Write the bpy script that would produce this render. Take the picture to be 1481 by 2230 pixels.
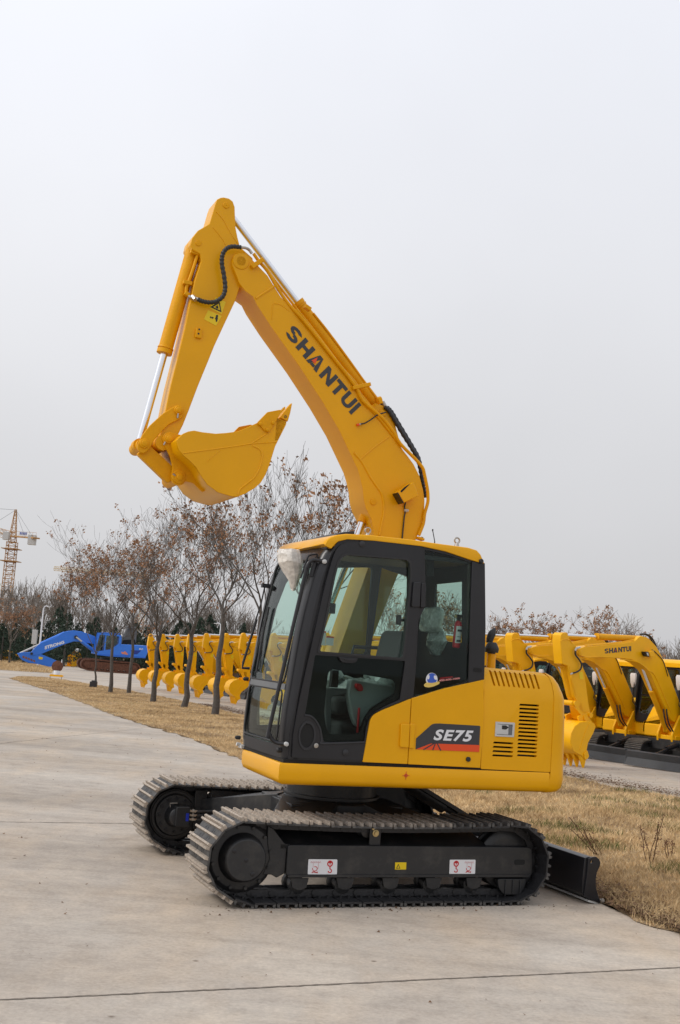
import bpy, bmesh, math, random
import numpy as np
from mathutils import Vector, Matrix, Quaternion
from mathutils.geometry import tessellate_polygon
random.seed(7)
scene = bpy.context.scene
for _o in list(bpy.data.objects): bpy.data.objects.remove(_o)
COL = scene.collection
R = math.radians
# ---------------- camera (calibrated on the photograph) ----------------
CF, CP, CR, CH = 2545.01, .11989, .07385, 1.6806
CO = Vector((0, 0, CH))
fw = Vector((0, math.cos(CP), math.sin(CP))); up0 = Vector((0, -math.sin(CP), math.cos(CP))); rt0 = Vector((1, 0, 0))
crt = rt0*math.cos(CR)+up0*math.sin(CR); cup = -rt0*math.sin(CR)+up0*math.cos(CR)
cam = bpy.data.cameras.new('camera'); camo = bpy.data.objects.new('camera', cam); COL.objects.link(camo)
cam.sensor_fit = 'VERTICAL'; cam.sensor_height = 24; cam.sensor_width = 24; cam.lens = 24*CF/2230
cam.clip_start = .1; cam.clip_end = 6000
m = Matrix((crt, cup, -fw)).transposed().to_4x4(); m.translation = CO; camo.matrix_world = m
scene.camera = camo
# ---------------- world, sun, exposure ----------------
SUN_EL, SUN_AZ = 42, 255    # azimuth measured clockwise from +Y : light comes from the left, a little behind the camera
w = bpy.data.worlds.new('World'); scene.world = w; w.use_nodes = True
nt = w.node_tree; nt.nodes.clear()
N = nt.nodes.new; L = nt.links.new
out = N('ShaderNodeOutputWorld'); bg = N('ShaderNodeBackground'); bg.inputs['Strength'].default_value = .12
sky = N('ShaderNodeTexSky'); sky.sky_type = 'NISHITA'; sky.sun_disc = False
sky.sun_elevation = R(SUN_EL); sky.sun_rotation = R(SUN_AZ); sky.air_density = 1.2; sky.dust_density = 4.0; sky.ozone_density = 1.0
hs = N('ShaderNodeHueSaturation'); hs.inputs['Saturation'].default_value = .25; L(sky.outputs[0], hs.inputs['Color'])
geo = N('ShaderNodeTexCoord'); sx = N('ShaderNodeSeparateXYZ'); L(geo.outputs['Generated'], sx.inputs[0])
cr = N('ShaderNodeValToRGB'); L(sx.outputs['Z'], cr.inputs[0]); cr.color_ramp.interpolation = 'B_SPLINE'
e = cr.color_ramp.elements
e[0].position = 0.0; e[0].color = (.635, .632, .645, 1); e[1].position = 1.0; e[1].color = (.90, .92, .98, 1)
for p, c in ((.12, (.665, .665, .685, 1)), (.30, (.775, .78, .81, 1)), (.50, (.805, .826, .89, 1))):
    k = e.new(p); k.color = c
nz = N('ShaderNodeTexNoise'); nz.inputs['Scale'].default_value = 2.0; nz.inputs['Detail'].default_value = 4; L(geo.outputs['Generated'], nz.inputs['Vector'])
mr = N('ShaderNodeMapRange'); mr.inputs[1].default_value = .3; mr.inputs[2].default_value = .7; mr.inputs[3].default_value = .94; mr.inputs[4].default_value = 1.055
L(nz.outputs[0], mr.inputs[0])
# the veil is a little brighter round the hidden sun (left)
vm = N('ShaderNodeVectorMath'); vm.operation = 'DOT_PRODUCT'; L(geo.outputs['Generated'], vm.inputs[0])
sd = Vector((math.sin(R(SUN_AZ))*math.cos(R(SUN_EL)), math.cos(R(SUN_AZ))*math.cos(R(SUN_EL)), math.sin(R(SUN_EL))))
vm.inputs[1].default_value = sd
mr2 = N('ShaderNodeMapRange'); mr2.inputs[1].default_value = -1; mr2.inputs[2].default_value = 1; mr2.inputs[3].default_value = .88; mr2.inputs[4].default_value = 1.25
L(vm.outputs['Value'], mr2.inputs[0])
mu = N('ShaderNodeMath'); mu.operation = 'MULTIPLY'; L(mr.outputs[0], mu.inputs[0]); L(mr2.outputs[0], mu.inputs[1])
mu2 = N('ShaderNodeMath'); mu2.operation = 'MULTIPLY'; L(mu.outputs[0], mu2.inputs[0]); mu2.inputs[1].default_value = 1/.12
vs = N('ShaderNodeVectorMath'); vs.operation = 'SCALE'; L(cr.outputs[0], vs.inputs[0]); L(mu2.outputs[0], vs.inputs['Scale'])
mx = N('ShaderNodeMix'); mx.data_type = 'RGBA'; mx.inputs[0].default_value = .88
L(hs.outputs[0], mx.inputs[6]); L(vs.outputs[0], mx.inputs[7]); L(mx.outputs[2], bg.inputs[0]); L(bg.outputs[0], out.inputs[0])
sl = bpy.data.lights.new('sun', 'SUN'); sl.energy = 1.3; sl.angle = R(16); sl.color = (1, .96, .9)
so = bpy.data.objects.new('sun', sl); COL.objects.link(so); so.rotation_euler = (-sd).to_track_quat('-Z', 'Y').to_euler()
vsn = scene.view_settings; vsn.view_transform = 'Standard'; vsn.look = 'None'; vsn.exposure = 0.07; vsn.gamma = 1; vsn.use_curve_mapping = False
scene.cycles.max_bounces = 10; scene.cycles.transparent_max_bounces = 24

# ---------------- projection helpers ----------------
def ray(px, py): return fw + crt*((px-740.5)/CF) - cup*((py-1115)/CF)
SLOPE = .0155
def terr(y): return 0 if y < 18 else -SLOPE*(min(y, 115)-18)
def ground(px, py, dz=0):            # pixel -> point on the terrain
    d = ray(px, py); z = 0
    for _ in range(40):
        t = (z+dz-CO.z)/d.z; P = CO+d*t; z = z*.5+.5*terr(P.y)
    return P
def atY(px, py, Y):
    d = ray(px, py); return CO+d*(Y/d.y)
class Frame:                         # upright machine frame: x to its rear, y away from the viewer, z up
    def __init__(s, x, y, a, z=0):
        s.o = Vector((x, y, z)); s.a = a; s.ex = Vector((math.cos(a), math.sin(a), 0)); s.ey = Vector((-math.sin(a), math.cos(a), 0))
    def on(s, px, py, y):            # pixel seen on the frame's plane y -> (x, z)
        d = ray(px, py); t = (y-(CO-s.o).dot(s.ey))/d.dot(s.ey); P = CO+d*t-s.o
        return (P.dot(s.ex), P.z)
    def onx(s, px, py, x):
        d = ray(px, py); t = (x-(CO-s.o).dot(s.ex))/d.dot(s.ex); P = CO+d*t-s.o
        return (P.dot(s.ey), P.z)
    def Q(s, pts, y, z=(0, 0, 1)):   # traced outline in a zoomed crop (ox, oy, scale)
        return [s.on(z[0]+a/z[2], z[1]+b/z[2], y) for a, b in pts]
    def W(s, p): return s.o+s.ex*p[0]+s.ey*p[1]+Vector((0, 0, p[2]))

# ---------------- mesh helpers ----------------
def fil(pts, r=.02, n=4):            # round the corners of a closed 2D outline
    o = []; k = len(pts)
    for i in range(k):
        p = Vector(pts[i]); rr = r[i] if isinstance(r, (list, tuple)) else r
        a = Vector(pts[i-1])-p; b = Vector(pts[(i+1) % k])-p
        d = min(rr, a.length*.45, b.length*.45)
        if d < 1e-4: o.append(tuple(p)); continue
        A = p+a.normalized()*d; B = p+b.normalized()*d
        for j in range(n+1):
            t = j/n; o.append(tuple(A*(1-t)**2+p*2*t*(1-t)+B*t*t))
    return o
def spline(pts, n=6):                # Catmull-Rom through 2D/3D points
    P = [Vector(p) for p in pts]; P = [2*P[0]-P[1]]+P+[2*P[-1]-P[-2]]; o = []
    for i in range(1, len(P)-2):
        for j in range(n):
            t = j/n; a, b, c, d = P[i-1], P[i], P[i+1], P[i+2]
            o.append(.5*((2*b)+(c-a)*t+(2*a-5*b+4*c-d)*t*t+(3*b-a-3*c+d)*t**3))
    o.append(P[-2]); return o
def circ(cx, cz, r, n=20, rz=None): return [(cx+r*math.cos(2*math.pi*i/n), cz+(rz or r)*math.sin(2*math.pi*i/n)) for i in range(n)]
class G:
    def __init__(s): s.v = []; s.f = []; s.m = []; s.cm = 0
    def add(s, vs, fs):
        b = len(s.v); s.v += [tuple(v) for v in vs]; s.f += [tuple(b+i for i in f) for f in fs]; s.m += [s.cm]*len(fs); return s
    def mat(s, i): s.cm = i; return s
    def prism(s, pts, y0, y1, holes=(), ax='y'):
        f3 = {'y': lambda a, b, t: (a, t, b), 'z': lambda a, b, t: (a, b, t), 'x': lambda a, b, t: (t, a, b)}[ax]
        loops = [list(pts)]+[list(h) for h in holes]; flat = [p for l in loops for p in l]; n = len(flat)
        V = [f3(p[0], p[1], y0) for p in flat]+[f3(p[0], p[1], y1) for p in flat]; F = []
        if holes:
            for t in tessellate_polygon([[Vector((p[0], p[1], 0)) for p in l] for l in loops]): F.append(tuple(t)); F.append(tuple(n+i for i in reversed(t)))
        else: F.append(tuple(range(n))); F.append(tuple(range(2*n-1, n-1, -1)))
        b = 0
        for l in loops:
            k = len(l)
            for i in range(k): j = (i+1) % k; F.append((b+i, b+j, n+b+j, n+b+i))
            b += k
        return s.add(V, F)
    def box(s, c, d, rot=None):
        M_ = rot or Matrix.Identity(3); V = [Vector(c)+M_ @ Vector((x*d[0]/2, y*d[1]/2, z*d[2]/2)) for x in (-1, 1) for y in (-1, 1) for z in (-1, 1)]
        return s.add(V, [(0, 1, 3, 2), (4, 6, 7, 5), (0, 4, 5, 1), (2, 3, 7, 6), (0, 2, 6, 4), (1, 5, 7, 3)])
    def bar(s, p, q, wd, ht, upv=(0, 0, 1)):
        p = Vector(p); q = Vector(q); d = (q-p); L_ = d.length; d.normalize(); u = Vector(upv); sd_ = d.cross(u)
        if sd_.length < 1e-4: sd_ = d.cross(Vector((0, 1, 0)))
        sd_.normalize(); u = sd_.cross(d)
        return s.box((p+q)/2, (L_, wd, ht), Matrix((d, sd_, u)).transposed())
    def ring(s, c, ax, r, n, ph=0):
        ax = Vector(ax).normalized(); t = Vector((0, 0, 1)) if abs(ax.z) < .9 else Vector((1, 0, 0)); a = ax.cross(t).normalized(); b = ax.cross(a)
        return [Vector(c)+a*r*math.cos(2*math.pi*i/n+ph)+b*r*math.sin(2*math.pi*i/n+ph) for i in range(n)]
    def loft(s, rings, cap=True, close=False):
        n = len(rings[0]); V = [p for r_ in rings for p in r_]; F = []; K = len(rings)
        for i in range(K if close else K-1):
            j2 = (i+1) % K
            for j in range(n): k = (j+1) % n; F.append((i*n+j, i*n+k, j2*n+k, j2*n+j))
        if cap and not close: F.append(tuple(range(n-1, -1, -1))); F.append(tuple((K-1)*n+i for i in range(n)))
        return s.add(V, F)
    def cyl(s, p, q, r, n=16, r2=None):
        p = Vector(p); q = Vector(q); d = q-p; return s.loft([s.ring(p, d, r, n), s.ring(q, d, r if r2 is None else r2, n)])
    def steps(s, p, ax, prof, n=20):  # lathe: prof = [(dist, radius)...]
        p = Vector(p); ax = Vector(ax).normalized(); return s.loft([s.ring(p+ax*a, ax, max(b, 1e-4), n) for a, b in prof])
    def tube(s, pts, r, n=8, rr=None):
        P = [Vector(p) for p in pts]; rings = []; T = (P[1]-P[0]).normalized(); t = Vector((0, 0, 1)) if abs(T.z) < .9 else Vector((0, 1, 0)); a = T.cross(t).normalized()
        for i, p in enumerate(P):
            T2 = (P[min(i+1, len(P)-1)]-P[max(i-1, 0)]).normalized(); a = (a-T2*a.dot(T2)).normalized(); b = T2.cross(a)
            q = rr[i] if rr else r
            rings.append([p+a*q*math.cos(2*math.pi*k/n)+b*q*math.sin(2*math.pi*k/n) for k in range(n)])
        return s.loft(rings)
    def torus(s, c, ax, R_, r, n=24, k=8):
        ax = Vector(ax).normalized(); pts = s.ring(c, ax, R_, n); rings = []
        for p in pts:
            o_ = (p-Vector(c)).normalized(); rings.append([p+o_*r*math.cos(2*math.pi*i/k)+ax*r*math.sin(2*math.pi*i/k) for i in range(k)])
        return s.loft(rings, close=True)
    def sheet(s, grid):               # grid[i][j] of points
        n = len(grid[0]); V = [p for r_ in grid for p in r_]
        return s.add(V, [(i*n+j, i*n+j+1, (i+1)*n+j+1, (i+1)*n+j) for i in range(len(grid)-1) for j in range(n-1)])
    def mirror_y(s, c=0):
        n = len(s.v); s.v += [(x, 2*c-y, z) for x, y, z in s.v]; s.f += [tuple(n+i for i in reversed(f)) for f in list(s.f)]; s.m += list(s.m); return s
    def mesh(s, name, mats, smooth=38):
        me = bpy.data.meshes.new(name); me.from_pydata([tuple(v) for v in s.v], [], s.f)
        bm = bmesh.new(); bm.from_mesh(me); bmesh.ops.recalc_face_normals(bm, faces=bm.faces); bm.to_mesh(me); bm.free()
        for m_ in (mats if isinstance(mats, (list, tuple)) else [mats]): me.materials.append(m_)
        me.polygons.foreach_set('material_index', s.m)
        if smooth: me.polygons.foreach_set('use_smooth', [True]*len(me.polygons)); me.set_sharp_from_angle(angle=R(smooth))
        me.update(); return me
    def each(s, name, mats, parent=None, **kw):   # every separate piece becomes an object of its own
        par = list(range(len(s.v)))
        def fd(i):
            while par[i] != i: par[i] = par[par[i]]; i = par[i]
            return i
        for f in s.f:
            for i in f[1:]: par[fd(i)] = fd(f[0])
        grp = {}
        for f, m_ in zip(s.f, s.m): grp.setdefault(fd(f[0]), []).append((f, m_))
        o = []
        for fs in grp.values():
            g = G(); ix = {}
            for f, m_ in fs:
                g.f.append(tuple(ix.setdefault(i, len(ix)) for i in f)); g.m.append(m_)
            g.v = [None]*len(ix)
            for a, b in ix.items(): g.v[b] = s.v[a]
            o.append(g.build(name, mats, parent, **kw))
        return o
    def build(s, name, mats, parent=None, bevel=0, seg=2, smooth=38, label=None):
        o = bpy.data.objects.new(name, s.mesh(name, mats, smooth)); COL.objects.link(o)
        if parent: o.parent = parent
        if bevel:
            b = o.modifiers.new('b', 'BEVEL'); b.width = bevel; b.segments = seg; b.limit_method = 'ANGLE'; b.angle_limit = R(32); b.use_clamp_overlap = True; b.harden_normals = False
        if label: o['label'] = label
        return o
def thing(name, label, cat, loc=(0, 0, 0), rz=0, group=None):
    o = bpy.data.objects.new(name, None); o.empty_display_size = .1; COL.objects.link(o); o.location = loc; o.rotation_euler = (0, 0, rz); o['label'] = label; o['category'] = cat
    if group: o['group'] = group
    return o
def tag(o, label=None, cat=None, group=None, kind=None):
    if label: o['label'] = label
    if cat: o['category'] = cat
    if group: o['group'] = group
    if kind: o['kind'] = kind
    return o
def kids(o): return [c for c in bpy.data.objects if c.parent == o]
def dup_tree(o, parent=None):
    c = o.copy(); COL.objects.link(c); c.parent = parent
    for ch in kids(o): dup_tree(ch, c)
    return c
def mesh_obj(name, me, parent=None):
    o = bpy.data.objects.new(name, me); COL.objects.link(o)
    if parent: o.parent = parent
    return o
_tc = {}
def text_geo(txt, offset=.02, shear=0, space=1.0):
    k = (txt, offset, shear, space)
    if k not in _tc:
        cu = bpy.data.curves.new('t', 'FONT'); cu.body = txt; cu.size = 1; cu.offset = offset; cu.shear = shear; cu.space_character = space; cu.resolution_u = 4
        o = bpy.data.objects.new('t', cu); COL.objects.link(o); bpy.context.view_layer.update()
        me = o.evaluated_get(bpy.context.evaluated_depsgraph_get()).to_mesh()
        V = [v.co.copy() for v in me.vertices]; F = [tuple(p.vertices) for p in me.polygons]
        o.to_mesh_clear(); bpy.data.objects.remove(o)
        x0 = min(v.x for v in V); x1 = max(v.x for v in V); y0 = min(v.y for v in V); y1 = max(v.y for v in V)
        _tc[k] = ([((v.x-x0)/(x1-x0), (v.y-y0)/(y1-y0)) for v in V], F)
    return _tc[k]
def lettering(g, quad, y, txt, **kw):    # quad = (bl, br, tr, tl) in (x,z); bilinear map so lettering sits on the face
    uv, F = text_geo(txt, **kw); bl, br, tr, tl = [Vector(q) for q in quad]
    g.add([((bl*(1-u)+br*u)*(1-v_)+(tl*(1-u)+tr*u)*v_).to_3d().xzy if False else (lambda q: (q.x, y, q.y))((bl*(1-u)+br*u)*(1-v_)+(tl*(1-u)+tr*u)*v_) for u, v_ in uv], F)
# ---------------- materials ----------------
def nodes(name):
    m_ = bpy.data.materials.new(name); m_.use_nodes = True; t = m_.node_tree; return m_, t, t.nodes['Principled BSDF']
def mat(name, col, rough=.5, metal=0, coat=0, var=0, vs_=6, bump=0, bs=40, dust=None, spec=.5):
    m_, t, b = nodes(name); b.inputs['Roughness'].default_value = rough; b.inputs['Metallic'].default_value = metal
    b.inputs['Coat Weight'].default_value = coat; b.inputs['Coat Roughness'].default_value = .12; b.inputs['Specular IOR Level'].default_value = spec
    c = (*col, 1); b.inputs['Base Color'].default_value = c
    tc = t.nodes.new('ShaderNodeTexCoord')
    if var or dust:
        n1 = t.nodes.new('ShaderNodeTexNoise'); n1.inputs['Scale'].default_value = vs_; n1.inputs['Detail'].default_value = 6; n1.inputs['Roughness'].default_value = .65; t.links.new(tc.outputs['Object'], n1.inputs['Vector'])
        r_ = t.nodes.new('ShaderNodeValToRGB'); t.links.new(n1.outputs[0], r_.inputs[0])
        r_.color_ramp.elements[0].position = .3; r_.color_ramp.elements[1].position = .7
        r_.color_ramp.elements[0].color = tuple(x*(1-var) for x in col)+(1,); r_.color_ramp.elements[1].color = tuple(min(1, x*(1+var)) for x in col)+(1,)
        if dust: r_.color_ramp.elements[1].color = (*dust, 1); r_.color_ramp.elements[0].color = c; r_.color_ramp.elements[0].position = .5; r_.color_ramp.elements[1].position = .8
        t.links.new(r_.outputs[0], b.inputs['Base Color'])
        mr_ = t.nodes.new('ShaderNodeMapRange'); t.links.new(n1.outputs[0], mr_.inputs[0]); mr_.inputs[3].default_value = max(0, rough-.08); mr_.inputs[4].default_value = min(1, rough+.1); t.links.new(mr_.outputs[0], b.inputs['Roughness'])
    if bump:
        n2 = t.nodes.new('ShaderNodeTexNoise'); n2.inputs['Scale'].default_value = bs; n2.inputs['Detail'].default_value = 4; t.links.new(tc.outputs['Object'], n2.inputs['Vector'])
        bn = t.nodes.new('ShaderNodeBump'); bn.inputs['Strength'].default_value = bump; bn.inputs['Distance'].default_value = .01; t.links.new(n2.outputs[0], bn.inputs['Height']); t.links.new(bn.outputs[0], b.inputs['Normal'])
    return m_
def glass(name, tint, refl=1.0):
    m_, t, b = nodes(name); t.nodes.remove(b); o_ = t.nodes['Material Output']
    tr = t.nodes.new('ShaderNodeBsdfTransparent'); tr.inputs[0].default_value = (*tint, 1)
    gl = t.nodes.new('ShaderNodeBsdfGlossy'); gl.inputs['Roughness'].default_value = .02; gl.inputs[0].default_value = (1, 1, 1, 1)
    ge = t.nodes.new('ShaderNodeNewGeometry'); dp = t.nodes.new('ShaderNodeVectorMath'); dp.operation = 'DOT_PRODUCT'; t.links.new(ge.outputs['Incoming'], dp.inputs[0]); t.links.new(ge.outputs['Normal'], dp.inputs[1])
    def mth(op, a, b=None):
        q = t.nodes.new('ShaderNodeMath'); q.operation = op
        for i, v in enumerate((a, b)):
            if v is None: continue
            if isinstance(v, (int, float)): q.inputs[i].default_value = v
            else: t.links.new(v, q.inputs[i])
        return q.outputs[0]
    f = mth('POWER', mth('SUBTRACT', 1.0, mth('ABSOLUTE', dp.outputs['Value'])), 5.0); f = mth('ADD', mth('MULTIPLY', f, .96), .04)
    class _o: pass
    mm = _o(); mm.outputs = [mth('MINIMUM', mth('MULTIPLY', f, refl), 1.0)]
    ms = t.nodes.new('ShaderNodeMixShader'); t.links.new(mm.outputs[0], ms.inputs[0]); t.links.new(tr.outputs[0], ms.inputs[1]); t.links.new(gl.outputs[0], ms.inputs[2]); t.links.new(ms.outputs[0], o_.inputs[0])
    return m_
M = {}
M['yel'] = mat('yellow_paint', (.77, .37, .0), .36, coat=.12, var=.05, vs_=1.8, bump=.22, bs=2.2, spec=.22)
M['yel2'] = mat('yellow_cast_paint', (.74, .340, .0), .5, coat=.03, var=.08, vs_=6, bump=.2, bs=50, spec=.2)
M['yelbg'] = mat('yellow_row_paint', (.86, .43, .0), .43, coat=.08, var=.05, vs_=3, spec=.3)
M['blk'] = mat('black_paint', (.012, .012, .0145), .34, coat=.12, var=.25, vs_=4, bump=.03, spec=.4)
M['blkm'] = mat('matt_black_panel', (.019, .019, .022), .55, var=.2, vs_=8, bump=.15, bs=200)
M['dark'] = mat('dark_undercarriage_paint', (.013, .0135, .015), .46, coat=.12, var=.35, vs_=7, bump=.1, bs=40, dust=(.05, .046, .041))
M['pit'] = mat('dark_interior', (.006, .006, .006), .8)
M['rub'] = mat('rubber', (.018, .018, .019), .6, bump=.2, bs=120)
M['hosm'] = mat('hose_sleeve', (.016, .016, .018), .45, bump=.2, bs=150)
M['chr'] = mat('chrome_rod', (.78, .79, .82), .22, metal=1, var=.03)
M['zinc'] = mat('zinc_fitting', (.45, .42, .38), .35, metal=.9, var=.2, vs_=30)
M['steel'] = mat('worn_skylit_grouser', (.37, .31, .25), .6, metal=.1, var=.5, vs_=28, bump=.4, bs=120)  # beige from wear, with the sky light on these grousers put into the colour
M['shoe'] = mat('worn_skylit_shoe_plate', (.065, .062, .06), .6, metal=.1, var=.6, vs_=20, bump=.3, bs=90)
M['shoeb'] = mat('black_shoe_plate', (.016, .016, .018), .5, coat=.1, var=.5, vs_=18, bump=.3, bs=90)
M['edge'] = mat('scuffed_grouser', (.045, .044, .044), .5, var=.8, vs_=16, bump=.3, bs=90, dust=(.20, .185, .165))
M['steelm'] = mat('half_lit_worn_grouser', (.20, .175, .15), .55, metal=.1, var=.6, vs_=22, bump=.4, bs=120)  # in-between tone: less wear and less painted sky light
M['white'] = mat('white_sticker', (.75, .75, .77), .4)
M['red'] = mat('red_print', (.55, .015, .02), .45)
M['lred'] = mat('faint_red_print', (.62, .33, .34), .45)
M['orange'] = mat('orange_stripe', (.75, .07, .008), .4)
M['decal'] = mat('charcoal_decal', (.035, .036, .042), .4)
M['wht'] = mat('white_letter', (.72, .73, .76), .4)
M['sty'] = mat('yellow_sticker', (.78, .55, .0), .45)
M['blk0'] = mat('black_print', (.012, .012, .012), .5)
M['grey'] = mat('grey_trim', (.13, .135, .14), .5, var=.1)
M['lgrey'] = mat('console_grey', (.33, .37, .36), .6, var=.08)
M['seat'] = mat('seat_fabric', (.05, .05, .05), .8, bump=.3, bs=150)
M['plast'] = mat('clear_wrap', (.48, .52, .50), .25, coat=.5, var=.5, vs_=14, bump=.9, bs=22)
M['bag'] = mat('mirror_wrap', (.68, .64, .58), .35, coat=.5, var=.3, vs_=18, bump=1.0, bs=30)
M['g1'] = glass('cab_glass', (.84, .93, .89), .6)
M['g2'] = glass('dark_glass', (.64, .70, .68), .18)
M['g2r'] = glass('rear_glass', (.76, .84, .81), .35)
M['rustd'] = mat('dusty_sprocket_teeth', (.05, .03, .018), .8, var=.5, vs_=20)
M['gold'] = mat('zinc_yellow_bolt', (.55, .42, .2), .35, metal=.8)
M['g3'] = glass('windscreen_glass', (.90, .96, .94), .42)
M['mirr'] = mat('mirror', (.8, .8, .8), .03, metal=1)
M['blue'] = mat('blue_paint', (.018, .165, .68), .4, coat=.3, var=.06, vs_=2)
M['blue2'] = mat('blue_fade', (.012, .12, .55), .5, var=.1)
M['rust'] = mat('rusty_track', (.115, .045, .025), .85, var=.5, vs_=9, bump=.5, bs=40)
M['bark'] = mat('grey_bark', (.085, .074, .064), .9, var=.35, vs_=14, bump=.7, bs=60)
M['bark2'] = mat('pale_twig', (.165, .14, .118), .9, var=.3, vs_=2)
M['leaf'] = mat('dry_brown_leaf', (.31, .16, .08), .75, var=.6, vs_=3)
M['cedar'] = mat('dark_evergreen', (.020, .038, .022), .8, var=.55, vs_=1.5)
M['crane'] = mat('crane_yellow', (.42, .23, .08), .5, var=.15, vs_=1)
M['crane2'] = mat('pale_crane_yellow', (.60, .48, .28), .6, var=.1)
M['cgrey'] = mat('pale_grey_metal', (.5, .5, .49), .5, var=.1)
# =====================================================================
# main excavator
# =====================================================================
E = Frame(.27908, 9.31441, .37559)
Z1 = (260, 410, 3.0976); Z2 = (500, 540, 2.962); Zc = (500, 1130, 2.5534); Zh = (760, 1130, 2.962); Z3 = (500, 1440, 6.732); Z3t = (500, 1130, 6.732)
Zs = (270, 1670, 5.924); Zt = (390, 1730, 4.937); Zr = (1000, 1740, 4.628); Zv = (880, 1540, 4.003); Zw = (700, 1180, 5.696); Zl = (660, 1440, 6.171)
Zp = (880, 1180, 6.195); Zb = (780, 860, 6.967); R1 = (560, 1690, 4.937); R2 = (800, 1690, 4.937); Rs = (650, 1850, 3.612); PX = (0, 0, 1)
def Q(pts, y, z=PX): return E.Q(pts, y, z)
def q3(pts, y, z=PX): return [(a, (y[i] if isinstance(y, (list, tuple)) else y), b) for i, (a, b) in enumerate([E.Q([p], y[i] if isinstance(y, (list, tuple)) else y, z)[0] for i, p in enumerate(pts)])]
ex = thing('excavator', 'large yellow tracked excavator with black cab, its bucket raised high on the folded boom', 'excavator', E.o, E.a)

# ---- tracks ----
TN, TF = -.915, .915; SW = .47
xs, zs, R1_ = -1.215, .300, .285      # sprocket circle through shoe tips
xi, zi, R2_ = .795, .292, .283        # idler
def track_loop(sag=.022):
    pts = []
    for i in range(33): t = i/32; pts.append((-1.24+t*2.04, .578-sag*math.sin(math.pi*t)*(1 if t < .99 else 0)))
    for i in range(1, 24): a = math.pi/2-i/24*math.pi*.93; pts.append((xi+R2_*math.cos(a), zi+R2_*math.sin(a)))
    for i in range(0, 31): t = i/30; pts.append((xi-.02-t*(xi+1.17), .000))
    for i in range(1, 24): a = -math.pi/2-.1-i/24*math.pi*.95; pts.append((xs+.028+R1_*1.12*math.cos(a), zs+R1_*math.sin(a)))
    P = [Vector(p) for p in pts]; D = [0]
    for i in range(len(P)): D.append(D[-1]+(P[(i+1) % len(P)]-P[i]).length)
    return P, D
LP, LD = track_loop()
NSH = 38; PITCH = LD[-1]/NSH
def loop_at(d):
    d %= LD[-1]
    for i in range(len(LP)):
        if LD[i+1] >= d: break
    a = LP[i]; b = LP[(i+1) % len(LP)]; return a+(b-a)*((d-LD[i])/max(1e-6, LD[i+1]-LD[i]))
def shoe_mesh(name, mp, mg):
    g = G(); h = PITCH*.47
    # x along the travel, y across, z outwards (0 = grouser tip)
    g.prism([(-h, -.030), (-h+.012, -.024), (h-.012, -.024), (h, -.031), (h-.004, -.037), (-h+.004, -.037)], -SW/2, SW/2)
    for y in (-.055, .055):
        for x in (-.03, .024):
            g.mat(2).box((x, y*1.0, -.0238), (.022, .03, .003)); g.mat(0)
    for x in (-h+.010, 0, h-.010):
        g.mat(1).prism([(x-.011, -.026), (x-.007, 0), (x+.007, 0), (x+.011, -.026)], -SW/2, SW/2)
    g.mat(2)
    for y in (-.065, .065):
        g.prism(fil([(-PITCH*.56, -.040), (PITCH*.5, -.040), (PITCH*.58, -.062), (PITCH*.5, -.088), (-PITCH*.5, -.088), (-PITCH*.58, -.07)], .012, 2), y-.014, y+.014)
    g.mat(3).cyl((h, -.085, -.066), (h, .085, -.066), .013, 8)
    for y in (-.1, .1): g.mat(3).cyl((-.03, y, -.05), (-.03, y, -.022), .009, 6).cyl((.03, y, -.05), (.03, y, -.022), .009, 6)
    return g.mesh(name, [mp, mg, M['shoeb'], M['dark']], 30)
shoe_w = shoe_mesh('track_shoe', M['shoe'], M['steel']); shoe_b = shoe_mesh('track_shoe', M['shoeb'], M['edge']); shoe_m = shoe_mesh('track_shoe', M['edge'], M['steelm'])  # pale, dark and middle shoes: wear plus sky light painted into the tone
def track(yc, near):
    g = G(); prof = []
    for i in range(0, 96): prof.append(loop_at(i/96*LD[-1]))
    c = Vector((-.2, .29)); inner = []
    rings = []
    for i, p in enumerate(prof):
        t = (prof[(i+1) % 96]-prof[i-1]).normalized(); nrm = Vector((-t.y, t.x))    # outward (loop runs clockwise)
        if nrm.dot(p-c) < 0: nrm = -nrm
        A = p-nrm*.042; B = p-nrm*.078
        rings.append([(A.x, yc-.05, A.y), (A.x, yc+.05, A.y), (B.x, yc+.05, B.y), (B.x, yc-.05, B.y)])
    g.loft(rings, close=True)
    tr = g.build('track', M['dark'], ex, )
    for k in range(NSH):
        d = (k+.35)*PITCH; p = loop_at(d); a = loop_at(d-.03); b = loop_at(d+.03); t = (b-a).normalized(); nrm = Vector((-t.y, t.x))
        if nrm.dot(p-c) < 0: nrm = -nrm
        worn_lit = (p.y > .5 and p.x < (-.62 if near else -.3)) or (p.x < -1.30 and p.y > .02)  # top-left shoes get the paler colour, standing for sky light as well as wear
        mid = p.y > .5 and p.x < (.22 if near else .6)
        o = mesh_obj('track_shoe', shoe_w if worn_lit else (shoe_m if mid else shoe_b), tr)
        o.matrix_local = Matrix(((t.x, 0, nrm.x, p.x), (0, 1, 0, yc), (t.y, 0, nrm.y, p.y), (0, 0, 0, 1)))
    return tr
track(TN, True); track(TF, False)
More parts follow.
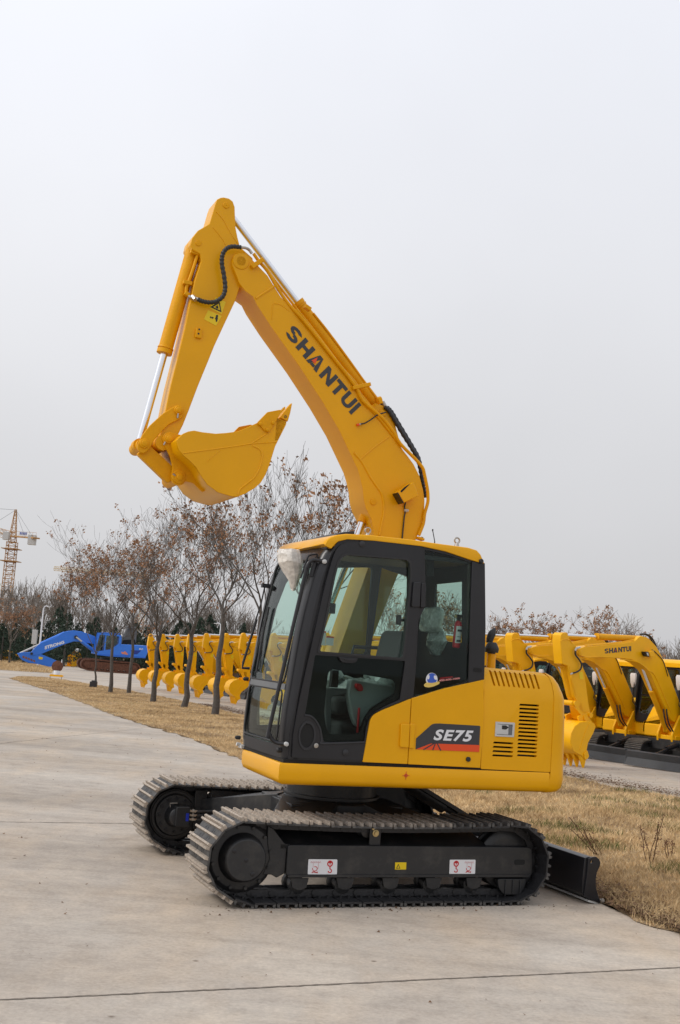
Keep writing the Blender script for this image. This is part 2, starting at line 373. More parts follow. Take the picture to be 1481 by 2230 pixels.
def wheelset(yc, s):                 # s=-1 near side, +1 far side ; outer face towards s
    g = G()
    g.steps((xs, yc+s*.10, zs), (0, -s, 0), [(0, .205), (.02, .232), (.14, .232), (.16, .21), (.2, .20)], 40)
    sp = g.build('sprocket', M['dark'], ex, bevel=.004)
    t = G(); pts = []
    for i in range(21):
        for r_, f in ((.215, -.3), (.246, -.13), (.246, .13), (.215, .3)): a = 2*math.pi*(i+f)/21; pts.append((xs+r_*math.cos(a), zs+r_*math.sin(a)))
    t.prism(pts, yc-.02, yc+.02); t.build('sprocket_teeth', M['rustd'], sp)
    g = G(); g.steps((xs, yc+s*.19, zs), (0, -s, 0), [(-.012, .13), (0, .142), (.06, .150), (.11, .168)], 40)
    c = g.build('hub_cover', M['dark'], sp, bevel=.003)
    g = G()
    for a, r_ in ((0, 0), (2.55, .102), (-1.05, .102)):
        g.steps((xs+r_*math.cos(a), yc+s*.2025, zs+r_*math.sin(a)), (0, -s, 0), [(-.003, .010), (-.001, .015), (.004, .016)], 12)
    g.each('hub_plug', M['blk'], sp)
    g = G()
    for i in range(12): a = 2*math.pi*i/12+.2; g.cyl((xs+.20*math.cos(a), yc+s*.115, zs+.20*math.sin(a)), (xs+.20*math.cos(a), yc+s*.09, zs+.20*math.sin(a)), .012, 6)
    g.each('wheel_bolt', M['dark'], sp)
    g = G(); g.steps((xi, yc+s*.07, zi), (0, -s, 0), [(0, .14), (.005, .20), (.012, .208), (.03, .208), (.035, .19), (.055, .185), (.085, .185), (.105, .19), (.11, .208), (.13, .208), (.14, .14)], 36); g.cyl((xi, yc-.12, zi), (xi, yc+.12, zi), .05, 16)
    g.build('idler', M['dark'], ex)
    for i in range(5):
        x = [-.80, -.47, -.13, .20, .52][i]
        g = G(); g.steps((x, yc+.09, .115), (0, -1, 0), [(0, .03), (.01, .06), (.05, .06), (.055, .045), (.125, .045), (.13, .06), (.17, .06), (.18, .03)], 16)
        g.build('track_roller', M['dark'], ex)
        g = G(); g.prism([(x-.062, .17), (x+.062, .17), (x+.05, .11), (x+.015, .095), (x-.015, .095), (x-.05, .11)], yc+s*.105, yc+s*.12); g.build('roller_guard', M['dark'], ex)
    g = G(); g.steps((-.31, yc+.07, .475), (0, -1, 0), [(0, .03), (.005, .045), (.04, .045), (.045, .03), (.10, .03), (.105, .045), (.135, .045), (.14, .03)], 16)
    g.build('carrier_roller', M['dark'], ex)
    # side frame : box with slanted shelf above it
    y0 = yc+s*.125; y1 = yc-s*.10
    out_ = fil([(-.905, .388), (.955, .388), (.985, .372), (.992, .19), (.96, .172), (-.895, .185), (-.905, .2)], .016, 2)
    g = G(); g.prism(out_, y0, y1); fr = g.build('side_frame', M['dark'], ex, bevel=.006)
    g = G(); g.box((.04, y0-s*-.004, .186), (1.86, .012, .016)); g.build('frame_lip', M['dark'], fr)
    g = G(); g.add([(-.95, y0-s*.02, .388), (.62, y0-s*.02, .388), (.62, yc-s*.2, .46), (-.95, yc-s*.2, .51), (-.95, y0-s*.02, .36), (.62, y0-s*.02, .36), (.62, yc-s*.2, .40), (-.95, yc-s*.2, .40)], [(0, 1, 2, 3), (4, 7, 6, 5), (0, 4, 5, 1), (1, 5, 6, 2), (2, 6, 7, 3), (3, 7, 4, 0)])
    g.build('frame_shelf', M['dark'], fr)
    g = G(); g.prism([(-1.05, .505), (-1.01, .49), (-.93, .40), (-.905, .385), (-.905, .2), (-.96, .17), (-1.0, .19), (-1.06, .19), (-1.02, .29), (-1.045, .40)], y0-s*.02, y0-s*.05)
    g.prism([(-1.06, .50), (-.96, .50), (-.96, .19), (-1.06, .19)], yc-s*.10, yc-s*.13)
    g.build('motor_bracket', M['dark'], fr, bevel=.004)
    g = G(); g.prism(fil([(.70, .165), (.94, .165), (.925, .10), (.89, .055), (.76, .055), (.715, .10)], .02, 3), y0+s*.012, y0-s*.03)
    for x in (.765, .825, .885): g.box((x, y0+s*.016, .11), (.006, .012, .10))
    g.build('chain_guard', M['dark'], fr, bevel=.004)
    g = G(); g.prism(fil([(.835, .262), (.925, .262), (.925, .300), (.835, .300)], .018, 3), y0+s*.0015, y0-s*.02); g.build('adjuster_slot', M['pit'], fr)
    g = G(); g.box((-.262, y0-s*.03, .455), (.085, .012, .145)); g.build('roller_bracket', M['dark'], fr, bevel=.003)
    if s < 0:
        g = G(); g.steps((-.262, y0+.022, .468), (0, -1, 0), [(0, .024), (.004, .024), (.006, .014), (.016, .013)], 16); g.cyl((-.29, y0+.02, .50), (-.29, y0-.0, .50), .009, 8); g.build('bracket_bolt', M['gold'], fr)
        for quad, flip in (([(72, 195), (302, 195), (305, 78), (78, 76)], 0), ([(1185, 191), (1388, 191), (1392, 80), (1190, 80)], 1)):
            z_ = E.Q(quad, y0, Rs); y_ = y0-.0025
            g = G(); g.prism(fil(z_, .006, 2), y_, y0+.001); st = g.build('lifting_sticker', M['white'], fr)
            bl, br, tr_, tl = [Vector(p) for p in z_]
            B = lambda u, v: (bl*(1-u)+br*u)*(1-v)+(tl*(1-u)+tr_*u)*v
            uh = .25 if flip else .75; us = .75 if flip else .25
            def stroke(g, P, wd, yy):
                for a_, b_ in zip(P[:-1], P[1:]):
                    A = B(*a_); C_ = B(*b_); g.bar((A.x, yy, A.y), (C_.x, yy, C_.y), .002, wd, (0, 0, 1) if abs(A.y-C_.y) < abs(A.x-C_.x) else (1, 0, 0))
            g = G(); cc = B(uh, .72); rg = [(cc.x+.021*math.cos(a), cc.y+.021*math.sin(a)) for a in [i*math.pi/8 for i in range(16)]]; g.prism(rg, y_-.0018, y_, holes=[[(cc.x+.013*math.cos(a), cc.y+.013*math.sin(a)) for a in [i*math.pi/8 for i in range(16)]]])
            stroke(g, [(uh, .88), (uh, .66)], .006, y_-.001); stroke(g, [(uh, .55), (uh, .36)], .007, y_-.001)
            ar = B(uh, .80); g.prism([(ar.x-.012, ar.y-.004), (ar.x+.012, ar.y-.004), (ar.x, ar.y+.011)], y_-.002, y_)
            stroke(g, [(uh, .38), (uh+.05, .30), (uh+.06, .2), (uh+.02, .12), (uh-.04, .14), (uh-.06, .22)], .006, y_-.001)
            stroke(g, [(us-.04, .52), (us+.04, .5), (us+.07, .38), (us+.03, .25), (us-.05, .22), (us-.09, .3), (us-.1, .42)], .004, y_-.001); stroke(g, [(us-.12, .1), (us-.04, .18), (us+.08, .1)], .004, y_-.001); stroke(g, [(us-.1, .18), (us+.02, .12), (us+.09, .17)], .004, y_-.001)
            g.build('hook_symbol', M['red'], st)
            g = G(); stroke(g, [(us-.17, .78), (us+.19, .78)], .002, y_-.001)
            for k in range(6): stroke(g, [(us-.17+.06*k, .8), (us-.13+.06*k, .88)], .002, y_-.001)
            stroke(g, [(us-.08, .78), (us-.08, .45)], .0015, y_-.001); stroke(g, [(us+.1, .78), (us+.1, .4), (us+.03, .28)], .0015, y_-.001)
            g.build('load_symbol', M['lred'], st)
        z_ = E.Q([(758, 157), (846, 157), (848, 101), (760, 101)], y0, Rs)
        g = G(); g.prism(z_, y0-.0025, y0+.001); st = g.build('warning_sticker', M['sty'], fr)
        bl, br, tr_, tl = [Vector(p) for p in z_]; B = lambda u, v: (bl*(1-u)+br*u)*(1-v)+(tl*(1-u)+tr_*u)*v
        g = G(); P = [B(.1, .15), B(.47, .15), B(.28, .8)]; P2 = [B(.17, .22), B(.40, .22), B(.28, .65)]; g.prism([tuple(p) for p in P], y0-.004, y0-.0025, holes=[[tuple(p) for p in P2]]); g.build('warning_symbol', M['blk0'], st)
wheelset(TN, -1); wheelset(TF, 1)
# inner side of far track : travel motor with bolts, ports and hoses
g = G(); g.steps((xs, TF-.09, zs), (0, -1, 0), [(0, .19), (.02, .19), (.022, .165), (.05, .16), (.055, .09), (.16, .075), (.17, .05)], 28); g.box((xs+.02, TF-.24, zs+.01), (.11, .12, .15))
mo = g.build('travel_motor', M['dark'], ex, bevel=.004)
g = G()
for i in range(12): a = 2*math.pi*i/12; g.cyl((xs+.135*math.cos(a), TF-.135, zs+.135*math.sin(a)), (xs+.135*math.cos(a), TF-.155, zs+.135*math.sin(a)), .013, 6)
g.each('motor_bolt', M['blk'], mo)
g = G(); g.box((xs+.055, TF-.303, zs+.01), (.022, .006, .06)); g.build('motor_tag', mat('blue_tag', (.01, .03, .4), .4), mo)
g = G()
for k in range(3):
    z = zs+.055-.032*k; g.cyl((xs+.08, TF-.27, z), (xs+.14, TF-.27, z-.004), .010, 8); g.cyl((xs+.10, TF-.27, z), (xs+.115, TF-.27, z), .0145, 6)
g.tube(q3([(600, 520), (595, 470), (690, 468)], TF-.27, Zs), .004, 6)
g.build('motor_fitting', M['zinc'], mo)
g = G()
for k in range(3):
    z = zs+.05-.032*k; g.tube(spline([(xs+.13, TF-.27, z), (xs+.3, TF-.28, z+.01), (xs+.55, TF-.4, z+.06), (-.5, .25, .50)], 5), .011, 6)
g.each('motor_hose', M['rub'], mo)
# ---- centre frame ----
g = G()
g.steps((-.2, 0, .60), (0, 0, 1), [(-.17, .43), (-.03, .43), (-.02, .36), (0, .36)], 40)
for sx_, sy_ in ((-1, -1), (1, -1), (-1, 1), (1, 1)):
    xo = -.2+sx_*.62; A = [(-.2+sx_*.10, sy_*.40), (-.2+sx_*.42, sy_*.05)]; Bp = [(xo-.20*(1), sy_*.80), (xo+.20, sy_*.80)]
    if sx_ < 0: Bp = Bp[::-1]
    top = [(A[0][0], A[0][1], .585), (A[1][0], A[1][1], .585), (Bp[1][0], Bp[1][1], .43), (Bp[0][0], Bp[0][1], .43)]; bot = [(x, y, z-(.17 if i < 2 else .16)) for i, (x, y, z) in enumerate(top)]
    g.loft([bot, top])
g.box((-.2, 0, .46), (.9, .7, .2))
g.build('centre_frame', M['dark'], ex, bevel=.006)
g = G(); g.steps((-.2, 0, .595), (0, 0, 1), [(0, .372), (.012, .372), (.014, .345), (.12, .345), (.13, .335), (.2, .335)], 48); g.build('slewing_ring', M['dark'], ex)
# ---- blade at the rear of the tracks ----
endp = E.Q([(1290, 600), (1335, 582), (1370, 580), (1400, 605), (1412, 640), (1405, 680), (1375, 740), (1365, 820), (1370, 900), (1395, 990), (1415, 1045), (1395, 1052), (1330, 1020), (1245, 980), (1262, 870), (1280, 740)], -1.12, Zr)
bx = [p[0] for p in endp]; sh = 1.53-max(bx)
endp = [(x+sh, max(z, .006)) for x, z in endp]
mould = [(1.385, .325), (1.41, .335), (1.45, .335), (1.44, .30), (1.415, .22), (1.42, .13), (1.46, .05), (1.52, .012), (1.49, .008), (1.43, .035), (1.375, .075), (1.375, .20)]
g = G(); g.prism(mould, -1.115, 1.115); bl_ = g.build('blade', M['blk'], ex, bevel=.004, label='black dozer blade resting on the concrete')
for y in (-1.13, 1.115):
    g = G(); hx, hz = endp[0][0]+.028, endp[0][1]-.022; g.prism(endp, y, y+.015, holes=[circ(hx, hz, .011, 12)]); g.build('end_plate', M['blk'], bl_, bevel=.002)
g = G(); g.box((1.475, 0, .012), (.10, 2.24, .014), Matrix.Rotation(R(12), 3, 'Y')); g.build('cutting_edge', M['cgrey'], bl_)
g = G(); g.cyl((1.52, -1.14, .03), (1.52, -1.175, .035), .010, 8); g.cyl((1.52, -1.16, .033), (1.52, -1.17, .033), .016, 6); g.build('edge_bolt', M['zinc'], bl_)
g = G()
for y in (-.42, .42): g.bar((.15, y*.8, .36), (1.385, y, .20), .10, .12)
g.bar((1.2, -.42, .2), (1.2, .42, .2), .1, .1); g.build('blade_arm', M['dark'], bl_, bevel=.005)
g = G(); g.cyl((.22, 0, .80), (.78, 0, .52), .055, 16); g.cyl((.78, 0, .52), (1.33, 0, .26), .028, 12); g.prism([(.1, .5), (.1, .70), (.20, .80), (.30, .80), (.40, .6), (.40, .5)], -.08, -.05); g.prism([(.1, .5), (.1, .70), (.20, .80), (.30, .80), (.40, .6), (.40, .5)], .05, .08); g.bar((.20, 0, .845), (.98, 0, .455), .15, .03, (0, 0, 1))
g.build('blade_cylinder', M['dark'], bl_)
# ---- chassis deck ----
z0, z1 = .782, .926
sk = [(-1.025, -1.08), (-.995, -.16), (-.975, -.09), (-.93, -.06), (-.60, -.05), (-.40, 1.06), (1.07, 1.06), (1.07, -1.08)]
g = G(); rings = []
for ins, z in ((.045, z0), (.012, z0+.016), (0, z0+.045), (0, z1-.012), (.010, z1)):
    rings.append([(x+(ins if x < 0 else 0), y+(ins if y < -.5 else (-ins if y > .5 else 0)), z) for x, y in sk])
g.loft(rings); ch = g.build('chassis_skirt', M['yel'], ex, smooth=50)
g = G(); g.box((.33, -.02, .938), (1.40, 2.08, .026)); g.box((-.68, -.57, .938), (.62, .97, .026)); g.build('deck_gap', M['pit'], ex)
g = G()
cx, cz = E.on(884.5, 1689, -1.083)
g.prism(circ(cx, cz, .0125, 20), -1.0825, -1.079, holes=[circ(cx, cz, .0085, 20)]); g.box((cx, -1.0815, cz), (.056, .003, .0025)); g.box((cx, -1.0815, cz), (.0025, .003, .056)); g.build('target_mark', M['red'], ch)
# ---- cab ----
SY = -1.06; FY = -.07
cab = thing('cab', 'x', 'x'); del cab['label']; del cab['category']; cab.parent = ex
outl = Q([(328, 1338), (336, 1200), (372, 1000), (417, 800), (462, 600), (507, 400), (542, 260), (568, 175), (600, 130), (650, 114), (800, 118), (1070, 150), (1200, 178), (1345, 230), (1416, 246), (1420, 600), (1412, 893), (1400, 1385)], SY, Zc)
H1 = fil(Q([(215, 140), (960, 200), (1105, 215), (1112, 420), (1040, 1250), (1008, 1464), (-66, 1378), (15, 1050), (140, 420)], SY, Zw), [.09, .02, .08, .02, .02, .02, .02, .02, .02], 5)
H2 = fil(Q([(472, 757), (972, 790), (942, 1004), (850, 1045), (780, 1090), (755, 1160), (745, 1237), (520, 1241), (507, 1175), (475, 1118), (415, 1090)], SY, Zc), [.01, .01, .01, .05, .05, .05, .01, .02, .03, .05, .01], 4)
H3 = fil(Q([(1086, 172), (1200, 197), (1342, 242), (1328, 880), (1320, 906), (1022, 992), (1035, 850), (1052, 560), (1092, 480)], SY, Zc), .01, 2)
g = G(); g.prism(outl, SY, SY+.05, holes=[H1, H2, H3]); g.build('cab_side_frame', M['blk'], cab, bevel=.005)
# door frame raised a few millimetres, with its own gap line
door = G(); dout = fil(Q([(343, 1325), (350, 1200), (386, 1000), (431, 800), (476, 600), (521, 400), (556, 260), (600, 136), (800, 122), (1072, 156), (1058, 345), (1044, 560), (1020, 800), (968, 1008), (850, 1054), (775, 1090), (736, 1344)], SY, Zc), [.01, .01, .01, .01, .01, .01, .1, .12, .01, .02, .01, .01, .01, .01, .05, .04, .01], 5)
door.prism(dout, SY-.014, SY-.001, holes=[H1, H2])
dr = door.build('door', M['blk'], cab, bevel=.006, seg=3, label='black door frame with arched window and round grille at its foot')
g = G(); cc = (sum(p[0] for p in H1)/len(H1), sum(p[1] for p in H1)/len(H1)); H1i = [(cc[0]+(x-cc[0])*.955, cc[1]+(z-cc[1])*.965) for x, z in H1]
g.prism(H1, SY-.02, SY+.02, holes=[H1i]); g.build('window_seal', M['rub'], dr, bevel=.003)
g = G(); g.prism(H1i, SY+.012, SY+.016); g.build('door_window', M['g1'], dr, smooth=0)
g = G(); g.prism(H2, SY-.006, SY-.002); g.build('lower_door_window', M['g2'], dr, smooth=0)
H2m = fil(Q([(345, 100), (1250, 255), (1235, 480), (1000, 600), (850, 720), (790, 985), (330, 985), (285, 720), (318, 350)], SY, Zl), .05, 4)
g = G(); g.prism([(cc_[0], cc_[1]) for cc_ in H2], SY+.004, SY+.008, holes=[H2m]); g.build('window_border', M['blk'], dr)
# grille : ring and recessed dark disc
gc = E.on(500+430/2.5534, 1130+1205/2.5534, SY-.014)
g = G(); o1 = circ(gc[0], gc[1], .062, 36, .098); i1 = circ(gc[0], gc[1], .050, 36, .080); g.prism(o1, SY-.022, SY-.010, holes=[i1]); g.build('grille_ring', M['blkm'], dr, bevel=.004)
g = G(); g.prism(i1, SY-.0165, SY-.010); g.build('grille', M['pit'], dr)
g = G(); arc = Q([(418, 1092), (450, 1098), (480, 1125), (505, 1175), (512, 1238), (520, 1250), (750, 1243)], SY-.016, Zc); g.tube([(a, SY-.014, b) for a, b in spline(arc, 4)], .008, 8); g.build('grille_rim', M['blkm'], dr)
g = G()
for p in ((482, 1261),): c_ = E.on(500+p[0]/2.5534, 1130+p[1]/2.5534, SY-.02); g.steps((c_[0], SY-.012, c_[1]), (0, -1, 0), [(0, .017), (.008, .016), (.011, .009), (.007, .007)], 14)
g.build('door_bolt', M['zinc'], dr)
g = G()
for p in ((645, 1300), (738, 140)): c_ = E.on(500+p[0]/2.5534, 1130+p[1]/2.5534, SY-.02); g.steps((c_[0], SY-.012, c_[1]), (0, -1, 0), [(0, .024), (.008, .022), (.014, .010)], 14)
g.each('door_stop', M['blkm'], dr)
g = G(); hq = fil(Q([(605, 768), (713, 775), (702, 795), (680, 803), (630, 799), (612, 788)], SY-.016, Zc), .01, 2); g.prism(hq, SY-.028, SY-.004); g.prism(fil(Q([(635, 776), (700, 781), (690, 792), (640, 789)], SY-.03, Zc), .006, 2), SY-.034, SY-.026); g.build('door_handle', M['blk'], dr, bevel=.003)
g = G(); g.prism(fil(Q([(1014, 352), (1054, 350), (1048, 492), (1002, 490)], SY, Zc), .008, 2), SY-.034, SY-.012); g.prism(fil(Q([(1058, 355), (1085, 360), (1078, 497), (1052, 492)], SY, Zc), .008, 2), SY-.030, SY-.0); g.build('hinge', M['blk'], dr, bevel=.005)
g = G(); g.prism(H3, SY+.004, SY+.008); rw = g.build('rear_side_window', M['g2r'], cab, smooth=0)
# lower painted panels
def zp(pts, z=Zc): return Q(pts, -1.075, z)
g = G(); g.prism(fil(zp([(1009, 1000), (850, 1062), (785, 1098), (739, 1352), (988, 1363), (1003, 1100)]), [.005, .06, .07, .01, .004, .01], 5), -1.078, -1.05); g.build('door_panel', M['yel'], dr, bevel=.005)
g = G(); g.prism(fil(zp([(1013, 998), (1200, 942), (1413, 894), (1414, 1100), (1393, 1385), (992, 1364), (1007, 1100)]), .004, 2), -1.078, -1.05); sp_ = g.build('side_panel', M['yel'], cab, bevel=.005)
g = G(); g.prism(fil(zp([(948, 1138), (997, 1140), (990, 1272), (942, 1268)]), .008, 2), -1.096, -1.075); g.prism(fil(zp([(1000, 1138), (1029, 1140), (1020, 1277), (994, 1274)]), .006, 2), -1.092, -1.075); g.build('panel_hinge', M['yel'], sp_, bevel=.006)
dq = zp([(98, 365), (103, 272), (245, 145), (290, 141), (655, 162), (661, 168), (650, 390)], Zv)
g = G(); g.prism(fil(dq, [0, 0, .03, .02, .004, .004, 0], 3), -1.0805, -1.077); dc = g.build('model_decal', M['decal'], sp_)
g = G(); g.prism(zp([(100, 366), (232, 316), (655, 330), (651, 390)], Zv), -1.0822, -1.0803); g.build('decal_stripe', M['orange'], dc)
g = G(); lettering(g, zp([(250, 288), (585, 303), (602, 203), (262, 192)], Zv), -1.0835, 'SE75', offset=.035, shear=.18, space=1.15); g.build('lettering', M['wht'], dc, smooth=0)
g = G()
for a_, b_ in (((262, 312), (165, 370)), ((270, 312), (245, 374)), ((283, 312), (316, 378))):
    p = zp([a_, b_], Zv); g.bar((p[0][0], -1.0835, p[0][1]), (p[1][0], -1.0835, p[1][1]), .002, .007, (1, 0, 0))
g.build('decal_line', M['decal'], dc)
kc = zp([(555, 453)], Zv)[0]; g = G(); g.steps((kc[0], -1.078, kc[1]), (0, -1, 0), [(0, .017), (.012, .017), (.016, .012)], 16); g.build('lock_plug', M['rub'], sp_)
# rear pillar, front structure
g = G(); g.prism(Q([(1345, 236), (1417, 246), (1421, 600), (1413, 893), (1322, 917), (1330, 700)], SY, Zc), SY-.012, SY-.001); pl = g.build('rear_pillar', M['blk'], cab, bevel=.012, seg=3)
g = G(); g.prism(fil(Q([(1352, 826), (1398, 832), (1396, 854), (1350, 850)], SY, Zc), .012, 3), SY-.0145, SY-.010); g.build('pillar_slot', M['pit'], pl)
prof = [(-1.000, .950), (-1.012, 1.05), (-1.012, 1.16), (-1.006, 1.30), (-.992, 1.44), (-.974, 1.64), (-.952, 1.85), (-.922, 2.04), (-.886, 2.21), (-.845, 2.335), (-.80, 2.40)]
prof = [tuple(p) for p in spline(prof, 3)]
def fpt(u, y, off=0):                 # u in [0,1] along the profile, y across; corners curl back
    k = u*(len(prof)-1); i = min(int(k), len(prof)-2); f = k-i; x = prof[i][0]*(1-f)+prof[i+1][0]*f; z = prof[i][1]*(1-f)+prof[i+1][1]*f
    t = (y-(-.565))/.495; x += .028*abs(t)**3 - .0
    c = max(0, (abs(t)-.90)/.10); x += .05*c*c
    return (x-off, y, z)
ys = [-1.06, -1.05, -1.035, -1.01, -.98, -.95]+[-.95+(.95-.17)*i/10 for i in range(1, 10)]+[-.17, -.14, -.115, -.09, -.07]
def uz(z):
    for i in range(len(prof)-1):
        if prof[i+1][1] >= z: return (i+(z-prof[i][1])/(prof[i+1][1]-prof[i][1]))/(len(prof)-1)
    return 1
def frontsheet(name, zA, zB, yA, yB, m_, par, off=0, th=.03, n=14):
    g = G(); yy = [y for y in ys if yA-1e-6 <= y <= yB+1e-6]; us = [uz(zA)+(uz(zB)-uz(zA))*i/n for i in range(n+1)]
    A = [[fpt(u, y, off) for y in yy] for u in us]; Bk = [[(x+th, y, z) for x, y, z in r_] for r_ in A]
    g.sheet(A); g.sheet(Bk)
    def edge(a, b): g.sheet([a, b])
    edge(A[0], Bk[0]); edge(A[-1], Bk[-1]); edge([r_[0] for r_ in A], [r_[0] for r_ in Bk]); edge([r_[-1] for r_ in A], [r_[-1] for r_ in Bk])
    return g.build(name, m_, par, smooth=50)
frontsheet('front_pillar', .952, 2.41, -1.06, -.95, M['blk'], cab); frontsheet('front_pillar', .952, 2.41, -.17, -.07, M['blk'], cab)
frontsheet('front_panel', .952, 1.035, -.95, -.17, M['blkm'], cab); frontsheet('front_header', 2.32, 2.405, -.95, -.17, M['blk'], cab)
frontsheet('windscreen_bar', 1.405, 1.445, -.95, -.17, M['grey'], cab, off=.004)
frontsheet('windscreen', 1.445, 2.325, -.95, -.17, M['g3'], cab, off=-.008, th=.004); frontsheet('lower_windscreen', 1.03, 1.41, -.95, -.17, M['g3'], cab, off=-.008, th=.004)
g = G()
for (zA, zB) in ((1.05, 1.40), (1.45, 2.31)):
    loop = [(zA, -.93), (zA, -.19), (zB, -.19), (zB, -.93)]
    pts = fil([(a, b) for a, b in loop], .05, 4); g.tube([fpt(uz(a), b, .004) for a, b in pts+pts[:1]], .007, 6)
g.build('windscreen_seal', M['rub'], cab)
# far side, rear wall, floor, ceiling, inner posts
far = [(x+.0, z) for x, z in outl]
hA = fil([(-.70, 2.30), (-.03, 2.37), (-.03, 1.69), (-.54, 1.66), (-.58, 1.12), (-.89, 1.10), (-.885, 1.45), (-.80, 1.98)], .03, 3); hB = fil(Q([(828, 1236), (886, 1256), (882, 1436), (803, 1428)], FY), .02, 3); hC = [E.onx(x, y, .40) for x, y in ((947, 1272), (1006, 1266), (1005, 1400), (945, 1394))]
g = G(); g.prism(far, FY-.03, FY, holes=[hA, hB]); g.build('far_side_frame', M['blkm'], cab)
g = G(); [g.prism(h, FY-.016, FY-.012) for h in (hA, hB)]; g.prism(hC, .408, .412, ax='x'); g.build('far_window', M['g1'], cab, smooth=0)
g = G(); g.prism([(SY+.05, .95), (FY-.03, .95), (FY-.03, 2.41), (SY+.05, 2.41)], .40, .42, holes=[hC], ax='x')
g.v = [(x, y, z) for x, y, z in g.v]; g.build('rear_wall', M['blkm'], cab)
g = G(); g.box((-.24, -.565, .965), (1.28, .95, .02)); g.build('floor', M['blkm'], cab)
g = G(); g.box((-.20, -.565, 2.405), (1.18, .95, .03)); g.build('headliner', M['blkm'], cab)
g = G(); a_ = Q([(1180, 180), (1340, 220), (1340, 330), (1180, 300)], -.95, Zc)
g.prism(Q([(1090, 190), (1130, 190), (1130, 320), (1092, 320)], -.98, Zc), -1.0, -.93); g.build('inner_post', M['pit'], cab)
# interior
seat = G(); seat.box((-.30, -.56, 1.33), (.48, .46, .13), Matrix.Rotation(R(-6), 3, 'Y')); seat.box((-.30, -.56, 1.10), (.40, .40, .20)); st = st_seat = seat.build('seat', M['seat'], cab, bevel=.04, seg=3)
bk = G(); bk.box((-.02, -.56, 1.62), (.13, .44, .52), Matrix.Rotation(R(12), 3, 'Y')); bk.build('backrest', M['seat'], st, bevel=.05, seg=3)
hr = G(); hp = E.on(940, 1350, -.56); hr.box((hp[0], -.56, hp[1]), (.10, .26, .20), Matrix.Rotation(R(8), 3, 'Y')); hr.build('headrest', M['plast'], st, bevel=.045, seg=3)
def crumple(g, c, d, n=7, amp=.03, seed=1):
    rr = random.Random(seed); rings = []
    for i in range(n):
        t = i/(n-1); s_ = math.sin(math.pi*min(max(t, .06), .94))**.4; k = 18
        rings.append([(c[0]+(d[0]*.5*s_+rr.uniform(-amp, amp))*math.cos(2*math.pi*j/k), c[1]+(d[1]*.5*s_+rr.uniform(-amp, amp))*math.sin(2*math.pi*j/k), c[2]+d[2]*(t-.5)+rr.uniform(-amp, amp)*.4) for j in range(k)])
    return g.loft(rings)
g = G(); crumple(g, (hp[0]+.03, -.60, hp[1]-.16), (.09, .26, .20), 7, .02, 3); crumple(g, (-.30, -.60, 1.43), (.5, .52, .16), 7, .035, 5); crumple(g, (-.10, -.62, 1.52), (.25, .4, .22), 6, .035, 6); crumple(g, (-.52, -.62, 1.50), (.16, .2, .16), 6, .03, 8); g.build('seat_wrap', M['plast'], st, smooth=25)
g = G(); g.prism(fil(Q([(640, 230), (900, 290), (1230, 330), (1245, 430), (900, 640), (820, 760), (760, 900), (700, 860), (650, 720), (600, 450)], -.92, Zl), .02, 2), -.93, -.86); g.build('left_console', M['lgrey'], cab, bevel=.01)
g = G(); g.prism(fil(Q([(280, 360), (600, 370), (600, 440), (370, 470), (370, 960), (300, 940)], -.86, Zl), .02, 2), -.88, -.80); g.build('door_step_box', M['grey'], cab, bevel=.01)
g = G(); g.prism(fil(Q([(705, 300), (765, 300), (800, 360), (790, 400), (745, 405), (705, 350)], -.95, Zl), .01, 2), -.97, -.93); p = Q([(755, 625), (732, 960)], -.95, Zl); g.cyl((p[0][0], -.95, p[0][1]), (p[1][0], -.95, p[1][1]), .009, 8); g.build('safety_lever', M['red'], cab, bevel=.004)
g = G(); p = q3([(10, 1290), (60, 1290), (430, 1300), (800, 1320), (860, 1400)], -.20, Zw); p = q3([(380, 1400), (400, 1300), (800, 1320), (850, 1420)], -.22, Zw); g.tube(p, .014, 8); g.build('grab_bar', M['blkm'], cab)
g = G(); c_ = E.on(722, 1325, -.15); g.box((c_[0], -.15, c_[1]), (.05, .05, .08)); c_ = E.on(868, 1350, -.13); g.box((c_[0], -.13, c_[1]), (.035, .04, .08)); g.cyl((c_[0], -.13, c_[1]), (c_[0]+.07, -.12, c_[1]), .012, 8); g.build('window_latch', M['blkm'], cab, bevel=.005)
g = G(); g.prism(Q([(500, 625), (535, 630), (530, 705), (498, 700)], -.13, Zc), -.135, -.132); g.prism(Q([(537, 650), (580, 655), (575, 705), (532, 702)], -.13, Zc), -.135, -.132); g.build('notice_sheet', M['white'], cab)
g = G(); g.prism(Q([(505, 620), (535, 625), (535, 634), (503, 629)], -.13, Zc), -.138, -.135); g.prism(Q([(537, 650), (580, 655), (580, 663), (536, 659)], -.13, Zc), -.138, -.135); g.build('notice_header', M['orange'], cab)
# steering levers
g = G(); g.tube([(-.70, -.62, 1.0), (-.72, -.62, 1.25), (-.66, -.62, 1.45)], .012, 8); g.tube([(-.70, -.50, 1.0), (-.72, -.50, 1.25), (-.66, -.50, 1.45)], .012, 8); g.box((-.6, -.88, 1.50), (.05, .05, .12)); g.build('travel_lever', M['blkm'], cab, bevel=.004)
g = G(); g.box((-.2, -.20, 1.33), (.5, .14, .2)); g.build('right_console', M['grey'], cab, bevel=.02)
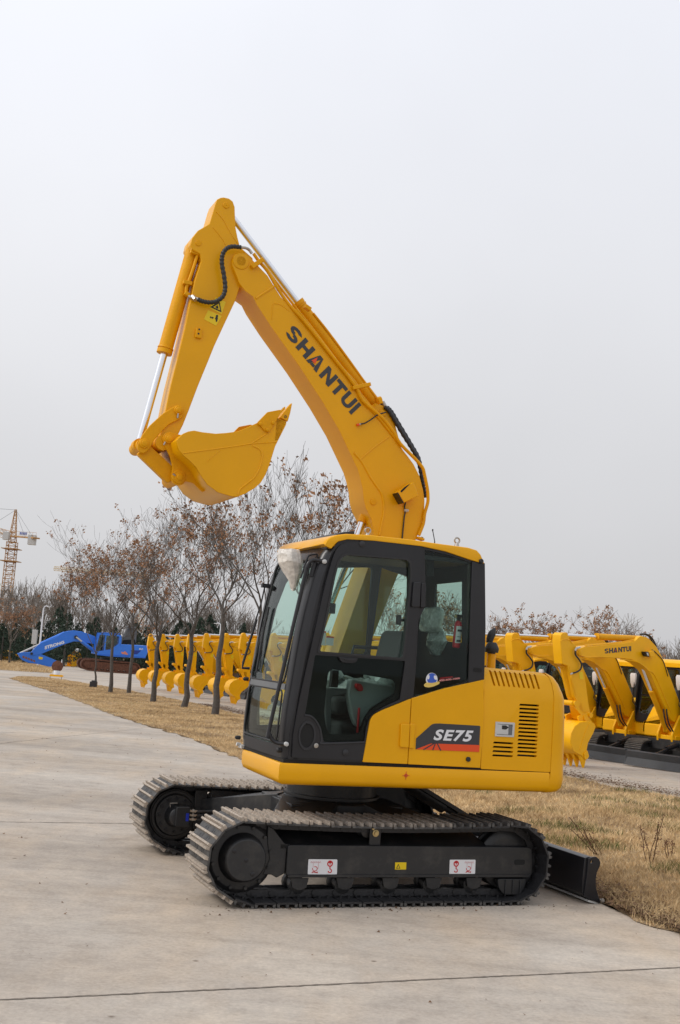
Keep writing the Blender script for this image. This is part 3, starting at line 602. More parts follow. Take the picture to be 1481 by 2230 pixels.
# roof
rl_ = Q([(528, 138), (545, 112), (565, 98), (600, 88), (650, 82), (780, 88), (1000, 112), (1150, 134), (1330, 158), (1375, 172), (1396, 195), (1410, 228), (1416, 247), (1402, 246), (1342, 228), (1200, 180), (1070, 152), (800, 121), (655, 113), (605, 124), (585, 140), (565, 165)], -1.075, Zc)
g = G(); rings = []
for y, k in ((-1.078, .35), (-1.074, .75), (-1.06, .97), (-1.03, 1.0), (-.8, 1.0), (-.57, 1.0), (-.3, 1.0), (-.12, 1.0), (-.08, .97), (-.062, .8)):
    r_ = []
    for i, (x, z) in enumerate(rl_):
        low = i >= 12
        zz = z if low else z-(1-k)*.018
        r_.append((x+(.0 if low else 0), y, zz+(0 if low else .0)))
    rings.append(r_)
g.loft(rings); rf = g.build('roof', M['yel'], cab, bevel=.006, smooth=45)
brow = [(-.86, 2.33), (-.80, 2.425), (-.72, 2.455), (-.60, 2.46), (-.60, 2.40), (-.76, 2.395), (-.82, 2.33)]
pA = Q([(300, 195), (318, 170), (345, 155), (400, 142), (430, 138)], -.09, Zc)
g = G(); n_ = 12; rings = []
f0 = Q([(528, 142), (545, 116), (570, 100), (610, 90)], -1.05, Zc); f1 = Q([(298, 196), (318, 168), (350, 152), (400, 142)], -.09, Zc)
for i in range(n_+1):
    t = i/n_; y = -1.05+.96*t; row = [(Vector(a)*(1-t)+Vector(b)*t) for a, b in zip(f0, f1)]; bow = .03*(1-(2*t-1)**2)
    rings.append([(p.x-bow, y, p.y) for p in row]+[(row[-1].x+.1, y, row[-1].y-.06), (row[0].x+.03-bow, y, row[0].y-.012)])
g.loft(rings); g.build('roof_brow', M['yel'], cab, smooth=50)
g = G(); vt = Q([(370, 150), (400, 135), (560, 88), (575, 80), (650, 78), (800, 86)], -.5, Zc)
g.loft([[(x, -.80, z+.0), (x, -.28, z+.0), (x, -.28, z-.03), (x, -.80, z-.03)] for x, z in E.Q([(425, 134), (470, 117), (560, 86), (625, 80)], -.55, Zc)]); g.build('roof_hatch', M['blkm'], cab, bevel=.006)
c_ = E.on(500+1398/2.5534, 1130+235/2.5534, -1.08); g = G(); g.steps((c_[0], -1.06, c_[1]), (0, -1, 0), [(0, .017), (.03, .017), (.036, .012)], 14); g.build('rubber_stop', M['rub'], cab)
for px_, py_, y in ((801, 1156, -.85), (995.5, 1177, -.60)):
    x, z = E.on(px_, py_, y); g = G(); g.torus((x, y, z), (0, 1, 0), .021, .0065, 20, 8); g.cyl((x, y, z-.02), (x, y, z-.05), .014, 10, .02); g.build('lifting_eye', M['zinc'], rf)
# handrail, stay, mirror wrapped in foam, wiper
g = G(); P = [(528, 237), (500, 232), (468, 228), (440, 245), (424, 290), (412, 345), (225, 1150), (222, 1190), (235, 1225), (262, 1245), (315, 1253)]
yy = [-1.05, -1.04, -1.03, -1.03, -1.03, -1.03, -1.0, -1.0, -1.0, -1.01, -1.05]
g.tube([tuple(p) for p in spline(q3(P, yy, Zc), 4)], .0135, 10); hrail = g.build('handrail', M['blk'], cab)
g = G()
for p in ((530, 237), (318, 1253)): a = E.on(500+p[0]/2.5534, 1130+p[1]/2.5534, -1.07); g.steps((a[0], -1.05, a[1]), (0, -1, 0), [(0, .015), (.02, .015), (.025, .006)], 12)
g.each('rail_bolt', M['cgrey'], hrail)
g = G(); P = [(482, 330), (490, 270), (488, 205), (475, 197), (440, 205), (425, 240), (408, 290), (395, 330)]; g.tube([tuple(p) for p in spline(q3(P, -1.0, Zc), 3)], .007, 8); p = q3([(455, 320), (475, 240)], -1.0, Zc); g.cyl(p[0], p[1], .02, 10); g.build('mirror_stay', M['blk'], cab)
bg_ = G(); ring_px = [(700, 455, 1000, 470), (690, 520, 1030, 540), (700, 640, 1050, 650), (760, 760, 1040, 760), (840, 900, 1000, 900), (880, 1010, 960, 1010), (905, 1050, 940, 1050)]
rb = random.Random(4); rings = []
for (xa, ya, xb, yb) in ring_px:
    a = E.Q([(xa+20, ya)], -.80, Z3t)[0]; b = E.Q([(xb+10, yb)], -.80, Z3t)[0]; w_ = (b[0]-a[0]); rings.append([((a[0]+b[0])/2+w_/2*math.cos(2*math.pi*k/14)+rb.uniform(-.006, .006), -.80+.09*w_/.13*math.sin(2*math.pi*k/14)+rb.uniform(-.006, .006), (a[1]+b[1])/2+rb.uniform(-.008, .008)) for k in range(14)])
bg_.loft(rings); bgo = bg_.build('wrapped_mirror', M['bag'], cab, smooth=20, label='mirror wrapped in crinkled pale plastic foam')
g = G(); P = Q([(200, 375), (215, 480), (165, 560), (90, 800), (85, 830), (125, 832)], -.10, Zc); g.tube([(x-.02, -.10, z) for x, z in P[2:]], .010, 6); g.tube([(x-.02, -.10, z) for x, z in Q([(205, 380), (185, 470), (150, 580), (118, 690)], -.08, Zc)], .006, 6)
for p in ((200, 372), (218, 495)): a = E.on(500+p[0]/2.5534, 1130+p[1]/2.5534, -.12); g.box((a[0], -.12, a[1]), (.06, .04, .03))
g.build('far_handrail', M['blkm'], cab)
g = G(); P = [(262, 495), (235, 620), (215, 700), (150, 850)]; g.tube([fpt(uz(E.on(500+a/2.5534, 1130+b/2.5534, -.3)[1]), -.34, .012) for a, b in P], .010, 6); g.build('wiper', M['blkm'], cab)
g = G()
for p in ((95, 890), (50, 1215)): a = E.on(500+p[0]/2.5534, 1130+p[1]/2.5534, -.06); g.steps((a[0]+.01, -.07, a[1]), (-1, 0, 0), [(0, .015), (.03, .015), (.04, .008)], 10)
a = E.on(500+275/2.5534, 1130+1285/2.5534, -.98); g.steps((a[0]+.02, -.98, a[1]), (-1, 0, 0), [(0, .018), (.03, .018), (.04, .008)], 10); g.each('rubber_buffer', M['rub'], cab)
g = G(); g.box((-.985, -.13, .942), (.05, .08, .022)); g.cyl((-1.0, -.11, .952), (-1.03, -.11, .957), .014, 10); g.build('front_pin', M['cgrey'], ch)
# round sticker with phone number on the rear side window
sc_ = E.Q([(375, 1855)], SY-.002, Zp)[0]
g = G(); g.prism(circ(sc_[0], sc_[1], .044, 28), SY+.0015, SY+.0035); gs = g.build('globe_sticker', mat('globe_blue', (.03, .10, .5), .4), rw)
g = G(); g.prism(circ(sc_[0], sc_[1], .046, 28), SY-.0005, SY+.001, holes=[circ(sc_[0]+.002, sc_[1]+.004, .040, 28)]); g.prism(fil(Q([(310, 1790), (345, 1800), (340, 1850), (315, 1860)], SY, Zp), .01, 2), SY-.0005, SY+.001); g.prism(fil(Q([(400, 1800), (450, 1810), (440, 1870), (405, 1850)], SY, Zp), .01, 2), SY-.0005, SY+.001); g.build('globe_outline', M['white'], gs)
g = G(); bn = Q([(262, 1930), (300, 1895), (375, 1905), (480, 1880), (475, 1915), (400, 1950), (330, 1965), (275, 1955)], SY, Zp); g.prism(fil(bn, .008, 2), SY-.003, SY-.0015); g.build('sticker_ribbon', mat('ribbon_gold', (.7, .5, .12), .4), gs)
g = G(); lettering(g, Q([(470, 1885), (752, 1850), (748, 1828), (468, 1858)], SY, Zp), SY-.002, '400-699-9999'.replace('699-9999', '600-1000'), offset=.02); lettering(g, Q([(480, 1850), (660, 1828), (656, 1815), (478, 1836)], SY, Zp), SY-.002, 'SERVICE', offset=.02) if False else None; g.build('phone_number', mat('pink_print', (.75, .3, .28), .4), gs, smooth=0)
g = G()
for k in range(8):
    a = Q([(484+k*22, 1850-k*2.6), (498+k*22, 1848-k*2.6), (497+k*22, 1832-k*2.6), (483+k*22, 1834-k*2.6)], SY, Zp); g.prism(a, SY-.002, SY-.001, holes=[[((p[0]*2+sum(q[0] for q in a)/4)/3, (p[1]*2+sum(q[1] for q in a)/4)/3) for p in a]])
g.build('sticker_characters', M['red'], gs)
# ---- engine cover and counterweight ----
HY = -1.07
hood = Q([(874, 957), (1288, 996), (1312, 1030), (1321, 1080), (1321, 1200), (1298, 1634), (850, 1613), (876, 1040)], HY, Zh)
hood = fil(hood, [.01, .05, .05, .02, .01, .01, .01, .01], 3)
holes = []
for i in range(10):
    f = i/9; xt = 937+f*285; yt = 978+f*26; xb = 947+f*288; yb = 1078+f*22; holes.append(fil(Q([(xt-7, yt), (xt+6, yt), (xb+6, yb), (xb-7, yb)], HY, Zh), .008, 2))
for i in range(14):
    y = 1192+i*25.1; dx = -15.5*i/13; holes.append(Q([(1104+dx, y), (1228+dx, y+7), (1224+dx, y+19), (1098+dx, y+12)], HY, Zh))
for i in range(4):
    y = 1436+i*27.5; holes.append(Q([(936-i*2, y), (1062-i, y+7), (1058-i, y+19), (928-i*2, y+12)], HY, Zh))
g = G(); g.prism(hood, HY, HY+.035, holes=holes)
hd = G(); hd.v = g.v; hd.f = g.f; hd.m = g.m
eng = hd.build('engine_cover', M['yel'], ex, bevel=.003)
bmh = bmesh.new(); bmh.from_mesh(eng.data); zc_ = 1.475
bmesh.ops.bisect_plane(bmh, geom=bmh.verts[:]+bmh.edges[:]+bmh.faces[:], plane_co=(0, 0, zc_), plane_no=(0, 0, 1))
for v_ in bmh.verts:
    if v_.co.z > zc_: v_.co.y += (v_.co.z-zc_)*.30+max(0, v_.co.z-1.62)*1.2
bmh.to_mesh(eng.data); bmh.free(); eng.data.set_sharp_from_angle(angle=R(38))
g = G(); tp = [(x, z) for x, z in hood if z > 1.58]
x0, x1 = min(p[0] for p in hood)+.002, max(p[0] for p in hood)-.03
g.loft([[(x0, -.985, zt_), (x0, 1.04, zt_), (x0, 1.04, 1.2), (x0, -.985, 1.6)] for x0, zt_ in ((x0, 1.655), (x1-.05, 1.64), (x1, 1.60))]); g.build('cover_top', M['yel'], eng, bevel=.02, seg=3)
g = G(); g.box(((x0+x1)/2, -.0, 1.27), (x1-x0-.02, 1.95, .62)); g.build('engine_block', M['pit'], eng)
g = G()
for i in range(9): g.box((x0+.08+i*.055, -.99, 1.53), (.03, .01, .08), Matrix.Rotation(.2*i, 3, 'Y'))
g.cyl((x0+.1, -.99, 1.50), (x1-.05, -.99, 1.50), .012, 8); g.cyl((x0+.1, -.99, 1.05), (x1-.1, -.99, 1.03), .02, 8); g.build('radiator', M['grey'], eng)
lp = fil(Q([(945, 1308), (1068, 1315), (1062, 1408), (940, 1402)], HY, Zh), .004, 2); li = Q([(957, 1322), (1055, 1327), (1050, 1396), (952, 1391)], HY, Zh)
g = G(); g.prism(lp, HY-.006, HY+.004, holes=[li]); lt = g.build('cover_latch', M['cgrey'], eng, bevel=.002)
g = G(); g.prism(li, HY-.001, HY+.002); g.build('latch_recess', M['grey'], lt)
g = G(); g.prism(Q([(955, 1324), (1028, 1330), (1026, 1392), (952, 1388)], HY, Zh), HY-.005, HY-.001); g.build('latch_paddle', M['cgrey'], lt, bevel=.002)
g = G(); g.prism(Q([(985, 1332), (1010, 1332), (1028, 1345), (1010, 1358), (985, 1356)], HY, Zh), HY-.007, HY-.004); g.build('latch_keyhole', M['blk0'], lt)
# counterweight : plan outline lofted over height
cwp = Q([(1297, 996), (1345, 1012), (1375, 1035), (1402, 1085), (1419, 1165), (1421, 1300), (1412, 1690), (1404, 1735), (1380, 1765), (1345, 1775), (1286, 1770)], -1.07, Zh)
zt_cw = cwp[0][1]; xr = max(p[0] for p in cwp); xl = cwp[0][0]-.01
xe = {}
def xedge(z):
    pr = [p for p in cwp]
    for a, b in zip(pr[:-1], pr[1:]):
        if (a[1]-z)*(b[1]-z) <= 0 and abs(a[1]-b[1]) > 1e-6: return a[0]+(b[0]-a[0])*(z-a[1])/(b[1]-a[1])
    return pr[-1][0]
def xseam(z):                       # front edge of the counterweight follows the cover's seam
    s_ = [(.775, 1.058), (.93, 1.082), (1.40, 1.082), (1.56, 1.078), (1.63, 1.06), (1.66, 1.03)]
    for a, b in zip(s_[:-1], s_[1:]):
        if a[0] <= z <= b[0]: return a[1]+(b[1]-a[1])*(z-a[0])/(b[0]-a[0])
    return s_[0][1] if z < .8 else s_[-1][1]
zb_cw = min(p[1] for p in cwp)+.002
rings = []
for z, ins in ((zb_cw, .05), (zb_cw+.012, .018), (zb_cw+.04, .002), (zb_cw+.1, 0), (.93, 0), (.945, .003), (1.1, 0), (1.3, 0), (1.46, 0), (1.50, .008), (1.57, .035), (1.62, .062), (zt_cw-.005, .085), (zt_cw, .10)):
    X = max(xedge(z), xseam(z)+.02); X0_ = xseam(z); r = min(.10, X-X0_-.004); k = []
    Y_ = 1.075-ins
    k.append((X0_, -Y_, z))
    for i in range(7): a = -math.pi/2+i/6*math.pi/2; k.append((X-r+r*math.cos(a), -Y_+r+r*math.sin(a), z))
    for i in range(1, 6): t = i/6; k.append((X+.22*math.sin(math.pi*t)*1.0, -Y_+r+(2*Y_-2*r)*t, z))
    for i in range(7): a = i/6*math.pi/2; k.append((X-r+r*math.cos(a), Y_-r+r*math.sin(a), z))
    k.append((X0_, Y_, z)); rings.append(k)
g = G(); g.loft(rings); g.build('counterweight', M['yel'], ex, smooth=60)
g = G(); g.box((1.05, 0, 1.2), (.03, 2.06, .8)); g.build('seam', M['pit'], ex)
# exhaust and antenna
x, z = E.on(1075, 1445, .2)
P = q3([(892, 870), (893, 845)], -.55, Zh)
sx0 = E.on(760+915/2.962, 1130+950/2.962, -.45)[0]
pz = [E.on(760+915/2.962, 1130+k/2.962, -.45)[1] for k in (960, 870, 862, 840, 835, 805, 795)]
g = G(); g.steps((sx0, -.45, pz[0]-.05), (0, 0, 1), [(0, .036), (pz[1]-pz[0]+.05, .034)], 18); pre = g.build('air_intake', M['yel'], ex)
g = G(); g.steps((sx0, -.45, pz[1]), (0, 0, 1), [(0, .03), (pz[2]-pz[1], .03), (pz[2]-pz[1]+.001, .052), (pz[3]-pz[1], .056), (pz[4]-pz[1], .056), (pz[5]-pz[1], .040), (pz[6]-pz[1], .03)], 20); g.build('intake_cap', M['rub'], pre)
P = q3([(888, 800), (892, 770), (912, 730), (948, 698)], -.40, Zh); Pm = q3([(905, 800), (912, 765), (928, 730), (944, 705)], -.40, Zh)
g = G(); g.tube([tuple(p) for p in spline(Pm, 4)], .03, 10, rr=[.026, .027, .028, .029, .030, .031, .031, .030, .027, .022, .017, .012, .006]); g.build('exhaust_stack', M['rub'], ex)
g = G(); p = q3([(553, 145), (540, 75)], .3, Zh); g.tube(p, .004, 5); g.cyl(Vector(p[1])-Vector((0, 0, .005)), Vector(p[1])+Vector((0, 0, .012)), .006, 6); g.tube([(p[0][0], .3, 1.6), p[0]], .005, 5); g.build('antenna', M['blk0'], ex)

for o in (dr, sp_, rf, st_seat, pl, rw, hrail): o.parent = ex
for o in kids(dc): o.parent = sp_
for o in kids(gs): o.parent = rw
for o in list(bpy.data.objects):
    if o.name.startswith(('lifting_sticker', 'warning_sticker', 'cover_latch')): o.parent = ex
# ---- boom, arm, bucket ----
YN, YF = .0, .30            # boom side plates
def conv(lst):              # [(zoom, [(x,y)...]), ...] -> photo pixels
    return [(z[0]+a/z[2], z[1]+b/z[2]) for z, pts in lst for a, b in pts]
boom_px = conv([(Z1, [(764, 510), (768, 472), (790, 446), (820, 434), (852, 440), (885, 470), (1000, 590), (1035, 648), (1085, 727), (1150, 800)]),
    (Z2, [(390, 372), (660, 700), (935, 1038), (1000, 1100), (1100, 1262)]),
    (Zb, [(600, 700), (680, 840), (760, 940), (840, 1050), (930, 1230), (985, 1440), (1008, 1600), (1000, 1780), (955, 2000), (880, 2180)]),
    (PX, [(865, 1255), (821, 1366), (778, 1470), (762, 1492), (738, 1482), (728, 1455), (737, 1420), (803.6, 1231)]),
    (Zb, [(245, 2100), (200, 1880), (120, 1720), (88, 1600), (70, 1420), (30, 1250), (-10, 1120)]),
    (Z2, [(710, 1180), (600, 992), (450, 762), (270, 510), (180, 372), (150, 312), (105, 280), (65, 230), (20, 112)])])
boom_o = Q(boom_px, YN)
g = G(); g.prism(boom_o, YN, YF); boom = g.build('boom', M['yel'], ex, bevel=.006)
foot = E.on(748, 1462, 0); g = G(); g.cyl((foot[0], -.04, foot[1]), (foot[0], .34, foot[1]), .05, 20); g.build('foot_pin', M['yel2'], boom)
g = G()
for y in (-.07, .345):      # bracket on the deck that carries the boom foot
    g.prism(fil([(foot[0]-.20, .92), (foot[0]-.12, foot[1]+.02), (foot[0]-.03, foot[1]+.09), (foot[0]+.06, foot[1]+.07), (foot[0]+.22, .92)], .03, 3), y, y+.03)
g.build('boom_bracket', M['yel'], ex, bevel=.004)
# welded seams and stiffeners on the near plate
def seam(pts, z, y=YN, r=.006, n=3): return [tuple(p) for p in spline(q3(pts, y, z), n)]
g = G(); g.tube(seam([(-60, 880), (60, 1020), (180, 1240), (290, 1400), (350, 1490), (378, 1600), (388, 1700), (375, 1850), (345, 2000), (320, 2130)], Zb), .010, 8)
g.tube(seam([(40, 970), (240, 800), (460, 640)], Zb), .006, 6)
g.tube(seam([(170, 325), (230, 285), (292, 245)], Z2), .010, 6); g.tube(seam([(272, 460), (278, 370), (300, 358), (340, 372), (385, 408)], Z2), .0045, 6)
g.each('weld_seam', M['yel'], boom)
for px, z, r, rr in ((( 820, 492), Z1, .042, .0), ((228, 1620), Zb, .028, 0)):
    x, zz = Q([px], YN, z)[0]; g = G(); g.steps((x, YN, zz), (0, -1, 0), [(-.01, r), (.004, r), (.008, r*.92)], 28); g.steps((x, YN-.008, zz), (0, -1, 0), [(0, .006), (.002, .005)], 10); g.build('pivot_pin', M['yel2'], boom, bevel=.0015)
x, zz = Q([(820, 492)], YN, Z1)[0]; g = G(); g.steps((x, YN-.001, zz), (0, -1, 0), [(0, .066), (.005, .064), (.007, .058)], 30); g.build('pivot_boss', M['yel'], boom)
# lettering
quad = Q([(352, 552), (784, 1076), (850, 1014), (416, 490)], YN, Z2)
bl, br, tr_, tl = [Vector(q) for q in quad]
def LB(u, v): p = (bl*(1-u)+br*u)*(1-v)+(tl*(1-u)+tr_*u)*v; return (p.x, p.y)
def glyph(g, ch, u0, u1, y, yt, fn):
    P = lambda pts: [fn(u0+(u1-u0)*a, b) for a, b in pts]
    def arcs(c, r0, r1, a0, a1, n=8): # annular strip in glyph space
        o_ = [(c[0]+r0[0]*math.cos(R(a0+(a1-a0)*i/n)), c[1]+r0[1]*math.sin(R(a0+(a1-a0)*i/n))) for i in range(n+1)]; i_ = [(c[0]+r1[0]*math.cos(R(a0+(a1-a0)*i/n)), c[1]+r1[1]*math.sin(R(a0+(a1-a0)*i/n))) for i in range(n+1)]
        for k in range(n): g.prism(P([o_[k], o_[k+1], i_[k+1], i_[k]]), y, yt)
    if ch == 'S':
        arcs((.5, .72), (.5, .28), (.22, .07), 15, 270); arcs((.5, .28), (.5, .28), (.22, .07), -165, 90)
    elif ch == 'H':
        for q in ([(0, 0), (.3, 0), (.3, 1), (0, 1)], [(.7, 0), (1, 0), (1, 1), (.7, 1)], [(.3, .38), (.7, .38), (.7, .62), (.3, .62)]): g.prism(P(q), y, yt)
    elif ch == 'A':
        for q in ([(-.08, 0), (.20, 0), (.60, .82), (.5, 1), (.34, 1)], [(.5, 1), (.60, .82), (.60, .82), (.62, .30), (.70, 0), (1.02, 0), (.68, 1)], [(.62, .05), (.62, .25), (.34, .25), (.25, .05)]): g.prism(P(q), y, yt)
    elif ch == 'N':
        for q in ([(0, 0), (.28, 0), (.28, 1), (0, 1)], [(.72, 0), (1, 0), (1, 1), (.72, 1)], [(.28, .62), (.72, 0), (.72, .38), (.28, 1)]): g.prism(P(q), y, yt)
    elif ch == 'T':
        for q in ([(.35, 0), (.65, 0), (.65, .76), (.35, .76)], [(0, .76), (1, .76), (1, 1), (0, 1)]): g.prism(P(q), y, yt)
    elif ch == 'U':
        for q in ([(0, .34), (.29, .34), (.29, 1), (0, 1)], [(.71, .34), (1, .34), (1, 1), (.71, 1)]): g.prism(P(q), y, yt)
        arcs((.5, .34), (.5, .34), (.21, .12), 180, 360)
    elif ch == 'I': g.prism(P([(0, 0), (1, 0), (1, 1), (0, 1)]), y, yt)
SPANS = (('S', 0, .145), ('H', .165, .315), ('A', .335, .475), ('N', .51, .655), ('T', .665, .80), ('U', .815, .945), ('I', .962, 1.0))
g = G()
for c_, a, b in SPANS: glyph(g, c_, a, b, YN-.003, YN+.001, LB)
g.build('lettering', M['decal'], boom, smooth=0)
g = G(); g.prism(Q([(527, 726), (567, 706), (553, 748)], YN, Z2), YN-.0042, YN-.002)
g.build('letter_triangle', M['orange'], boom, smooth=0)
# pipes along the boom
PY = YN-.018
g = G(); g.tube([tuple(p) for p in spline(q3([(905, 440), (940, 490), (1000, 560), (1070, 680), (1150, 790)], -.0, Z1)+q3([(480, 470), (640, 670), (812, 890), (860, 985), (980, 1090), (1060, 1190)], PY, Z2)+q3([(640, 740), (860, 965), (975, 1100), (1005, 1200), (1050, 1420), (1060, 1540), (1055, 1640), (1010, 1800), (990, 1950), (920, 2130)], PY, Zb), 3)], .0135, 10); g.build('boom_pipe', M['yel2'], boom)
g = G(); g.tube([tuple(p) for p in spline(q3([(430, 395), (500, 480), (600, 610), (720, 770), (818, 880), (840, 960), (960, 1090), (1060, 1215), (1118, 1280)], PY+.012, Z2), 3)], .013, 10); g.build('boom_pipe', M['yel2'], boom)
g = G(); g.tube([tuple(p) for p in spline(q3([(540, 420), (640, 545), (780, 735), (890, 890), (960, 985)], .10, Z2), 3)], .0085, 8); g.tube([tuple(p) for p in spline(q3([(235, 130), (300, 220), (400, 350), (470, 440)], .05, Z2), 3)], .011, 8); g.build('boom_pipe', M['yel2'], boom)
g = G()
for (a, b), (c, d), z, wd in (((140, 125), (215, 75), Z2, .035), ((790, 905), (905, 880), Z2, .03), ((485, 375), (520, 400), Z2, .03), ((300, 100), (350, 80), Zb, .05)):
    p, q = q3([(a, b), (c, d)], -.012, z); g.bar(p, q, .05, wd)
p = q3([(890, 2165), (985, 2200)], -.01, Zb); g.bar(p[0], p[1], .06, .02); g.build('pipe_clamp', M['yel2'], boom, bevel=.004)
# cylinders
def cylinder(name, A, B, rb, rr, f, y, par, eye=True, lab=None):   # barrel from A, rod reaching B ; f = share of barrel
    A = Vector((A[0], y, A[1])); B = Vector((B[0], y, B[1])); C = A+(B-A)*f; d = (B-A).normalized()
    g = G(); g.cyl(A, C-d*.015, rb, 24); g.cyl(C-d*.03, C, rb*1.08, 24); g.steps(C-d*.05, d, [(0, rb*1.08), (.01, rb*1.12), (.012, rb*1.08)], 24)
    g.cyl(A-Vector((0, rb*.9, 0)), A+Vector((0, rb*.9, 0)), rb*.95, 20); c = g.build(name, M['yel2'], par)
    g = G(); g.cyl(C-d*.02, B-d*rr, rr, 20); g.build('rod', M['chr'], c)
    g = G(); g.cyl(B-Vector((0, rb*.85, 0)), B+Vector((0, rb*.85, 0)), rr*1.7, 20); g.build('rod_eye', M['yel2'], c)
    return c
CY = .15
tp = E.Q([(700, 112)], CY, Z1)[0]; joint = E.Q([(985, 1068)], CY, Z2)[0]; bend = E.Q([(428, 352)], CY, Z2)[0]
Lj = (Vector(joint)-Vector(tp)).length; fb = (Vector(joint)-Vector(bend)).length/Lj
cylinder('arm_cylinder', joint, tp, .052, .026, fb, CY, ex)
for y in (.055, .225):
    g = G(); g.prism(fil(Q([(905, 1030), (940, 1000), (985, 1015), (1030, 1050), (1060, 1110), (1100, 1262), (1000, 1130)], y, Z2), .012, 3), y, y+.022); g.build('cylinder_bracket', M['yel'], boom, bevel=.004)
g = G(); x, zz = Q([(985, 1068)], .05, Z2)[0]; g.steps((x, .054, zz), (0, -1, 0), [(0, .032), (.01, .032), (.014, .026)], 20); g.build('pivot_pin', M['yel2'], boom, bevel=.002)
A = E.Q([(712, 1338)], CY, PX)[0]; B = E.on(806, 1092, CY)
low = E.on(700, 1368, CY); mid = E.on(791, 1135, CY)
# boom cylinder : barrel up under the boom, rod down to the chassis front (as in the picture the yellow sleeve is at the top)
d_ = Vector(low)-Vector(B); d_.normalize(); lo2 = Vector(B)+d_*1.62
cy_ = G(); a3 = Vector((B[0], CY, B[1])); b3 = Vector((B[0]+d_.x*.19, CY, B[1]+d_.y*.19)); c3 = Vector((lo2.x, CY, lo2.y))
cy_.cyl(a3, b3, .040, 20); cy_.cyl(a3-Vector((0, .1, 0)), a3+Vector((0, .1, 0)), .055, 20); cyo = cy_.build('boom_cylinder', M['yel2'], ex)
g = G(); g.cyl(b3-(b3-a3)*.1, c3, .029, 20); g.build('rod', M['chr'], cyo); g = G(); dd = (c3-b3).normalized(); g.cyl(b3+dd*.95, c3, .055, 20); g.build('barrel', M['yel2'], cyo)
# hoses over the boom
def hose(name, pts, r, par, ridge=0, m_=None, n=8):
    P = spline(pts, 10 if ridge else 5)
    if ridge:
        tot = 0; fine = [P[0]]
        for a, b in zip(P[:-1], P[1:]):
            k = max(1, int((b-a).length/.007)); fine += [a+(b-a)*(i/k) for i in range(1, k+1)]
        P = fine; rr = [r*(1+ridge*(1 if (i//2) % 2 else -1)) for i in range(len(P))]
    else: rr = None
    g = G(); g.tube([tuple(p) for p in P], r, n, rr=rr); return g.build(name, m_ or M['hosm'], par, smooth=60)
for k, (oy, dx) in enumerate(((.04, 0), (.13, 14), (.22, 34))):
    hose('hydraulic_hose', q3([(400+dx, 180), (470+dx, 250), (560+dx, 400), (680+dx, 600), (800+dx*.8, 790), (890+dx*.7, 950), (940+dx*.4, 1120), (970+dx*.2, 1300), (1000, 1440), (1018, 1560)], oy, Zb), .0165, boom, .10)
g = G(); g.cyl(*q3([(300, 140), (400, 160)], .10, Zb), .022, 10); g.cyl(*q3([(340, 110), (430, 205)], .16, Zb), .018, 10); g.cyl(*q3([(370, 100), (420, 190)], .06, Zb), .016, 10); g.build('hose_fitting', M['zinc'], boom)
g = G(); g.cyl(*q3([(280, 90), (345, 75)], .08, Zb), .03, 12); g.build('pipe_elbow', M['yel2'], boom)
hose('lube_hose', q3([(45, 440), (100, 430), (200, 370), (300, 300), (420, 265)], YN-.022, Zb), .0055, boom)
g = G(); g.cyl(*q3([(0, 452), (60, 438)], YN-.012, Zb), .008, 8); g.build('lube_fitting', M['zinc'], boom); g = G(); g.cyl(*q3([(-20, 458), (15, 450)], YN-.014, Zb), .010, 8); g.build('fitting_cap', M['orange'], boom)
# work lamp box on the boom
lf = Q([(600, 1480), (830, 1320), (915, 1530), (690, 1640)], -.10, Zb)
g = G(); g.prism([lf[0], lf[1], lf[2], lf[3]], -.11, -.0); wl = g.build('work_lamp', M['yel'], boom, bevel=.006)
a, b, c, d = [Vector(p) for p in lf]
g = G(); u_ = (a-d).normalized(); nn = Vector((-(a-b).normalized().x, 0)); dirn = (a-b).normalized()
fr4 = [a+dirn*.012, d+dirn*.012]
for p, q in (((a, -.105), (d, -.105)), ((a, -.015), (d, -.015))): pass
g.loft([[(a.x+dirn.x*t, -.106, a.y+dirn.y*t), (a.x+dirn.x*t, -.006, a.y+dirn.y*t), (d.x+dirn.x*t, -.006, d.y+dirn.y*t), (d.x+dirn.x*t, -.106, d.y+dirn.y*t)] for t in (-.002, .006)]); g.build('lamp_lens', M['blk'], wl)
g = G(); p = Q([(640, 1460), (700, 1400), (790, 1345), (700, 1440), (660, 1480)], -.112, Zb); g.prism(p, -.113, -.108); g.build('lamp_slot', M['pit'], wl)
hose('lamp_cable', q3([(720, 1630), (705, 1700), (715, 1770), (700, 1850), (690, 1950), (680, 2050), (668, 2190)], YN-.012, Zb), .006, boom)
g = G(); g.cyl(*q3([(700, 1750), (760, 1755)], YN-.012, Zb), .011, 8); g.cyl(*q3([(730, 1735), (730, 1775)], YN-.012, Zb), .009, 8); g.build('cable_clamp', M['cgrey'], boom)
# ---- arm ----
AN, AF = .035, .265
arm_px = conv([(Z1, [(606, 240), (625, 180), (645, 110), (658, 75), (685, 62), (705, 60), (740, 68), (766, 88), (779, 125), (781, 185), (785, 265), (798, 330), (815, 395), (900, 470), (905, 560), (822, 640),
    (780, 765), (700, 935), (640, 1065), (600, 1165), (530, 1335), (470, 1495), (430, 1595), (395, 1665), (370, 1720), (340, 1745), (300, 1745), (268, 1700), (285, 1625), (312, 1490), (346, 1330), (386, 1170), (440, 950), (470, 800), (510, 620), (552, 490), (545, 442), (492, 412), (479, 380), (490, 335), (530, 285)])])
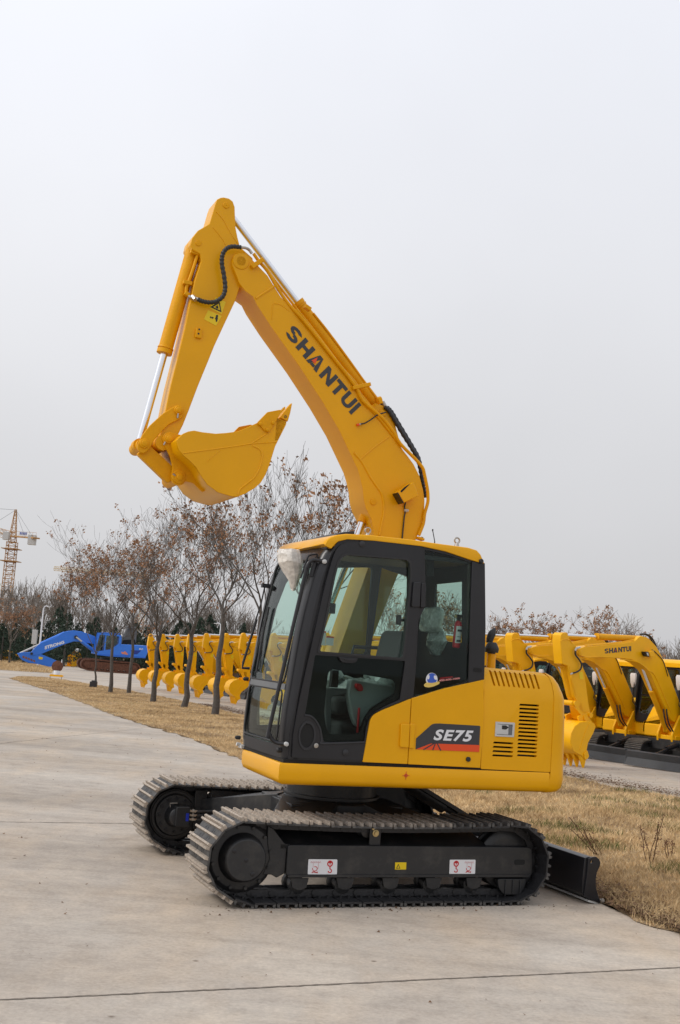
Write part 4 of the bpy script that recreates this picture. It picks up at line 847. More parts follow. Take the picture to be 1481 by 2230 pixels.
# the arm's hidden right side is carried straight past the boom fork
arm_o = Q(arm_px, AN)
g = G(); g.prism(arm_o, AN, AF); arm = g.build('arm', M['yel'], ex, bevel=.006)
g = G(); g.tube(seam([(632, 255), (650, 150), (740, 270), (805, 370)], Z1, AN), .006, 6, ) if False else g.tube(seam([(655, 160), (700, 210), (745, 290), (800, 375)], Z1, AN), .005, 6); g.tube(seam([(630, 262), (670, 310), (700, 350), (715, 380)], Z1, AN), .004, 6); g.each('weld_seam', M['yel'], arm)
for px, r in (((719, 115), .026), ((533, 370), .024)):
    x, zz = Q([px], AN, Z1)[0]; g = G(); g.steps((x, AN, zz), (0, -1, 0), [(-.01, r), (.004, r), (.007, r*.9)], 24); g.steps((x, AN-.007, zz), (0, -1, 0), [(0, .005), (.002, .004)], 10); g.build('pivot_pin', M['yel2'], arm, bevel=.0015)
x, zz = Q([(722, 480)], AN, Z1)[0]
g = G(); g.prism(fil(Q([(515, 945), (555, 950), (550, 1018), (508, 1008)], AN, Z1), .006, 2), AN-.022, AN); gb = g.build('grease_block', M['yel2'], arm, bevel=.003)
g = G()
for p in ((534, 956), (529, 985)): x, zz = Q([p], AN, Z1)[0]; g.cyl((x, AN-.023, zz), (x, AN-.018, zz), .008, 8)
g.each('grease_hole', M['blk0'], gb)
st1 = Q([(650, 735), (717, 768), (690, 850), (606, 808)], AN, Z1); st2 = Q([(598, 822), (690, 862), (652, 928), (570, 884)], AN, Z1)
g = G(); g.prism(st1, AN-.003, AN); s1 = g.build('warning_sticker', M['sty'], arm); g = G(); g.prism(st2, AN-.003, AN); s2 = g.build('distance_sticker', M['sty'], arm)
g = G(); tri = Q([(675, 762), (688, 838), (612, 802)], AN, Z1); ti = Q([(671, 778), (680, 825), (630, 802)], AN, Z1); g.prism(tri, AN-.0045, AN-.003, holes=[ti]); g.prism(Q([(648, 800), (662, 790), (668, 812), (655, 812)], AN, Z1), AN-.0045, AN-.003); g.build('warning_symbol', M['blk0'], arm, smooth=0)
g = G()
for t in ([(608, 870), (618, 862), (618, 880)], [(636, 875), (626, 866), (626, 884)], [(616, 869), (628, 872), (628, 877), (616, 874)], [(645, 880), (650, 866), (662, 868), (664, 880), (658, 902), (650, 901), (650, 890)]): g.prism(Q(t, AN, Z1), AN-.0045, AN-.003)
x, zz = Q([(658, 862)], AN, Z1)[0]; g.prism(circ(x, zz, .009, 12), AN-.0045, AN-.003); g.build('distance_symbol', M['blk0'], arm, smooth=0)
# bucket cylinder
A = E.Q([(512, 395)], CY, Z1)[0]; B = E.Q([(128, 1735)], CY, Z1)[0]; C_ = E.Q([(308, 1118)], CY, Z1)[0]
A = Q([(505, 392)], CY, Z1)[0]; fb = (Vector(C_)-Vector(A)).length/(Vector(B)-Vector(A)).length
bc = cylinder('bucket_cylinder', A, B, .056, .0285, fb, CY, ex)
g = G(); g.tube([tuple(p) for p in spline(q3([(528, 445), (505, 520), (478, 600), (458, 650), (450, 700), (462, 725)], .07, Z1), 3)], .0125, 10)
for p, q in (((430, 632), (488, 645)), ((440, 705), (470, 725)), ((480, 425), (545, 445))): a_, b_ = q3([p, q], .07, Z1); g.bar(a_, b_, .04, .03)
g.build('cylinder_pipe', M['yel2'], bc, bevel=.003)
hose('arm_hose', q3([(528, 748), (560, 762), (610, 770), (660, 760), (700, 725), (714, 670), (706, 590), (692, 510), (696, 450), (722, 408), (765, 393), (818, 398)], [.0, -.01, -.02, -.03, -.035, -.035, -.035, -.035, -.04, -.045, -.04, -.03], Z1), .0175, arm, .09)
g = G(); g.cyl(*q3([(468, 730), (532, 748)], [.04, 0], Z1), .013, 10); g.cyl(*q3([(495, 730), (512, 752)], [.03, .0], Z1), .018, 8); g.tube([tuple(p) for p in spline(q3([(812, 398), (850, 402), (875, 415), (895, 440)], [-.03, -.02, 0, .0], Z1), 3)], .012, 8); g.build('hose_fitting', M['zinc'], arm)
# rocker link, guide bar
for y in (AN-.022, AF+.002):
    oo = fil(Q([(440, 1500), (428, 1545), (398, 1562), (335, 1592), (285, 1640), (235, 1695), (205, 1755), (165, 1792), (128, 1775), (120, 1735), (150, 1670), (205, 1600), (290, 1522), (350, 1482), (385, 1462), (420, 1468)], y, Z1), .02, 3)
    g = G(); g.prism(oo, y, y+.02); lk = g.build('rocker_link', M['yel2'], ex, bevel=.005)
    if y < .1:
        for px, r in (((399, 1497), .034), ((168, 1722), .036)):
            x, zz = Q([px], y, Z1)[0]; g = G(); g.steps((x, y, zz), (0, -1, 0), [(-.01, r), (.010, r), (.014, r*.9)], 24); g.steps((x, y-.014, zz), (0, -1, 0), [(0, r*.68), (.006, r*.66), (.008, r*.55)], 20); g.build('pivot_pin', M['yel2'], lk, bevel=.002)
        a_ = q3([(396, 1520), (392, 1550)], y-.01, Z1); g = G(); g.cyl(a_[0], a_[1], .007, 8); g.build('pin_bolt', M['zinc'], lk)
g = G(); x, zz = Q([(130, 1742)], CY, Z1)[0]; g.cyl((x+.01, AN-.0, zz), (x+.01, AF+.06, zz), .048, 24); g.build('link_pin_tube', M['yel2'], ex)
h0 = Q([(150, 1745)], CY, Z1)[0]; h1 = Q([(352, 1965)], CY, Z1)[0]
g = G()
for y in (.08, .22): g.bar((h0[0], y, h0[1]), (h1[0], y, h1[1]), .05, .085, (0, 1, 0)) if False else g.prism(fil(Q([(120, 1790), (200, 1728), (400, 1915), (330, 1992)], y-.03, Z1), .02, 3), y-.03, y+.03)
g.bar((h0[0], .15, h0[1]), (h1[0], .15, h1[1]), .16, .03)
g.build('guide_link', M['yel2'], ex, bevel=.006)
x, zz = Q([(268, 1732)], .15, Z1)[0]; g = G(); g.cyl((x, AN-.02, zz), (x, AF+.04, zz), .058, 24); g.build('arm_nose', M['yel2'], arm)
# ---- bucket ----
BN, BFa = -.20, .52
def BQ(p, y=BN): return Q(p, y, Z1)
side = BQ([(385, 1700), (430, 1655), (465, 1640), (505, 1634), (560, 1645), (650, 1655), (720, 1650), (800, 1640), (870, 1610), (930, 1582), (985, 1560), (1060, 1545), (1128, 1575), (1125, 1595), (1072, 1700), (1052, 1740), (1012, 1870), (985, 1935), (955, 1985), (915, 2022), (850, 2060), (800, 2081), (755, 2078), (665, 2052), (592, 1998), (545, 1930), (520, 1885), (475, 1838), (430, 1800), (398, 1760)])
bk_ = G()
for y in (BN, BFa-.018): bk_.prism(side, y, y+.018)
# wrapper : from the lip round the back to the top near the ears
wrap = side[12:]+side[:2]
n_ = len(wrap); cen = Vector((sum(p[0] for p in side)/len(side), sum(p[1] for p in side)/len(side)))
inn = []
for i, p in enumerate(wrap):
    p = Vector(p); inn.append(tuple(p+(cen-p).normalized()*.018))
bk_.loft([[(p[0], BN+.001, p[1]), (p[0], BFa-.001, p[1]), (q[0], BFa-.001, q[1]), (q[0], BN+.001, q[1])] for p, q in zip(wrap, inn)])
bkt = bk_.build('bucket', M['yel'], ex, bevel=.003)
g = G()
def srib(pts, r): g.tube([tuple(p) for p in spline(q3(pts, BN, Z1), 3)], r, 6)
srib([(430, 1787), (600, 1765), (780, 1740), (900, 1722), (1060, 1712)], .005); srib([(1000, 1650), (940, 1690), (890, 1722)], .005); srib([(900, 1738), (940, 1755), (962, 1790), (958, 1840), (940, 1900), (905, 1955), (850, 2000), (815, 2030), (800, 2068)], .007)
srib([(685, 1765), (640, 1800), (590, 1845)], .003); g.each('weld_seam', M['yel'], bkt)
g = G(); cut = BQ([(930, 1580), (998, 1510), (1082, 1494), (1100, 1500), (1062, 1560), (1012, 1645), (985, 1641)], BN-.012); g.prism(fil(cut, .006, 2), BN-.016, BN-.001); sc1 = g.build('side_cutter', M['yel2'], bkt, bevel=.003)
g = G(); g.prism(fil([(a, b) for a, b in cut], .006, 2), BFa+.001, BFa+.016); g.build('side_cutter', M['yel2'], bkt, bevel=.003)
g = G()
for p in ((951, 1590), (1037, 1583), (997, 1630)): x, zz = BQ([p], BN-.016)[0]; g.steps((x, BN-.016, zz), (0, -1, 0), [(0, .014), (.010, .013), (.012, .008)], 12)
g.each('cutter_bolt', M['yel2'], sc1)
lip0 = BQ([(1060, 1545), (1128, 1575)]); tpt = BQ([(1172, 1443)])[0]; tb = BQ([(1085, 1545), (1138, 1572)]); tm = BQ([(1112, 1508)])[0]
g = G(); g.prism([lip0[0], lip0[1], side[14], (side[14][0]-.03, side[14][1]-.01)], BN, BFa); g.build('lip', M['yel2'], bkt, bevel=.003)
for i in range(5):
    y = BN+.005+i*(BFa-BN-.095)/4
    g = G(); a_, b_ = tb; g.loft([[(a_[0], y, a_[1]), (a_[0], y+.085, a_[1]), (b_[0], y+.085, b_[1]), (b_[0], y, b_[1])], [(tm[0], y+.006, tm[1]), (tm[0], y+.079, tm[1]), ((b_[0]*.55+tpt[0]*.45)+.004, y+.079, b_[1]*.55+tpt[1]*.45), ((b_[0]*.55+tpt[0]*.45)+.004, y+.006, b_[1]*.55+tpt[1]*.45)], [(tpt[0]-.003, y+.022, tpt[1]-.003), (tpt[0]-.003, y+.063, tpt[1]-.003), (tpt[0]+.003, y+.063, tpt[1]-.004), (tpt[0]+.003, y+.022, tpt[1]-.004)]]); th = g.build('bucket_tooth', M['yel2'], bkt, bevel=.003)
    if i == 0: x, zz = BQ([(1122, 1540)])[0]; g = G(); g.torus((x, y-.0, zz), (0, 1, 0), .009, .002, 14, 6); g.build('tooth_pin', M['dark'], th)
# ears
for y in (AN-.045, AF+.012):
    er = fil(Q([(292, 1690), (305, 1655), (335, 1643), (370, 1652), (430, 1668), (440, 1720), (420, 1800), (500, 1880), (540, 1960), (600, 2030), (560, 2050), (500, 1990), (445, 1975), (430, 1998), (395, 2005), (360, 1990), (352, 1940), (362, 1880), (345, 1810), (310, 1740)], y, Z1), .012, 3)
    g = G(); g.prism(er, y, y+.028); ea = g.build('bucket_ear', M['yel2'], bkt, bevel=.005)
g = G()
y = AN-.045
for px in ((335, 1690), (405, 1950)):
    x, zz = Q([px], y, Z1)[0]; g.steps((x, y, zz), (0, -1, 0), [(-.01, .037), (.012, .037), (.015, .034)], 24); g.steps((x, y-.015, zz), (0, -1, 0), [(0, .025), (.008, .024), (.010, .02)], 20)
g.each('pivot_pin', M['yel2'], bkt, bevel=.0015)
g = G(); a_ = q3([(310, 1712), (300, 1732)], y-.01, Z1); g.cyl(a_[0], a_[1], .008, 8); a_ = q3([(362, 1925), (378, 1938)], y-.01, Z1); g.cyl(a_[0], a_[1], .008, 8); g.each('pin_bolt', M['zinc'], bkt)
x, zz = Q([(395, 1950)], .02, Z1)[0]; g = G(); g.cyl((x, -.02, zz), (x, .33, zz), .052, 24); g.build('ear_tube', M['yel2'], bkt, bevel=.004)
x, zz = Q([(420, 1770)], .0, Z1)[0]
# gusset skin between the ears and the shell
g = G(); gs_ = Q([(400, 1690), (440, 1660), (460, 1800), (560, 1920), (640, 2030), (600, 2040), (480, 1900), (410, 1820)], .0, Z1); g.prism(gs_, -.18, .48); g.build('back_plate', M['yel'], bkt, bevel=.004)
# fire extinguisher standing behind the glass, held on the cab's rear wall : a thing of its own
fe = thing('fire_extinguisher', 'small red fire extinguisher with white label, seen through the rear side window', 'fire extinguisher', E.W((0, 0, 0)), E.a)
yE = -.93
p0 = E.on(993, 1411, yE); p1 = E.on(999, 1352, yE)
g = G(); hgt = p1[1]-p0[1]; g.steps((p0[0], yE, p0[1]), (p1[0]-p0[0], 0, hgt), [(0, .020), (.006, .027), (.01, .029), (hgt-.03, .029), (hgt-.012, .024), (hgt, .013)], 22); g.build('body', mat('extinguisher_red', (.62, .012, .03), .3, coat=.4), fe)
g = G(); q0 = Vector((p0[0], yE, p0[1])); dd = Vector((p1[0]-p0[0], 0, hgt)); rings = [[q0+dd*t+Vector((.0298*math.cos(a), .0298*math.sin(a), 0)) for a in [R(-140+i*16) for i in range(9)]] for t in (.18, .80)]
g.sheet(rings); lb = g.build('label', M['white'], fe)
g = G()
for t0, t1 in ((.60, .68), (.40, .42), (.22, .3)): g.sheet([[q0+dd*t+Vector((.0303*math.cos(a), .0303*math.sin(a), 0)) for a in [R(-120+i*14) for i in range(8)]] for t in (t0, t1)])
g.build('label_print', M['decal'], lb)
g = G(); e_ = q0+dd; g.cyl(e_-Vector((0, 0, .005)), e_+Vector((0, 0, .03)), .014, 12); g.box(e_+Vector((0, 0, .035)), (.06, .02, .02)); g.bar(e_+Vector((-.01, 0, .045)), e_+Vector((-.05, 0, .03)), .015, .006); g.build('valve', M['blk0'], fe, bevel=.003)
g = G(); g.steps(e_+Vector((-.03, 0, .03)), (0, -1, .3), [(0, .012), (.012, .012), (.014, .009)], 12); g.build('gauge', M['gold'], fe)
# =====================================================================
# the row of small yellow excavators
# =====================================================================
F1 = Frame(7.1, 23.15, .66)
Zd = (1240, 1340, 6.145); Ze = (1060, 1340, 6.171)
def build_small(rot, name_lab):
    Fq = lambda pts, y, z=Zd: F1.Q(pts, y, z)
    ro = thing('small_excavator', name_lab, 'excavator', (0, 0, 0), 0)
    Y, D, K = M['yelbg'], M['dark'], M['blk']
    yc = -.18; BNy, BFy = -.10, .16
    piv = Fq([(150, 440)], BNy)[0]
    def rt(pts):
        c, s = math.cos(rot), math.sin(rot); return [(piv[0]+(x-piv[0])*c-(z-piv[1])*s, piv[1]+(x-piv[0])*s+(z-piv[1])*c) for x, z in pts]
    sq_ = lambda pts: rt([(piv[0]+(x-piv[0])*(.80 if rot else 1), z) for x, z in pts])
    # tracks
    for yt in (yc-.72, yc+.72):
        pr = []; r = .235; xa, xb, zc = -.72, 1.0, .235
        for i in range(13): a = math.pi/2+i/12*math.pi; pr.append((xa+r*math.cos(a), zc+r*math.sin(a)))
        for i in range(13): a = -math.pi/2+i/12*math.pi; pr.append((xb+r*math.cos(a), zc+r*math.sin(a)))
        P = [Vector(p) for p in pr]; D_ = [0]
        for i in range(len(P)): D_.append(D_[-1]+(P[(i+1) % len(P)]-P[i]).length)
        def at(d):
            d %= D_[-1]
            for i in range(len(P)):
                if D_[i+1] >= d: break
            return P[i]+(P[(i+1) % len(P)]-P[i])*((d-D_[i])/(D_[i+1]-D_[i]))
        g = G(); n = 40; c = Vector((0, zc)); rings = []
        for k in range(80):
            p = at(k/80*D_[-1]); nn = (p-Vector((max(xa, min(xb, p.x)), zc))).normalized(); A = p-nn*.018; B = p-nn*.06
            rings.append([(A.x, yt-.20, A.y), (A.x, yt+.20, A.y), (B.x, yt+.20, B.y), (B.x, yt-.20, B.y)])
        g.loft(rings, close=True); g.mat(1)
        for k in range(n):
            for dd in (-.042, 0, .042):
                p = at((k+.5)/n*D_[-1]+dd); nn = (p-Vector((max(xa, min(xb, p.x)), zc))).normalized(); g.bar((p.x-nn.x*.008, yt-.20, p.y-nn.y*.008), (p.x-nn.x*.008, yt+.20, p.y-nn.y*.008), .014, .022, (nn.x, 0, nn.y))
        g.build('track', [M['shoeb'], M['wshoe']], ro, smooth=0)
        g = G(); g.prism(fil([(-.6, .34), (.8, .34), (.86, .2), (.8, .12), (-.6, .12), (-.66, .2)], .03, 2), yt-.13, yt+.13); g.cyl((xa, yt-.14, zc), (xa, yt+.14, zc), .17, 18); g.cyl((xb, yt-.14, zc), (xb, yt+.14, zc), .17, 18); g.build('track_frame', D, ro)
    g = G(); g.box((0, yc, .42), (1.2, 1.2, .2)); g.steps((.1, yc, .45), (0, 0, 1), [(0, .35), (.18, .35)], 24); g.build('centre_frame', D, ro)
    xb_ = -1.50
    g = G(); g.loft([[(xb_+a, y, b) for a, b in ((.10, .27), (.06, .29), (.0, .27), (.035, .15), (-.03, .0), (.03, .0), (.10, .10))] for y in (yc-.86, yc+.46)]); b1 = g.build('blade', M['bladeg'], ro, smooth=20)
    g = G()
    for y in (yc-.85, yc+.45): g.prism([(xb_+.16, .28), (xb_-.0, .29), (xb_+.03, .16), (xb_-.03, 0), (xb_+.16, .05)], y-.012, y+.012)
    g.each('end_plate', M['bladeg'], b1)
    for y in (yc-.45, yc+.15): g = G(); g.bar((xb_+.1, y, .15), (-.45, y, .28), .08, .08); g.build('blade_arm', M['blk'], b1)
    g = G(); g.cyl((xb_+.14, yc-.1, .22), (-.75, yc-.1, .40), .03, 10); g.cyl((-.95, yc-.1, .355), (-.4, yc-.1, .48), .05, 12); g.build('blade_cylinder', M['blk'], b1)
    # chassis and body
    xf = -.36
    g = G(); g.prism([(xf, yc-1.1), (xf, yc+.9), (1.15, yc+.95), (1.15, yc-1.1)], .53, .79, ax='z'); ch = g.build('chassis', Y, ro, bevel=.03)
    for k, (xx, mm) in enumerate(((0, 'decal'), (.12, 'orange'), (.24, 'decal'))):
        yk = yc-1.02+xx*.9; g = G()
        if k == 1:
            for j in range(3): g.box((xf-.004, yk+.035*j-.02, .69-.02*(j == 1)), (.006, .022, .07))
            g.build('sticker', M['lred'], ch)
        else: g.prism([(yk-.035, .66), (yk+.035, .66), (yk+.035, .72), (yk-.035, .72)], xf-.004, xf-.001, holes=[[(yk-.012, .675), (yk+.02, .675), (yk+.02, .705), (yk-.012, .705)]], ax='x'); g.build('sticker', M['decal'], ch)
    g = G()
    for y in (.03-.20, .03+.14): g.prism(fil([(xf+.12, .95), (xf-.02, 1.02), (xf-.16, .80), (xf-.26, .62), (xf-.24, .46), (xf+.02, .46), (xf+.35, .82)], .03, 2), y, y+.05)
    g.prism([(xf-.2, .50), (xf+.1, .50), (xf+.1, .60), (xf-.2, .60)], -.20, .22); g.build('swing_bracket', Y, ro, bevel=.01)
    g = G(); rings = []
    for x, zt in ((xf+.02, .98), (xf+.2, 1.22), (.5, 1.30), (1.0, 1.28), (1.15, 1.15)): rings.append([(x, yc+.12, .78), (x, yc+.12, zt), (x, yc+.55, zt), (x, yc+.84, zt-.10), (x, yc+.92, zt-.3), (x, yc+.92, .78)])
    g.loft(rings); g.build('engine_cover', Y, ro, bevel=.03, seg=3)
    g = G(); g.prism([(1.0, yc-.93), (1.3, yc-.78), (1.42, yc), (1.3, yc+.78), (1.0, yc+.93)], .55, 1.25, ax='z'); g.build('counterweight', Y, ro, bevel=.06, seg=3)
    # cab
    ya, yb = yc-1.12, yc-.02
    pf = fil([(xf-.02, .80), (xf-.05, 1.15), (xf+.02, 1.75), (xf+.12, 2.03), (.95, 2.03), (1.0, .80)], .05, 3)
    w1 = fil([(xf+.10, 1.30), (xf+.14, 1.74), (xf+.24, 1.93), (.40, 1.93), (.42, 1.30)], .05, 3); w2 = fil([(xf+.08, .95), (xf+.09, 1.24), (.42, 1.24), (.42, .95)], .04, 3); w3 = fil([(.52, 1.25), (.52, 1.93), (.88, 1.93), (.90, 1.25)], .03, 3)
    g = G()
    for y in (ya, yb-.03): g.prism(pf, y, y+.03, holes=[w1, w2, w3])
    g.build('cab_frame', K, ro)
    g = G(); fh = fil([(ya+.10, .98), (ya+.10, 1.93), (yb-.10, 1.93), (yb-.10, .98)], .08, 3)
    g.prism([(ya+.03, .80), (yb-.03, .80), (yb-.03, 2.03), (ya+.03, 2.03)], xf-.035, xf-.0, holes=[fh], ax='x'); g.v = [(x+max(0, z-1.15)*.17, y, z) for x, y, z in g.v]; g.build('cab_front', K, ro, bevel=.008)
    g = G(); g.prism([(ya+.03, .80), (yb-.03, .80), (yb-.03, 2.03), (ya+.03, 2.03)], .94, .97, holes=[fil([(ya+.12, 1.3), (ya+.12, 1.93), (yb-.12, 1.93), (yb-.12, 1.3)], .05, 3)], ax='x'); g.build('cab_rear', K, ro)
    g = G(); [g.prism(w_, y, y+.004) for w_ in (w1, w2, w3) for y in (ya+.012, yb-.018)]; g.prism(fh, xf-.02, xf-.016, ax='x'); i0 = len(g.v)-2*len(fh); g.v = g.v[:i0]+[(x+max(0, z-1.15)*.17, y, z) for x, y, z in g.v[i0:]]; g.build('cab_glass', M['g3b'], ro, smooth=0)
    g = G(); g.box((xf+.02+.02, (ya+yb)/2, 1.36), (.03, yb-ya-.2, .03)); g.build('cab_bar', K, ro)
    g = G(); g.box((.35, (ya+yb)/2, 1.15), (.5, .5, .14)); g.box((.60, (ya+yb)/2, 1.45), (.12, .46, .5)); g.box((.62, (ya+yb)/2, 1.80), (.09, .26, .16)); g.build('seat', M['seat'], ro, bevel=.04)
    g = G(); g.box((.3, (ya+yb)/2, .83), (1.2, 1.0, .04)); g.build('cab_floor', K, ro)
    g = G(); g.loft([[(x, ya-.02, z-.05), (x, ya+.03, z), (x, yb-.03, z), (x, yb+.02, z-.05), (x, yb+.01, z-.10), (x, ya-.01, z-.10)] for x, z in ((xf+.06, 2.07), (xf+.12, 2.11), (xf+.3, 2.14), (.7, 2.13), (1.0, 2.09), (1.03, 2.02))]); g.build('roof', Y, ro, bevel=.01, smooth=50)
    g = G(); g.tube([(xf-.05, yb-.05, 1.1), (xf-.10, yb+.02, 1.2), (xf-.06, yb+.02, 1.75), (xf+.06, yb-.02, 1.9)], .012, 6); g.build('handrail', K, ro)
    g = G(); g.loft([[(xf-.02+dx, ya+.25+dy, z) for dx, dy in ((-.02*k, -.05*k), (.02*k, -.05*k), (.02*k, .05*k), (-.02*k, .05*k))] for z, k in ((1.86, .8), (1.82, 1.2), (1.70, 1.1), (1.62, .5))] if False else [[(xf-.06+dx*k, yb+.06+dy*k, z) for dx, dy in ((-.02, -.06), (.02, -.06), (.02, .06), (-.02, .06))] for z, k in ((1.80, .9), (1.76, 1.2), (1.60, 1.0), (1.50, .5))]); g.build('wrapped_mirror', M['white'], ro)
    # boom
    bo = Fq([(106, 440), (118, 402), (150, 390), (210, 368), (480, 345), (720, 322), (900, 298), (960, 235), (1000, 222), (1070, 240), (1130, 290), (1200, 368), (1245, 445), (1305, 570), (1395, 800), (1481, 1030), (1570, 1270), (1600, 1400), (1560, 1450), (1500, 1440), (1400, 1380), (1380, 1340), (1230, 1000), (1130, 765), (1085, 695), (1050, 668), (980, 602), (860, 547), (720, 530), (450, 516), (220, 512), (140, 488), (112, 465)], BNy)
    g = G(); g.prism(bo, BNy, BFy); bm_ = g.build('boom', Y, ro, bevel=.008)
    def sq(pts, y=BNy): return [(x, y, z) for x, z in Fq(pts, y)]
    g = G(); g.tube([tuple(p) for p in spline(sq([(700, 545), (870, 562), (975, 600), (1060, 668), (1090, 700), (1160, 740), (1250, 920), (1400, 1280)], BNy-.004), 3)], .010, 6); g.tube(sq([(130, 478), (240, 512), (400, 510)], BNy-.002), .008, 6); g.each('weld_seam', Y, bm_)
    g = G()
    for q in ((150, 440),): x, z = Fq([q], BNy)[0]; g.steps((x, BNy, z), (0, -1, 0), [(-.01, .055), (.012, .053), (.014, .03), (.02, .028)], 18)
    g.build('pivot_pin', Y, bm_)
    qd = Fq([(485, 464), (852, 430), (850, 360), (485, 396)], BNy); bl, br, tr_, tl = [Vector(q) for q in qd]
    fn = lambda u, v: (lambda p: (p.x, p.y))((bl*(1-u)+br*u)*(1-v)+(tl*(1-u)+tr_*u)*v)
    g = G()
    for c_, a, b in SPANS: glyph(g, c_, a, b, BNy-.004, BNy-.001, fn)
    g.build('lettering', M['decal'], bm_, smooth=0)
    g = G(); g.prism([fn(.385, .3), fn(.435, .3), fn(.41, .72)], BNy-.005, BNy-.003); g.build('letter_triangle', M['red'], bm_, smooth=0)
    g = G(); p = Fq([(1040, 440), (1080, 438), (1100, 512), (1062, 500)], BNy-.1); q = Fq([(1075, 440), (1140, 420), (1165, 500), (1100, 512)], BNy-.06)
    g.prism(q, BNy-.10, BNy); wl_ = g.build('work_lamp', Y, bm_, bevel=.006); g = G(); g.prism(p, BNy-.115, BNy-.015); g.build('lamp_rim', K, wl_, bevel=.004); g = G(); g.prism([(sum(a[0] for a in p)/4+(a[0]-sum(b[0] for b in p)/4)*.6, sum(a[1] for a in p)/4+(a[1]-sum(b[1] for b in p)/4)*.6) for a in p], BNy-.118, BNy-.1); g.build('lamp_lens', M['cgrey'], wl_)
    hose('lamp_cable', sq([(1140, 412), (1180, 440), (1240, 500), (1300, 580), (1360, 780)], BNy-.01), .008, bm_)
    for k in range(2): hose('boom_hose', [(x, y+.02+.05*k, z) for x, y, z in sq([(1000+20*k, 205), (1060, 195), (1130+10*k, 230), (1180, 300), (1205+8*k, 360), (1215, 420)], BNy)], .016, bm_)
    g = G(); g.tube(sq([(215, 355), (480, 335), (740, 312), (920, 285)], BNy+.02), .012, 6); g.tube(sq([(215, 345), (480, 325), (740, 300), (900, 268)], BNy+.06), .012, 6); g.build('boom_pipe', Y, bm_)
    # arm cylinder
    ym = .03
    topm = rt(Fq([(-105, 222)], ym, Zd))[0]; topm = rt(Fq([(1035, 205)], ym, Ze))[0]; bs = Fq([(962, 262)], ym)[0]
    cylinder('arm_cylinder', bs, topm, .062, .028, (Vector(bs)-Vector(Fq([(370, 215)], ym)[0])).length/(Vector(bs)-Vector(topm)).length, ym, ro)
    # arm
    ar = sq_(Fq([(985, 275), (992, 205), (1018, 174), (1062, 174), (1092, 212), (1112, 275), (1190, 345), (1262, 440), (1290, 600), (1335, 850), (1375, 1150), (1405, 1300), (1372, 1345), (1300, 1350), (1212, 1130), (1180, 1060), (1110, 760), (1085, 632), (1014, 608), (1000, 480)], BNy+.03, Ze))
    g = G(); g.prism(ar, BNy+.03, BFy-.03); am = g.build('arm', Y, ro, bevel=.008)
    def ra(pts, y, z=Ze): return [(x, y, zz) for x, zz in rt(Fq(pts, y, z))]
    g = G(); g.tube(ra([(980, 290), (1020, 268), (1070, 262), (1110, 275), (1150, 320)], BNy+.028), .010, 6); g.tube(ra([(1110, 640), (1150, 850), (1200, 1050)], BNy+.028), .006, 6); g.each('weld_seam', Y, am)
    hose('arm_hose', ra([(1160, 735), (1210, 720), (1265, 680), (1278, 610), (1240, 540), (1195, 480), (1195, 420), (1215, 385), (1250, 378)], BNy-.02), .016, am)
    g = G(); g.cyl(*ra([(1130, 745), (1170, 733)], BNy-.01), .015, 8); g.tube(ra([(1190, 425), (1205, 390), (1255, 376)], BNy-.025), .019, 8); g.build('hose_fitting', M['cgrey'], am)
    g = G(); g.prism(rt(Fq([(1238, 715), (1290, 720), (1300, 820), (1250, 815)], BNy+.03, Ze)), BNy+.024, BNy+.03); g.build('warning_sticker', M['sty'], am)
    g = G(); p0_ = Fq([(1035, 640)], ym, Ze)[0]; A = rt([p0_])[0]; B = rt(Fq([(60, 1130)], ym))[0]
    cylinder('bucket_cylinder', A, B, .06, .03, .93, ym, ro)
    g = G(); g.tube([tuple(p) for p in spline(ra([(1140, 740), (1130, 800), (1150, 860), (1170, 920)], BNy), 3)], .012, 6); g.build('cylinder_pipe', Y, am)
    # links and bucket
    for y in (BNy-.02, BFy+.0):
        g = G(); g.prism(fil(rt(Fq([(30, 1130), (60, 1110), (140, 1130), (150, 1180), (120, 1200), (200, 1290), (290, 1280), (310, 1310), (280, 1345), (170, 1330), (90, 1230), (40, 1180)], y)), .02, 2), y, y+.022); g.build('rocker_link', Y, ro, bevel=.004)
    g = G()
    for q, r_ in (((62, 1150), .05), ((272, 1312), .05), ((200, 1350), .055)):
        x, z = rt(Fq([q], BNy))[0]; g.cyl((x, BNy-.05, z), (x, BFy+.05, z), r_, 14)
    g.prism(rt(Fq([(50, 1150), (110, 1140), (140, 1330), (110, 1360), (80, 1320)], ym)), ym-.1, ym+.1); g.build('link_pin', Y, ro)
    kn, kf = -.29, .35
    sd_ = rt(Fq([(290, 1402), (345, 1430), (362, 1475), (330, 1560), (255, 1700), (238, 1800), (255, 1880), (222, 1950), (165, 1872), (60, 1810), (15, 1690), (30, 1560), (75, 1470), (150, 1412)], kn))
    g = G(); [g.prism(sd_, y, y+.015) for y in (kn, kf-.015)]
    wr = sd_[7:]+sd_[:2]; cn = Vector((sum(p[0] for p in sd_)/len(sd_), sum(p[1] for p in sd_)/len(sd_))); wi = [tuple(Vector(p)+(cn-Vector(p)).normalized()*.02) for p in wr]
    g.loft([[(p[0], kn+.001, p[1]), (p[0], kf-.001, p[1]), (q[0], kf-.001, q[1]), (q[0], kn+.001, q[1])] for p, q in zip(wr, wi)]); bk2 = g.build('bucket', Y, ro, smooth=40)
    g = G(); [g.prism(fil(rt(Fq([(120, 1420), (100, 1330), (170, 1300), (240, 1330), (300, 1410), (240, 1480)], BNy)), .02, 2), y, y+.03) for y in (BNy-.03, BFy)]; g.build('bucket_ear', Y, bk2)
    g = G(); g.tube([(x, kn-.002, z) for x, z in rt(Fq([(285, 1410), (230, 1520), (140, 1800)], kn))], .008, 6); g.each('weld_seam', Y, bk2)
